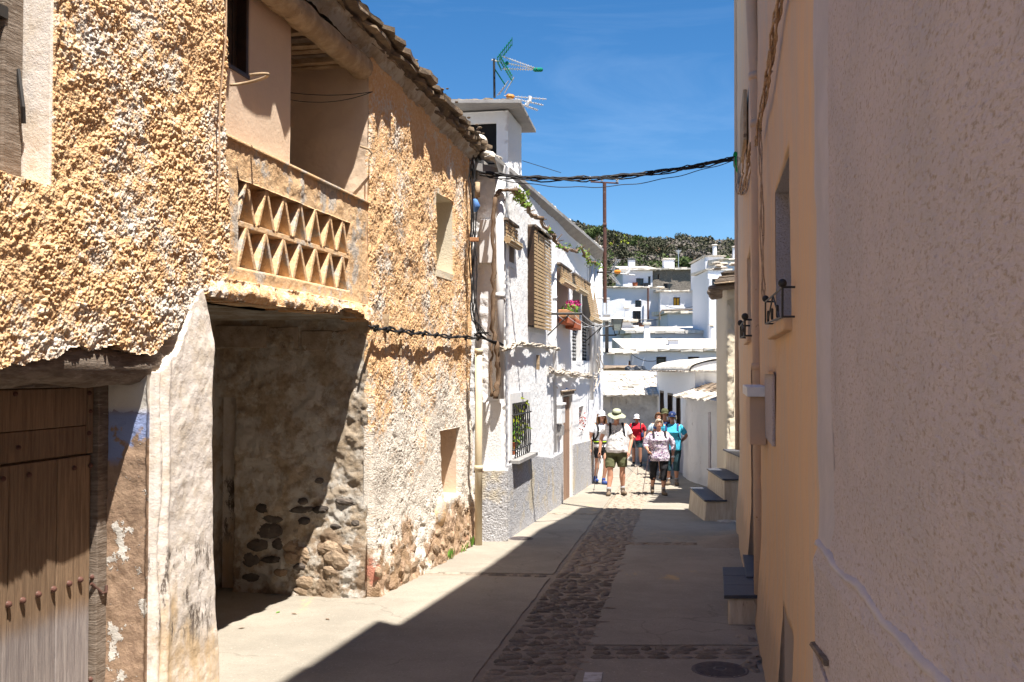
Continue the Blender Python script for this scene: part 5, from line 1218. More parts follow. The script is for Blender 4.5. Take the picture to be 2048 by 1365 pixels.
for i in range(n):
    ya = 8.65 + (D1 - 8.65) * i / n + .003; yb_ = 8.65 + (D1 - 8.65) * (i + 1) / n - .003
    MB().box8([(x0 - .035 + .2 * (y_ - 8.65) if q_ else x1 + .05 + .2 * (y_ - 8.65), y_, z_) for z_ in (ht + .001, ht + .032) for (q_, y_) in ((1, ya), (0, ya), (0, yb_), (1, yb_))]).build('plank', M['dslate'], sb, bevel=.004)
# rubble and broken mortar at the foot of the peach wall
for i in range(14):
    D_ = random.uniform(5.6, 9.2); p = RA.P(rD(D_), gz(D_), random.uniform(.08, .20)); r = random.uniform(.015, .05)
    if 8.5 < D_ < 10.4: continue
    mb = MB(); mb.ell((0, 0, 0), (r * 1.5, r * 1.7, r * .7), 7, 4, jit=.2); o = mb.build('stone', M['cob'], ST); o.location = p
# ---- flight of steps beyond the peach house
sp_ = thing('stone_steps', 'flight of three pale rendered steps with dark slate treads beyond the peach house corner', 'steps', (3.4, 16.6, gz(16.6)))
tops = ((3.13, .0, -.198), (3.43, .30, .14), (3.76, .64, .486))
for i, (xs, dx, zt) in enumerate(tops):
    xe = 4.6 if i == 2 else tops[i + 1][0] + .04
    yn, yf = 16.22 + .02 * i, 17.95 - .01 * i; fl = .07 if i == 0 else .02
    mb = MB(); mb.box8([(xs - fl, yn - .05, -.9), (4.6, yn - .05, -.9), (4.6, yf, -.9), (xs - fl + .05, yf, -.9), (xs, yn, zt - .03), (4.6, yn, zt - .03), (4.6, yf, zt - .03), (xs + .07, yf, zt - .03)])
    mb.build('step', M['stepm'], sp_, bevel=.02, jit=.008)
    for k in range(2 if i < 2 else 1):
        a = yn - .03 + (yf - yn + .03) * k / 2; b = yn - .03 + (yf - yn + .03) * (k + 1) / 2 - .004 if i < 2 else yf
        MB().box8([(xs - .03 + .04 * k, a, zt - .028), (xe, a, zt - .028), (xe, b, zt - .028), (xs - .03 + .04 * k + .04, b, zt - .028), (xs - .03 + .04 * k, a, zt), (xe, a, zt), (xe, b, zt), (xs - .03 + .04 * k + .04, b, zt)]).build('tread', M['dslate'], sp_, bevel=.003)
for i in range(22):
    p = Vector((random.uniform(3.3, 4.0), random.uniform(16.0, 16.15), 0)); r = random.uniform(.02, .06); mb = MB(); mb.ell((p.x, p.y, gz(p.y) + .0), (r * 1.6, r, r * .6), 7, 4, jit=.2); mb.build('rubble', M['slatew'], sp_)
# ---- small house behind the steps with log eaves
lg = thing('log_eaved_house', 'narrow cream house corner with weathered log eaves and grey door recess behind the steps', 'house', (4.2, 18.3, gz(18.3)))
x0 = at(1453, 740, 18.05).x
FW = Wall((x0, 18.05), (1, 0), 1); FW = FW if FW.n.y < 0 else Wall((x0, 18.05), (1, 0), -1)
grid_wall('wall', FW, 0, 2.2, -1, Z(1.50), .02, M['cream'], lg, h=lambda U, V: .02 + fbm(U, V, .3, 501, 4) * .05 - np.clip(.05 - U, 0, 1) ** 2 * 9 + fbm(U, V, .05, 503, 3) * .01, holes=[(.125, .9, .486, Z(.02))], thick=.3)
MB().wbox(FW, .12, .95, .45, Z(.05), -.32, -.22).build('door', M['nearw'], lg)
SW = Wall((x0 + .02, 18.05), (.25, 1), -1)
grid_wall('wall', SW, 0, 2.6, -1.1, Z(1.45), .03, M['cream'], lg, h=lambda U, V: .0 + fbm(U, V, .3, 511, 4) * .05 - np.clip(.05 - U, 0, 1) ** 2 * 9, thick=.3)
MB().box(x0 + .34, x0 + 2.4, 18.4, 20.6, -1.2, Z(1.45)).build('inner_wall', M['cream'], lg)
for i in range(6):
    y = 17.95 + i * .42; MB().caps([(x0 - .30 + i * .10 + random.uniform(-.05, .05), y, Z(1.46)), (x0 + .9, y + .02, Z(1.60))], .06, 10).build('log', M['oldw'], lg, smooth=True)
for k in range(6):
    z = 1.54 + k * .035; mb = MB(); x_ = x0 - .30 + k * .035
    mb.box8([(x_, 17.72, Z(z)), (x0 + 2.4, 17.66, Z(z + .25)), (x0 + 2.4, 20.7, Z(z + .25)), (x_ + .75, 20.7, Z(z)), (x_, 17.72, Z(z + .03)), (x0 + 2.4, 17.66, Z(z + .30)), (x0 + 2.4, 20.7, Z(z + .30)), (x_ + .75, 20.7, Z(z + .03))])
    mb.build('eave_board', M['oldw' if k % 2 else 'slate'], lg, jit=.02)
for i in range(9):
    r = random.uniform(.03, .07); mb = MB(); mb.ell((x0 - .15 + random.uniform(-.1, .6), 17.75 + random.uniform(0, .3), Z(1.83) + random.uniform(-.02, .1)), (r * 2.2, r * 1.5, r * .6), 8, 4, jit=.2); mb.build('roof_stone', M['slatew'], lg)
# ---- low curved white house and the long white house with windows
cw = thing('curved_white_shed', 'low white shed with a rounded corner and small stone tiled roof behind the steps', 'shed', (4.5, 23, gz(23)))
pc = [(4.47, 26.2), (4.36, 25.0), (4.33, 24.3), (4.36, 23.6), (4.44, 22.6), (4.56, 21.4), (4.72, 20.4), (4.85, 19.6)]
def ribbon(name, P, z0, z1, mat, par, step=.06, amp=.02, seed=1, thick=.3):
    P = [Vector((x, y, 0)) for x, y in P]; L = [0]
    for i in range(1, len(P)): L.append(L[-1] + (P[i] - P[i - 1]).length)
    n = int(L[-1] / step); us = np.linspace(0, L[-1], n); xs = np.interp(us, L, [p.x for p in P]); ys = np.interp(us, L, [p.y for p in P])
    k = np.ones(5) / 5; xs[2:-2] = np.convolve(xs, k, 'valid'); ys[2:-2] = np.convolve(ys, k, 'valid')
    m = int((z1 - z0) / step); zs = np.linspace(z0, z1, m); U, V = np.meshgrid(us, zs, indexing='ij')
    dx, dy = np.gradient(xs), np.gradient(ys); ln = np.hypot(dx, dy); nx, ny = -dy / ln, dx / ln
    s = 1 if (nx[n // 2] < 0) else -1
    H = fbm(U, V, .4, seed, 4) * amp + fbm(U, V, .08, seed + 3, 3) * amp * .3
    X = xs[:, None] + s * nx[:, None] * H; Y = ys[:, None] + s * ny[:, None] * H
    X2 = xs[:, None] - s * nx[:, None] * thick + 0 * V; Y2 = ys[:, None] - s * ny[:, None] * thick + 0 * V
    ID = np.arange(U.size).reshape(U.shape); N = U.size
    Q = [np.stack([ID[:-1, :-1], ID[1:, :-1], ID[1:, 1:], ID[:-1, 1:]], -1).reshape(-1, 4)]
    t_ = ID[:, -1]; Q.append(np.stack([t_[:-1], t_[1:], t_[1:] + N, t_[:-1] + N], -1)); e = ID[0, :]; Q.append(np.stack([e[:-1], e[1:], e[1:] + N, e[:-1] + N], -1)); e = ID[-1, :]; Q.append(np.stack([e[:-1], e[1:], e[1:] + N, e[:-1] + N], -1))
    V_ = np.concatenate([np.stack([X, Y, V], -1).reshape(-1, 3), np.stack([X2, Y2, V], -1).reshape(-1, 3)])
    return np_mesh(name, V_, np.concatenate(Q), mat, par, True)
ribbon('wall', pc, -1.3, 1.24, M['white2'], cw, amp=.03, seed=601)
MB().box(4.62, 6.4, 20.6, 25.1, -1, 1.22).build('inner_wall', M['white2'], cw)
a, b = Vector((4.44, 22.6, 0)), Vector((4.56, 21.4, 0)); RN = Wall((4.44, 22.6), (.12, -1.2), 1); RN = RN if RN.n.x < 0 else Wall((4.44, 22.6), (.12, -1.2), -1)
MB().wbox(RN, .05, .17, -.6, .95, -.01, .035).build('niche', M['nearw'], cw, bevel=.01, jit=.01)
for r_ in range(4):
    for i in range(15):
        u = i / 14; y = 25.2 - u * 4.2; xx = np.interp(-y, [-26.2, -25, -24.3, -23.6, -22.6, -21.4, -20.4], [4.47, 4.36, 4.33, 4.36, 4.44, 4.56, 4.72]) - .16 + r_ * .22; z = 1.27 + r_ * .075 + random.uniform(-.01, .01)
        mb = MB(); mb.box(-.16, .16, -.15, .15, 0, .035); o = mb.build('roof_tile', M['slatew' if r_ < 2 else 'slate'], cw, jit=.015, local=True); o.location = Vector((xx, y, z)) - org(cw); o.rotation_euler = (random.uniform(-.06, .06), -.32 + random.uniform(-.06, .06), random.uniform(-.15, .15))
MB().box8([(4.2, 20.6, 1.23), (6.4, 20.6, 1.55), (6.4, 25.15, 1.55), (4.3, 25.15, 1.23), (4.2, 20.6, 1.26), (6.4, 20.6, 1.62), (6.4, 25.15, 1.62), (4.3, 25.15, 1.26)]).build('roof', M['slatew'], cw)
lw = thing('long_white_house', 'single storey white house with brown windows and rounded tiled roof at the street bend', 'house', (5, 29, gz(29)))
NW = Wall((3.94, 0), (.026, 1), -1)
nD = lambda D: NW.uy(D)
nh_ = [(nD(25.9), nD(27.1), .20, 1.13), (nD(27.7), nD(28.5), .20, 1.17), (nD(29.3), nD(30.4), -1.3, 1.20), (nD(31.3), nD(32.3), .2, 1.23)]
grid_wall('wall', NW, nD(25.15), nD(33.2), -1.5, 1.86, .04, M['white'], lw, h=lambda U, V: fbm(U, V, .6, 701, 3) * .012, holes=nh_, thick=.25)
for i, (a, b, c0, c1) in enumerate(nh_):
    nm = 'door' if i == 2 else 'window'; wv = MB().wbox(NW, a, b, c0, c1, -.2, -.16).build(nm, M['brown'], lw)
    for (ua, ub, za, zb) in ((a, a + .06, c0, c1), (b - .06, b, c0, c1), (a + .06, b - .06, c1 - .06, c1), (a + .06, b - .06, c0, c0 + .06)): MB().wbox(NW, ua, ub, za, zb, -.16, .012).build('frame', M['brown'], wv)
    MB().wbox(NW, a + .06, b - .06, c0 + .06, c1 - .06, -.158, -.13).build('pane', M['glass'], wv)
MB().wbox(NW, nD(25.2), nD(29.2), -1.5, .08, .02, .05).build('plinth', M['nearw'], lw); MB().wbox(NW, nD(30.5), nD(33.1), -1.5, .0, .02, .05).build('plinth', M['nearw'], lw)
MB().box(4.9, 9, 25.6, 33, -1.5, 1.8).build('inner_wall', M['white2'], lw)
GW = Wall((4.60, 25.2), (1, 0), 1); GW = GW if GW.n.y < 0 else Wall((4.60, 25.2), (1, 0), -1)
grid_wall('wall', GW, 0, 4, 1.0, 1.86, .05, M['white'], lw, h=lambda U, V: fbm(U, V, .6, 711, 3) * .02, thick=.25)
MB().prism([(4.46, 24.99, 1.86)] + [(9.2, 24.99, 1.86), (9.2, 24.99, 2.18)] + [(4.46 + 1.5 * (1 - math.cos(a_)), 24.99, 1.85 + .33 * math.sin(a_) ** .8) for a_ in np.linspace(1.5, .05, 10)], (0, .2, 0)).build('wall', M['white2'], lw)
# rounded roof: ribs of tile rows curving over
Vv = []; Ff = []; n, m = 66, 12
for i in range(n + 1):
    y = 24.95 + (33.4 - 24.95) * i / n
    for j in range(m + 1):
        a = (math.pi / 2) * j / m; rib = .03 * abs(math.sin(i * 1.15)) if y > 27.3 else .012 * math.sin(i * .7)
        x = 4.42 + (y - 25.2) * .026 + 1.5 * (1 - math.cos(a)) ; z = 1.86 + (.36 + rib) * math.sin(a) ** .8
        Vv.append((x, y, z + random.uniform(-.008, .008)))
for i in range(n):
    for j in range(m): k = i * (m + 1) + j; Ff.append((k, k + m + 1, k + m + 2, k + 1))
mb = MB(); mb.add(Vv, Ff); mb.build('roof', M['slatew'], lw, smooth=False)
Vv = []; Ff = []
MB().box(5.9, 9.4, 24.9, 33.4, 1.85, 2.22).build('roof', M['slatew'], lw)
for i in range(46):
    x = 4.45 + i * .10; mb = MB(); mb.box(x, x + .09, 24.86, 25.3, 1.865, 1.90); mb.build('roof_slab', M['slatew'], lw, jit=.012) if i < 34 else None
for i in range(58):
    y = 25.0 + i * .145; x = 4.33 + (y - 25.2) * .026; mb = MB(); mb.box(x, x + .3, y, y + .12, 1.845 + random.uniform(0, .012), 1.875); mb.build('roof_slab', M['slate' if i % 2 else 'slatew'], lw, jit=.012)
mb = MB()
for i in range(900):
    p = Vector((random.uniform(5.8, 8.5), random.uniform(24.9, 27.5), 2.22)); h_ = random.uniform(.03, .10); mb.add([p, p + Vector((.02, 0, 0)), p + Vector((random.uniform(-.03, .03), 0, h_))], [(0, 1, 2)])
o = mb.build('dry_weeds', M['beam'], lw); o['kind'] = 'stuff'
# ---- grey walled shed closing the view at the bend
ew = thing('stained_white_shed', 'low shed with stained peeling whitewash and rough stone slab roof closing the street', 'shed', (3.8, 33.3, gz(33.3)))
EWW = Wall((2.2, 33.0), (1, .02), 1); EWW = EWW if EWW.n.y < 0 else Wall((2.2, 33.0), (1, .02), -1)
grid_wall('wall', EWW, 0, 2.75, -1.6, 1.06, .03, M['stainw'], ew, h=lambda U, V: fbm(U, V, .35, 801, 4) * .06 + fbm(U, V, .06, 803, 3) * .012 + .06 * (U < 1.05) - .0, thick=.3)
MB().wbox(EWW, 1.05 - .02, 1.08, -1.4, .95, .0, .075).build('buttress', M['white2'], ew, bevel=.01)
MB().box(2.2, 4.9, 33.4, 37, -1.6, 1.05).build('inner_wall', M['white2'], ew)
for r_ in range(9):
    x = 2.1
    while x < 4.95:
        w = random.uniform(.10, .26); mb = MB(); mb.box(-w / 2, w / 2, -.22, .22, 0, random.uniform(.03, .07)); o = mb.build('roof_slab', M['slatew' if random.random() < .85 else 'launa'], ew, jit=.02, local=True)
        o.location = Vector((x + w / 2, 32.85 + r_ * .33, 1.08 + r_ * .078 + random.uniform(-.015, .02))) - org(ew); o.rotation_euler = (.22 + random.uniform(-.08, .08), random.uniform(-.06, .06), random.uniform(-.2, .2)); x += w * .95
MB().box8([(2.1, 32.8, 1.05), (4.95, 32.8, 1.05), (4.95, 36, 1.80), (2.1, 36, 1.80), (2.1, 32.8, 1.09), (4.95, 32.8, 1.09), (4.95, 36, 1.86), (2.1, 36, 1.86)]).build('roof', M['slatew'], ew)
tp = MB()
for i in range(7):
    c = at(1256 + i * 5.5, 741 + random.uniform(-3, 3), 36.2); tp.ell(c, (random.uniform(.10, .17), .2, random.uniform(.09, .14)), 9, 6, jit=.15)
one(tp, 'tarpaulin', M['tarp'], 'bundled black tarpaulin lying on the stone roof of the stained shed', 'tarpaulin', tuple(at(1272, 745, 36.2)))
mb = MB()
for i in range(4): mb.ell(at(1266 + i * 6, 747, 35.9), (.07, .12, .06), 8, 5, jit=.2)
one(mb, 'tarpaulin', M['pblue'], 'pale grey sheet tucked beneath the black tarpaulin on the shed roof', 'tarpaulin', tuple(at(1275, 748, 35.9)))
# ================================================================== houses on the slope behind
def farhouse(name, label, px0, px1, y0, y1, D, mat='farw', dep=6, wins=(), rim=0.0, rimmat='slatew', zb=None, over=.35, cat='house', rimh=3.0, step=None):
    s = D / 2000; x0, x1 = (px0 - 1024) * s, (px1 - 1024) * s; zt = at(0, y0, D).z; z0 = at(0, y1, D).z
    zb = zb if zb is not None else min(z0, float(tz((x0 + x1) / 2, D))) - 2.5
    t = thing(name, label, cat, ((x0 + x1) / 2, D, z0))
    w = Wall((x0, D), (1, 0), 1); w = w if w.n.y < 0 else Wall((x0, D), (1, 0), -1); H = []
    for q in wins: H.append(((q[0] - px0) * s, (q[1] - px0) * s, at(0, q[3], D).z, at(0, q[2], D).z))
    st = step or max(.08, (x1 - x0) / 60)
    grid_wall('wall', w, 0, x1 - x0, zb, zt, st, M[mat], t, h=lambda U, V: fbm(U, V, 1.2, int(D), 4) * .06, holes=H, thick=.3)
    for q, h_ in zip(wins, H):
        kind = q[4] if len(q) > 4 else 'glass'; nm = 'door' if (len(q) > 5) else 'window'
        f = MB().wbox(w, h_[0], h_[1], h_[2], h_[3], -.28, -.22).build(nm, M['brown'], t)
        MB().wbox(w, h_[0] + .07, h_[1] - .07, h_[2] + .07, h_[3] - .07, -.22, -.19).build('pane', M[kind], f)
        if h_[1] - h_[0] > .5: MB().wbox(w, (h_[0] + h_[1]) / 2 - .03, (h_[0] + h_[1]) / 2 + .03, h_[2], h_[3], -.2, -.16).build('mullion', M['brown'], f)
    mb = MB(); mb.box(x0 + .02, x1 - .02, D + .35, D + dep, zb, zt - .02); mb.build('side_wall', M[mat], t)
    if rim:
        h_ = rimh * s; n = max(4, int((x1 - x0 + 2 * over) / .55)); ww = (x1 - x0 + 2 * over) / n
        for i in range(n):
            mb = MB(); xa = x0 - over + i * ww; mb.box(xa, xa + ww * .97, D - over + random.uniform(-.05, .05), D + 1.2, zt + random.uniform(-.02, .03), zt + h_ * random.uniform(.8, 1.15)); mb.build('roof_slab', M[rimmat], t, jit=.03)
        mb = MB(); mb.box8([(x0 - over, D - .1, zt - .02), (x1 + over, D - .1, zt - .02), (x1 + over, D + dep, zt + .1), (x0 - over, D + dep, zt + .1), (x0 - over, D - .1, zt + h_), (x1 + over, D - .1, zt + h_), (x1 + over, D + dep, zt + h_ + rim), (x0 - over, D + dep, zt + h_ + rim)]); mb.build('roof', M[rimmat], t)
    return t
def chimney(px0, px1, y0, y1, D, label, cap=True, mat='farw', taper=1.0, round_=False, dark=False):
    s = D / 2000; x0, x1 = (px0 - 1024) * s, (px1 - 1024) * s; c = (x0 + x1) / 2; w = (x1 - x0) / 2; z0, z1 = at(0, y1, D).z, at(0, y0, D).z; h_ = z1 - z0
    t = thing('chimney', label, 'chimney', (c, D, z0)); mb = MB()
    if round_:
        MB().lathe((c, D, z0 - .5), [(w, 0), (w * .95, .5 + h_ * .86)], 16).build('stack', M[mat], t, smooth=False)
        MB().lathe((c, D, z0 + h_ * .86), [(w * .8, 0), (w * .8, h_ * .05), (w * 1.4, h_ * .06), (w * 1.2, h_ * .12), (.01, h_ * .14)], 16).build('cap', M['slatew'], t)
    else:
        k = taper; mb.box8([(c - w, D - w, z0 - .6), (c + w, D - w, z0 - .6), (c + w, D + w, z0 - .6), (c - w, D + w, z0 - .6), (c - w * k, D - w * k, z1 - h_ * .12), (c + w * k, D - w * k, z1 - h_ * .12), (c + w * k, D + w * k, z1 - h_ * .12), (c - w * k, D + w * k, z1 - h_ * .12)]).build('stack', M[mat], t, bevel=.03)
        MB().box(c - w * k - .08, c + w * k + .08, D - w * k - .08, D + w * k + .08, z1 - h_ * .12 + .002, z1).build('cap', M['tarp' if dark else 'slatew'], t, bevel=.02)
    return t
g = 'glass'
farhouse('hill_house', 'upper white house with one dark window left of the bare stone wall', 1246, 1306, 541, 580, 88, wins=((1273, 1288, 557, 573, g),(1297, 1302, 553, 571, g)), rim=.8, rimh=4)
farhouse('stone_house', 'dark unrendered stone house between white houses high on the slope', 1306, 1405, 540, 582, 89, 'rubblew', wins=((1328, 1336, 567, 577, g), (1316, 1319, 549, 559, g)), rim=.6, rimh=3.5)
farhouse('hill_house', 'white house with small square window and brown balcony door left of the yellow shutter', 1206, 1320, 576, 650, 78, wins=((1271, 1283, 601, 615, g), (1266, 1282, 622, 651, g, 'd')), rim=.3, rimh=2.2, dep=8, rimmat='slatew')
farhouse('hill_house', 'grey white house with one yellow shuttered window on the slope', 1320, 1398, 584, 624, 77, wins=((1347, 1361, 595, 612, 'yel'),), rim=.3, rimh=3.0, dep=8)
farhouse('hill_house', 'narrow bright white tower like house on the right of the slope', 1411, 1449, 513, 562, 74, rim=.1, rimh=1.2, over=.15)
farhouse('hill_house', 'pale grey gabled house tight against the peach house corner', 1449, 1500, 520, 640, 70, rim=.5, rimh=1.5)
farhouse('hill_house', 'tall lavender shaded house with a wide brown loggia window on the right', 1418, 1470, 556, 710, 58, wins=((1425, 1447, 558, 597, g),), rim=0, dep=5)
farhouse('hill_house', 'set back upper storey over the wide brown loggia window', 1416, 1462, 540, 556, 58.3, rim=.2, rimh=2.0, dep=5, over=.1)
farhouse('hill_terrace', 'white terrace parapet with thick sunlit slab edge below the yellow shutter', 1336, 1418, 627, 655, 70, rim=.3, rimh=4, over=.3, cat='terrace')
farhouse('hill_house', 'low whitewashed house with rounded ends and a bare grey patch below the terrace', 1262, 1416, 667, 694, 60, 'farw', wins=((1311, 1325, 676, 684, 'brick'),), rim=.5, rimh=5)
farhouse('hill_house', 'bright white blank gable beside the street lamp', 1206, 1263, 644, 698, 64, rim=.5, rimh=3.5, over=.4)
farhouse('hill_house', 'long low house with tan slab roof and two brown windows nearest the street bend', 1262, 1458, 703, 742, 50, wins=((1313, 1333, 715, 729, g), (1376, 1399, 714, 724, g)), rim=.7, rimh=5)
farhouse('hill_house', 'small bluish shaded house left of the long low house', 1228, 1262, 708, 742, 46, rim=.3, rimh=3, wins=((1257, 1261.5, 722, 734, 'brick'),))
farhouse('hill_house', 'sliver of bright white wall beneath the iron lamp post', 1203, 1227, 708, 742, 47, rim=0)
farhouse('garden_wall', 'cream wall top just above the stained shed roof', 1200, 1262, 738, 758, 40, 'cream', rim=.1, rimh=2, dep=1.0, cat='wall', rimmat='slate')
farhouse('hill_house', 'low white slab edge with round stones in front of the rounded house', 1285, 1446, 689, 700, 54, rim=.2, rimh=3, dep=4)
chimney(1257, 1270, 518, 538, 90, 'white chimney with black wrapped cowl on the upper white house', dark=True)
chimney(1327, 1348, 518, 538, 91, 'broad square white chimney above the bare stone wall')
chimney(1426, 1435, 489, 513, 75, 'slim white chimney with terracotta top on the tower like house', round_=True)
chimney(1249, 1258, 614, 642, 65, 'small white chimney on the bright blank gable', taper=.8)
chimney(1286, 1301, 645, 690, 58, 'tall tapered white chimney in the middle of the slope', taper=.7)
chimney(1419, 1428, 648, 694, 57, 'round bluish white chimney with mushroom cap', round_=True)
chimney(1337, 1356, 679, 697, 52, 'squat box chimney with an open brick red mouth')
chimney(1444, 1456, 664, 693, 51, 'square brick chimney beside the peach house corner', mat='brick')
chimney(1466, 1474, 492, 524, 71, 'white chimney with orange top half hidden by the peach house', round_=True)
# terrace railing and door recess panel
rl = thing('balcony_railing', 'thin iron railing on the terrace of the house with the brown balcony door', 'railing', tuple(at(1300, 654, 74)))
for i in range(26):
    px = 1264 + i * 2.0; MB().tube([at(px, 654, 74), at(px, 640, 74)], .018, 4).build('baluster', M['iron'], rl)
MB().tube([at(1264, 640, 74), at(1316, 640, 74)], .03, 5).build('top_rail', M['iron'], rl)
one(MB().box(at(1314, 0, 74).x, at(1334, 0, 74).x, 73.9, 74.1, at(0, 653, 74).z, at(0, 636, 74).z), 'screen', M['cream'], 'tan screen panel at the end of the iron terrace railing', 'screen', tuple(at(1324, 653, 74)))
for (px, y0, y1, D_, lab) in ((1296, 577, 640, 77.5, 'brownish drainpipe between the door and the yellow shutter'), (1391, 586, 622, 76.5, 'drainpipe right of the yellow shutter')):
    one(MB().tube([at(px, y0, D_), at(px, y1, D_)], .07, 8), 'drainpipe', M['rust'], lab, 'drainpipe', tuple(at(px, y1, D_)))
def wire(a, b, sag, D_, lab):
    p, q = at(*a, D_), at(*b, D_); one(MB().tube([p.lerp(q, i / 12) - Vector((0, 0, sag * 4 * (i / 12) * (1 - i / 12))) for i in range(13)], .022, 4), 'wire', M['cable'], lab, 'wire', tuple(p))
wire((1262, 708), (1312, 722), .15, 49.5, 'thin wire drooping across the long low house front'); wire((1300, 540), (1352, 520), .3, 86, 'wire running up to the square chimney'); wire((1330, 612), (1412, 600), .4, 74, 'wire strung in front of the yellow shuttered house')
for (x, y0, y1, D_, lab) in ((1357, 500, 536, 88, 'thin aerial mast behind the square chimney'),):
    t = thing('tv_aerial', lab, 'aerial', tuple(at(x, y1, D_))); MB().tube([at(x, y1, D_), at(x, y0, D_)], .035, 5).build('mast', M['galv'], t)
    for k in range(5): MB().tube([at(x - 6 + k, y0 + 2 + k * 1.5, D_), at(x + 6 - k, y0 + 1 + k * 1.5, D_)], .022, 4).build('rod', M['galv'], t)
for (px, py, D_, m_, lab) in ((1270, 569, 87.5, 'terra', 'terracotta pot by the upper window, left one'), (1292, 570, 87.5, 'tarp', 'black bin beside the upper white house door'), (1283, 650, 77, 'terra', 'terracotta pot by the brown balcony door')):
    p = at(px, py, D_); one(MB().lathe(p - Vector((0, 0, .3)), [(.18, 0), (.24, .4), (.27, .44), (.22, .44)], 12), 'pot', M[m_], lab, 'pot', tuple(p))
pp = [(1320, 640), (1319, 628), (1324, 621), (1400, 619), (1412, 622), (1417, 640), (1417, 660)]
one(MB().tube([at(x, y, 69.5) for x, y in pp], .06, 6), 'pergola_pipe', M['oldw'], 'bent dark pipe frame over the white terrace parapet', 'pipe frame', tuple(at(1320, 640, 69.5)))
# ---- vegetation on the hill
def clump(mb, c, r, n, s, mi):
    mb.mi = mi
    for i in range(n):
        d = Vector((random.gauss(0, 1), random.gauss(0, 1), random.gauss(0, 1))).normalized() * (.55 + .45 * random.random()); d.z = abs(d.z) * .9 if random.random() < .8 else d.z * .4
        p = c + Vector((d.x * r, d.y * r, d.z * r * .85)); a = Vector((random.uniform(-1, 1), random.uniform(-1, 1), random.uniform(-.2, 1))).normalized(); b = a.orthogonal().normalized(); b = Matrix.Rotation(random.uniform(0, 6.28), 3, a) @ b; q = a.cross(b); k = s * random.uniform(.6, 1.4)
        mb.add([p - b * k, p + q * k * .6, p + b * k, p - q * k * .6], [(0, 1, 2, 3)])
mb = MB(); rng = random.Random(5)
for i in range(6000):
    y = 92 + (250 - 92) * rng.random() ** .8; x = y * rng.uniform(.02, .27); z = float(tz(x, y)); zone = float(fbm(x, y, 22, 77, 3)); hi = (y - 92) / 158
    r = rng.uniform(.55, 1.4) * (.75 + .6 * hi); q = rng.random() + zone * .7
    mi = 0 if q < .36 else (1 if q < .66 else 2)
    if hi < .25 and rng.random() < .3: mi = 3
    if hi > .85: r *= rng.uniform(.4, .9)
    clump(mb, Vector((x, y, z + r * .15)), r, int(26 + 22 * r), .09 + .0008 * y, mi)
o = mb.build('hillside_scrub', [M['dark_leaf'], M['olive_leaf'], M['bare_leaf'], M['light_leaf']]); o['kind'] = 'stuff'; o['label'] = 'mixed oak scrub and bare bushes covering the hillside'
def tree(px, py, D, r, h, mat, label, n=420):
    p = at(px, py, D); zb = min(float(tz(p.x, D)), p.z - .6 * r); t = thing('tree', label, 'tree', (p.x, D, zb))
    P = [Vector((p.x, D, zb - .3)), Vector((p.x + .1, D, (zb + p.z) / 2)), p]
    MB().tube(P, [.16, .12, .05], 7).build('trunk', M['vine'], t)
    for k in range(4): a = k * 1.6; MB().tube([P[1], p + Vector((math.cos(a) * r * .6, math.sin(a) * r * .6, r * .2))], [.07, .02], 5).build('limb', M['vine'], t)
    mb = MB()
    for k in range(9):
        c = p + Vector((random.uniform(-.5, .5) * r, random.uniform(-.5, .5) * r, random.uniform(-.45, .2) * r * h)); clump(mb, c, r * random.uniform(.30, .5), n // 5, .14, 0)
    mb.build('crown', M[mat], t)
tree(1193, 462, 120, 2.0, .9, 'light_leaf', 'round bright green tree on the hillside left of the rusty pole')
tree(1238, 480, 130, 1.9, 1.0, 'yl', 'yellow green bush glowing beside the dark oak right of the rusty pole', 260)
tree(1226, 478, 128, 2.6, 1.0, 'dark_leaf', 'dark round oak just right of the rusty pole')
tree(1277, 484, 135, 1.6, 1.0, 'light_leaf', 'small fresh green round bush in the middle of the slope')
tree(1247, 502, 118, 1.7, 1.2, 'dark_leaf', 'dark conical tree above the black cowled chimney')
tree(1318, 492, 130, 3.3, 1.1, 'dark_leaf', 'largest dark oak in the centre of the hillside', 700)
tree(1370, 525, 105, 1.7, .7, 'light_leaf', 'bright green bush behind the roofs right of the square chimney')
tree(1390, 515, 112, 1.8, .7, 'terra2x' if 'terra2x' in M else 'bare_leaf', 'reddish brown dry bush behind the roofs')
tree(1385, 490, 150, 2.5, .9, 'dark_leaf', 'wide dark oak on the right shoulder of the hill', 600)
tree(1365, 476, 205, 2.2, .9, 'dark_leaf', 'dark oak breaking the ridge line left of two', 500)
tree(1395, 480, 205, 2.4, .8, 'dark_leaf', 'dark oak breaking the ridge line right of two', 500)
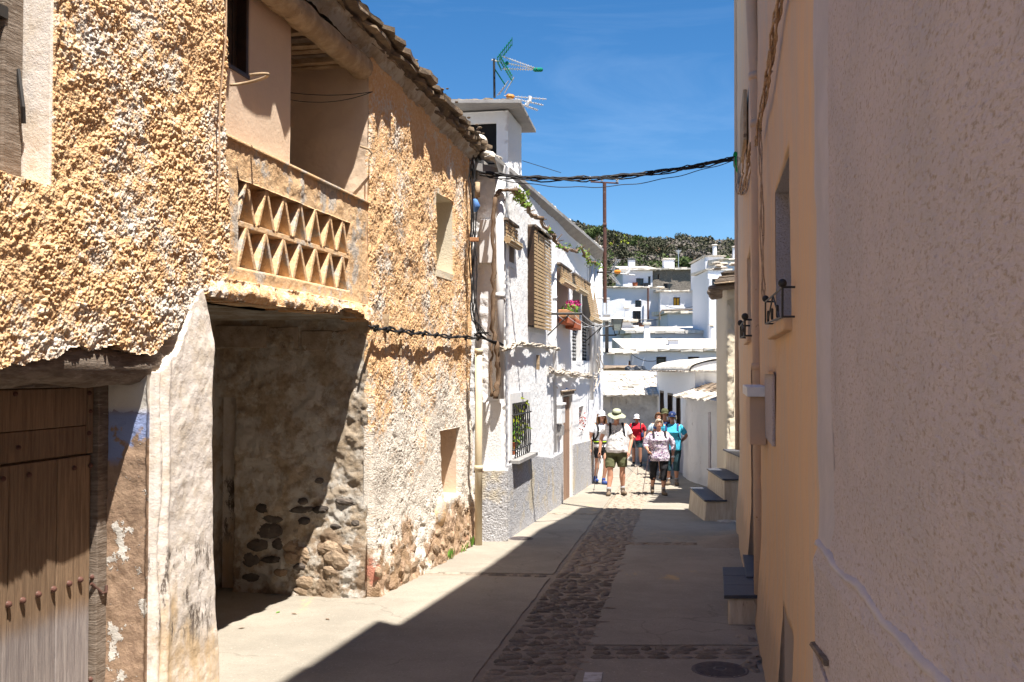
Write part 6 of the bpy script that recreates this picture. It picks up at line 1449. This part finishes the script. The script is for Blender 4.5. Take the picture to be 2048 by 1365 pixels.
# ================================================================== the walkers
def vox(mb, name, mat, par, size=.010, sm=3, wr=0.0, wseed=1):
    o = mb.build(name, mat, par)
    m = o.modifiers.new('r', 'REMESH'); m.mode = 'VOXEL'; m.voxel_size = size; m.use_smooth_shade = True
    s = o.modifiers.new('s', 'SMOOTH'); s.factor = .5; s.iterations = sm
    dg = bpy.context.evaluated_depsgraph_get(); dg.update(); me = bpy.data.meshes.new_from_object(o.evaluated_get(dg), preserve_all_data_layers=False, depsgraph=dg)
    old = o.data; o.modifiers.clear(); o.data = me; me.name = name; bpy.data.meshes.remove(old)
    if not me.materials: me.materials.append(mat if not isinstance(mat, (list, tuple)) else mat[0])
    n = len(me.vertices); co = np.empty(n * 3, np.float32); me.vertices.foreach_get('co', co); co = co.reshape(-1, 3)
    if wr and n:
        w = fbm(co[:, 0] * 1.0 + co[:, 1], co[:, 2] * .8, .09, wseed, 3); nn = np.empty(n * 3, np.float32); me.vertices.foreach_get('normal', nn); nn = nn.reshape(-1, 3); co = co + nn * (w[:, None] * wr); me.vertices.foreach_set('co', co.astype(np.float32).ravel())
    me.polygons.foreach_set('use_smooth', np.ones(len(me.polygons), bool)); me.update(); return o
def person(label, px, py, H, w=1.0, rot=0.0, skin='skin', shirt='cwhite', shorts='khaki', short_z=.52, legs=((-.12, -.12, 0), (.12, .06, 0)), hands=((-.30, .02, .80), (.30, -.02, .80)), elbows=None,
           hat=None, hair=None, shoes='boot', sock='sock', sleeve=.5, belly=0.0, nod=0.0, pack='cblack', bust=0.0, shirt_len=.88, hold=None, face=True, glasses=None, extra=None, D=None, knees=(0, 0)):
    p = gp(px, py); k = H / 1.72
    if D: p = Vector(((px - 1024) / 2000 * D, D, gz(D)))
    t = thing('person', label, 'person', tuple(p)); Rm = Matrix.Rotation(rot, 3, 'Z')
    T = lambda v: p + Rm @ (Vector(v) * k)
    def X(mb): mb.v = [tuple(T(v)) for v in mb.v]; return mb
    hipx = .095 * (w * .5 + .5); shx = .185 * (w * .35 + .65)
    foot = []; kn = []
    for i, sg in enumerate((-1, 1)):
        fx, fy, fz = legs[i]; fx = fx if fx else sg * .1
        an_ = Vector((fx, fy + .03, .085 + fz)); hp = Vector((sg * hipx, 0, .90)); m = hp.lerp(an_, .49) + Vector((0, -.035 - knees[i], .0)); foot.append(an_); kn.append(m)
    sh = [Vector((sg * shx, .0, 1.395)) for sg in (-1, 1)]; hd = [Vector(h_) for h_ in hands]; el = []
    for i, sg in enumerate((-1, 1)):
        if elbows and elbows[i]: el.append(Vector(elbows[i]))
        else: el.append(sh[i].lerp(hd[i], .53) + Vector((sg * .03, .05, 0)))
    b = MB(); th = .078 * (w * .6 + .4); cf = .052 * (w * .5 + .5)
    b.loft([(0, 0, .80, .12 * w, .09 * w), (0, 0, .90, .165 * w, .115 * w), (0, -.005 - belly * .4, 1.02, .150 * w, .105 * w + belly * .6), (0, -.01 - belly * .3, 1.14, .148 * w, .105 * w + belly * .4), (0, -.01, 1.26, .165 * w ** .7, .115 * w ** .6), (0, 0, 1.36, .17 * w ** .5, .10), (0, .005, 1.42, .12, .075), (0, .0, 1.45, .06, .055)], 20)
    b.tube([(0, .01, 1.40), (0, -.005 - nod * .2, 1.50), (0, -.015 - nod * .4, 1.56)], [.062, .052, .05], 12)
    for i, sg in enumerate((-1, 1)):
        b.caps([(sg * hipx, 0, .88), kn[i] + Vector((0, .0, .10)), kn[i], kn[i] - Vector((0, -.015, .12)), foot[i] + Vector((0, .01, .06)), foot[i]], [th, .062 * (w * .4 + .6), .054, cf * 1.08, .036, .038], 14)
        b.caps([sh[i] - Vector((sg * .03, 0, .01)), sh[i].lerp(el[i], .35), el[i], el[i].lerp(hd[i], .3), hd[i]], [.055, .049 * (w * .5 + .5), .039, .040, .026], 12)
        d = (hd[i] - el[i]).normalized(); side = Vector((0, 1, 0)); side = (side - d * side.dot(d)).normalized(); nrm = d.cross(side)
        b.caps([hd[i], hd[i] + d * .05, hd[i] + d * .085], [.026, .036, .033], 10)
        for f, (off, ln) in enumerate(((-.027, .070), (-.009, .080), (.009, .075), (.026, .058))):
            a0 = hd[i] + d * .085 + side * off; cu = nrm * (-sg if True else 1) * .0
            cur = Vector((-sg * .6, -.2, 0)) ; g = .016 if not (hold and hold[0] == i) else .045
            b.caps([a0, a0 + d * ln * .5 + cur * g * .4, a0 + d * ln * (.95 if g < .03 else .6) + cur * g * 1.6], [.0095, .009, .0078], 8)
        b.caps([hd[i] + d * .02 - side * .02, hd[i] + d * .05 - side * .045, hd[i] + d * .085 - side * .05], [.014, .011, .009], 8)
    hc = Vector((0, -.02 - nod * .5, 1.615 - nod * .12)); rx = Matrix.Rotation(nod * 2.2, 3, 'X')
    def h(v): return hc + rx @ Vector(v)
    hm = MB()
    for c_, r_ in (((0, .012, .02), (.074, .092, .090)), ((0, -.02, -.045), (.058, .068, .062)), ((0, -.045, -.082), (.030, .030, .024))): b.ell(h(c_), r_, 16, 12, rot=rx)
    b.caps([h((0, -.086, .008)), h((0, -.106, -.022))], [.010, .015], 8)
    for sg in (-1, 1): b.ell(h((sg * .076, .01, -.01)), (.010, .018, .030), 10, 8, rot=rx); b.ell(h((sg * .034, -.066, -.03)), (.022, .020, .022), 10, 8)
    body = vox(X(b), 'body', M[skin], t, .0068 * k, 2)
    if face:
        for sg in (-1, 1):
            X(MB().ell(h((sg * .029, -.079, .008)), (.012, .008, .008), 10, 8)).build('eye', M['cwhite'], t, smooth=True)
            X(MB().ell(h((sg * .029, -.086, .008)), (.0055, .004, .006), 8, 6)).build('iris', M['eye'], t, smooth=True)
            X(MB().caps([h((sg * .015, -.086, .028)), h((sg * .044, -.078, .028))], .005, 6)).build('eyebrow', M['brow'], t)
        X(MB().caps([h((-.022, -.086, -.058)), h((0, -.092, -.055)), h((.022, -.086, -.058))], [.004, .0065, .004], 8)).build('mouth', M['lip'], t, smooth=True)
    if glasses == 'eyes':
        for sg in (-1, 1): X(MB().ell(h((sg * .030, -.090, .008)), (.027, .010, .019), 12, 8)).build('sunglass_lens', M['glass'], t, smooth=True)
        X(MB().tube([h((-.075, -.01, .012)), h((-.055, -.086, .014)), h((.055, -.086, .014)), h((.075, -.01, .012))], .004, 5)).build('sunglasses_frame', M['iron'], t)
    if glasses == 'head':
        for sg in (-1, 1): X(MB().ell(h((sg * .034, -.070, .082)), (.030, .014, .020), 12, 8)).build('sunglass_lens', M['glass'], t, smooth=True)
        X(MB().tube([h((-.08, .0, .06)), h((-.06, -.066, .084)), h((.06, -.066, .084)), h((.08, .0, .06))], .005, 5)).build('sunglasses_frame', M['iron'], t)
    # clothes
    s = MB(); e = .014
    secs = [(0, -belly * .3, shirt_len, .163 * w + e, .125 * w + e + belly * .3), (0, -belly * .45, shirt_len + .06, .170 * w + e, .122 * w + e + belly * .5), (0, -.005 - belly * .4, 1.05, .158 * w + e, .112 * w + e + belly * .6), (0, -.01 - belly * .3 - bust * .2, 1.16, .155 * w + e, .110 * w + e + belly * .4), (0, -.01 - bust * .7, 1.26, .170 * w ** .7 + e, .118 * w ** .6 + e + bust * .6), (0, -.005 - bust * .2, 1.34, .185 * w ** .5 + e, .108 + e), (0, 0, 1.40, .16 + e, .085 + e * .8), (0, .005, 1.435, .10, .066), (0, .005, 1.452, .072, .058)]
    s.loft(secs, 22)
    for i, sg in enumerate((-1, 1)):
        a = sh[i]; q = el[i]; f = min(1, sleeve); end = a.lerp(q, f); pts = [a - Vector((sg * .04, 0, .0)), a.lerp(end, .5), end]; rr = [.064, .062 * (w * .4 + .6), .064 * (w * .4 + .6)]
        if sleeve > 1: pts += [q.lerp(hd[i], (sleeve - 1) * .6), q.lerp(hd[i], sleeve - 1)]; rr[-1] = .056; rr += [.054, .052]
        s.tube(pts, rr, 14)
    vox(X(s), 'shirt', M[shirt], t, .0095 * k, 3, .018 * k, int(px))
    s = MB(); s.loft([(0, 0, .78, .150 * w, .110 * w), (0, 0, .84, .178 * w, .126 * w), (0, 0, .90, .176 * w, .124 * w), (0, -belly * .3, .97, .160 * w, .116 * w + belly * .4)], 22)
    for i, sg in enumerate((-1, 1)):
        hp = Vector((sg * hipx, 0, .86)); ls = [hp]; rr = [th + .020]
        tgt = short_z
        if tgt >= .47: ls += [hp.lerp(kn[i], (.86 - tgt) / (.86 - .47) * .5), hp.lerp(kn[i], (.86 - tgt) / (.86 - .47) * 1.0)]; lo = .026 if 'kh' in shorts else .016; rr += [th * .98 + lo, .066 * (w * .4 + .6) + lo]
        else: ls += [kn[i] + Vector((0, 0, .1)), kn[i], kn[i].lerp(foot[i], (.47 - tgt) / .38)]; rr += [.078 * (w * .5 + .5), .068 * (w * .3 + .7), cf + .014]
        s.tube(ls, rr, 16)
    vox(X(s), 'shorts', M[shorts], t, .0095 * k, 2, .016 * k, int(px) + 3)
    for i, sg in enumerate((-1, 1)):
        f = foot[i]; toe = Vector((sg * .035, -.17, -.035)) if legs[i][2] == 0 else Vector((sg * .02, -.16, -.02))
        m = MB(); m.caps([f + Vector((0, .045, -.045)), f + Vector((0, -.02, -.04)), f + toe * .65 + Vector((0, 0, -.018)), f + toe], [.040, .045, .044, .034], 12); m.caps([f + Vector((0, .02, -.03)), f + Vector((0, .005, .045))], [.046, .045], 12)
        so = vox(X(m), 'shoe', M[shoes], t, .008 * k, 2)
        m = MB(); m.caps([f + Vector((0, .05, -.075)), f + Vector((sg * .01, -.05, -.075)), f + toe + Vector((0, .0, -.040))], [.036, .038, .034], 12); m.v = [(v[0], v[1], min(v[2], f.z - .062)) for v in m.v]; m.v = [(v[0], v[1], max(v[2], f.z - .085)) for v in m.v]
        X(m).build('sole', M['sole'], so)
        if sock:
            X(MB().tube([f + Vector((0, .01, .0)), f + Vector((0, .012, .095))], [.046, .047], 12)).build('sock', M[sock], t, smooth=True)
        for q in range(3): X(MB().tube([f + Vector((-.028, -.03 - q * .028, .012 - q * .014)), f + Vector((.028, -.03 - q * .028, .012 - q * .014))], .004, 5)).build('lace', M['sock'], so)
    # head wear and hair
    if hair:
        m = MB(); hm_ = M[hair[0]]; m.ell(h((0, .022, .028)), (.086, .094, .094), 16, 12, rot=rx)
        if hair[1] == 'long':
            for sg in (-1, 1):
                m.caps([h((sg * .07, .01, .03)), h((sg * .092, .01, -.06)), h((sg * .105, -.01, -.14)), h((sg * .10, -.03, -.20))], [.03, .036, .036, .022], 10); m.caps([h((sg * .05, .05, .02)), h((sg * .06, .06, -.12)), h((sg * .06, .05, -.2))], [.05, .05, .03], 10)
        elif hair[1] == 'short':
            for sg in (-1, 1): m.caps([h((sg * .066, -.02, .055)), h((sg * .082, .0, -.005)), h((sg * .078, .02, -.05))], [.026, .028, .022], 10)
            m.caps([h((-.05, -.055, .075)), h((0, -.07, .085)), h((.05, -.055, .075))], [.026, .028, .026], 10); m.ell(h((0, .05, -.03)), (.07, .05, .06), 12, 8)
        elif hair[1] == 'cap':
            for sg in (-1, 1): m.caps([h((sg * .076, .0, .02)), h((sg * .085, .02, -.04)), h((sg * .08, .03, -.08))], [.022, .026, .018], 10)
        vox(X(m), 'hair', hm_, t, .0085 * k, 1, .006, 5)
    if hat and hat[0] == 'cap':
        m = MB(); pr_ = [(.099, .022), (.101, .05), (.094, .085), (.072, .112), (.04, .126), (.002, .130)]
        m.lathe((0, 0, 0), pr_, 22); m.v = [tuple(h((v[0] * .90, v[1] * 1.06 + .012, v[2]))) for v in m.v]; c_ = X(m).build('hat', M[hat[1]], t, smooth=True)
        vs = []; fs = []
        for j in range(13):
            a = math.pi + math.pi * j / 12
            for (r_, dz) in ((.088, .030), (.125 + .045 * abs(math.sin(a)), .010 + .012 * 0), (.125 + .045 * abs(math.sin(a)), .004), (.086, .022)): vs.append(h((r_ * .82 * math.cos(a), r_ * math.sin(a) * 1.02 + .0, dz - .028 * abs(math.cos(a)) + .012)))
        for j in range(12):
            for q in range(4): fs.append((j * 4 + q, j * 4 + (q + 1) % 4, j * 4 + 4 + (q + 1) % 4, j * 4 + 4 + q))
        m = MB(); m.add(vs, fs); X(m).build('visor', M[hat[1]], c_, smooth=True)
        X(MB().ell(h((0, .012, .131)), (.010, .010, .006), 8, 5)).build('button', M[hat[1]], c_)
        if len(hat) > 2: X(MB().caps([h((-.012, -.092, .066)), h((.012, -.092, .070))], .006, 6)).build('badge', M[hat[2]], c_)
    if hat and hat[0] == 'bush':
        m = MB(); m.lathe((0, 0, 0), [(.090, .03), (.094, .07), (.088, .115), (.07, .13), (.03, .128), (.002, .126)], 22); m.v = [tuple(h((v[0] * .95, v[1] * 1.08 + .01, v[2]))) for v in m.v]; c_ = X(m).build('hat', M[hat[1]], t, smooth=True)
        m = MB(); m.lathe((0, 0, 0), [(.085, .050), (.13, .032), (.178, .004), (.183, .0), (.178, -.003), (.13, .022), (.085, .036)], 28); m.v = [tuple(h((v[0], v[1] * 1.05 + .01, v[2] + .012 * math.sin(3 * v[0] / .1)))) for v in m.v]; X(m).build('brim', M[hat[1]], c_, smooth=True)
        m = MB(); m.lathe((0, 0, 0), [(.093, .045), (.097, .048), (.097, .088), (.092, .092)], 22); m.v = [tuple(h((v[0] * .96, v[1] * 1.09 + .01, v[2]))) for v in m.v]; X(m).build('band', M[hat[2]], c_, smooth=True)
    if pack:
        pk_ = thing('backpack', {'cblack': 'black', 'navy': 'navy', 'teal': 'dark teal'}.get(pack, 'dark') + ' backpack worn by the ' + ' '.join(label.split()[:10]), 'backpack', tuple(T((0, .2, 1.2))))
        X(MB().box(-.14, .14, .13, .25, .98, 1.40)).build('bag', M[pack], pk_, bevel=.03)
        for sg in (-1, 1):
            pts = [(sg * .11, .12, 1.36), (sg * .125, .04, 1.445), (sg * .13, -.06, 1.42), (sg * .135, -.135 - bust * .9 * (w * .6), 1.30), (sg * .15, -.12 - belly * .3 - bust * .3, 1.17), (sg * .175 * w ** .5, -.02, 1.05), (sg * .13, .12, 1.02)]
            Pn = [Vector(q) for q in pts]; m = MB(); vs = []; fs = []
            for j, q in enumerate(Pn):
                wv_ = Vector((.024, 0, 0)); ou = Vector((0, -.01 if q.y < .05 else .0, .012 if q.z > 1.4 else 0)); vs += [q - wv_, q + wv_, q + wv_ + ou, q - wv_ + ou]
            for j in range(len(Pn) - 1):
                for c4 in range(4): fs.append((j * 4 + c4, j * 4 + (c4 + 1) % 4, j * 4 + 4 + (c4 + 1) % 4, j * 4 + 4 + c4))
            m.add(vs, fs); X(m).build('strap', M[pack], pk_, smooth=False)
    if hold:
        i, tipx, tipy, lab, mt = hold; hp_ = T(hd[i] + (hd[i] - el[i]).normalized() * .08); tip = gp(tipx, tipy); up_ = (hp_ - tip).normalized()
        pt_ = thing('walking_pole', lab, 'walking pole', tuple(tip)); L_ = (hp_ - tip).length
        MB().tube([tip + up_ * .04, tip + up_ * L_ * .55], .006, 8).build('lower_shaft', M[mt], pt_); MB().tube([tip + up_ * L_ * .55, hp_], .009, 8).build('upper_shaft', M[mt], pt_)
        MB().caps([hp_ - up_ * .05, hp_ + up_ * .08], [.014, .017], 8).build('grip', M['cblack'], pt_); MB().lathe(tip + up_ * .06, [(.004, 0), (.026, .003), (.026, .006), (.004, .010)], 12).build('basket', M['cblack'], pt_); MB().tube([tip, tip + up_ * .04], [.002, .005], 6).build('tip', M['galv'], pt_)
        X2 = MB(); a_ = hp_ + up_ * .06; X2.tube([a_, a_ + Vector((.03, -.03, -.10)), a_ + Vector((.01, -.03, -.20)), a_ + Vector((0, -.01, -.03))], .006, 5); X2.build('wrist_strap', M['cblack'], pt_)
    if extra: extra(t, X, T)
    return t
def belt(t, X, T):
    m = MB(); m.lathe((0, 0, 0), [(.178, .0), (.19, .01), (.19, .075), (.178, .085)], 24); m.v = [(v[0], v[1] * .76, v[2] + .96) for v in m.v]; X(m).build('waist_belt', M['cblack'], t, smooth=True)
    m = MB(); m.lathe((0, 0, 0), [(.192, .0), (.195, .004), (.195, .020), (.192, .024)], 24); m.v = [(v[0], v[1] * .76, v[2] + 1.0) for v in m.v]; X(m).build('belt_strip', M['lime'], t, smooth=True)
def bag(t, X, T):
    X(MB().tube([(.10, .06, 1.44), (.07, -.13, 1.34), (-.03, -.20, 1.18), (-.14, -.19, 1.02), (-.20, -.05, .96)], .008, 6)).build('cross_strap', M['navy'], t)
    X(MB().caps([(-.21, -.06, .94), (-.21, -.06, .80)], [.05, .05], 10)).build('pouch', M['navy'], t, smooth=True)
    X(MB().caps([(.305, -.03, .865), (.335, -.03, .868)], .028, 10)).build('wrist_band', M['white_p'], t)
    X(MB().prism([(-.07, -.065, 1.47), (-.0, -.135, 1.36), (-.05, -.14, 1.38)], (0, -.008, 0))).build('collar', M['print'], t); X(MB().prism([(.07, -.065, 1.47), (.0, -.135, 1.36), (.05, -.14, 1.38)], (0, -.008, 0))).build('collar', M['print'], t)
def mk(t, X, T): X(MB().caps([(.19, -.12, 1.10), (.20, -.13, 1.02)], [.04, .045], 10)).build('pouch', M['navy'], t, smooth=True)
person('man in white printed tee, olive shorts and wide bush hat looking down', 1233, 990, 1.76, w=1.22, shirt='tee', shorts='khaki', short_z=.53, legs=((-.17, -.20, 0), (.13, -.02, 0)), hands=((-.335, .03, .86), (.245, -.12, .88)), elbows=((-.30, .08, 1.13), (.315, .03, 1.12)),
       hat=('bush', 'khaki2', 'kband'), shoes='boot', belly=.06, nod=.14, pack='cblack', hold=(0, 1187, 984, 'slim pale walking pole held by the man in the bush hat', 'galv'), shirt_len=.86, sleeve=.62)
person('woman with long brown hair, white cap, white top and black shorts', 1203, 969, 1.70, w=.95, rot=.3, shirt='cwhite', shorts='cblack', short_z=.60, legs=((-.08, .14, .03), (.03, -.10, 0)), hands=((-.27, .04, .84), (.26, .02, .84)),
       hat=('cap', 'cwhite'), hair=('brow', 'long'), shoes='bluep', sock=None, sleeve=.55, bust=.035, pack='cblack', glasses='eyes', extra=belt, knees=(0, .05), skin='skin')
person('woman in red top, white cap and dark teal shorts with a pole', 1274, 934, 1.55, w=1.1, rot=-.25, shirt='cred', shorts='teal', short_z=.62, legs=((-.13, .10, 0), (.13, -.08, 0)), hands=((-.08, -.28, 1.02), (.26, -.05, 1.0)), elbows=((-.27, .0, 1.16), (.27, .06, 1.17)),
       hat=('cap', 'cwhite'), hair=('brow', 'cap'), shoes='cblack', sock=None, bust=.05, pack='cblack', glasses='eyes', nod=.05, hold=(0, 1276, 951, 'dark walking pole planted in front of the woman in red', 'pole'), extra=mk, sleeve=.9, skin='skin2')
person('woman in turquoise tee, navy cap and dark capri trousers', 1345, 971, 1.68, w=1.18, rot=-.2, shirt='cyan', shorts='teal', short_z=.33, legs=((-.09, .02, 0), (.09, .0, 0)), hands=((-.24, .0, .95), (.20, .16, 1.02)), elbows=((-.30, .03, 1.15), (.33, .06, 1.16)),
       hat=('cap', 'navy', 'cwhite'), hair=('blond', 'cap'), shoes='boot', sleeve=.75, bust=.06, pack='navy', glasses='eyes', shirt_len=.84, skin='skin2')
person('man in grey green cap mostly hidden behind the woman in turquoise', 1329, 955, 1.74, D=25.2, w=1.05, shirt='navy', shorts='khaki', legs=((-.1, 0, 0), (.1, .05, 0)), hat=('cap', 'khaki'), hair=('brow', 'cap'), pack='teal', skin='skin2')
person('woman with auburn hair and pale blue top glimpsed behind the others', 1316, 948, 1.64, D=26.4, w=1.0, shirt='pblue', shorts='cblack', legs=((-.1, 0, 0), (.1, .05, 0)), hair=('brow', 'short'), pack=None, bust=.04)
person('woman in floral shirt and black capri trousers gripping a walking pole', 1318, 990, 1.56, w=1.32, shirt='print', shorts='cblack', short_z=.32, legs=((-.13, .12, .02), (.09, -.12, 0)), hands=((-.27, -.20, 1.02), (.315, -.02, .86)), elbows=((-.31, .02, 1.13), (.34, .05, 1.12)),
       hair=('blond', 'short'), shoes='boot', sleeve=1.45, bust=.07, belly=.05, pack='cblack', glasses='head', hold=(0, 1284, 994, 'dark red walking pole gripped by the woman in the floral shirt', 'pole'), extra=bag, shirt_len=.78, skin='skin')
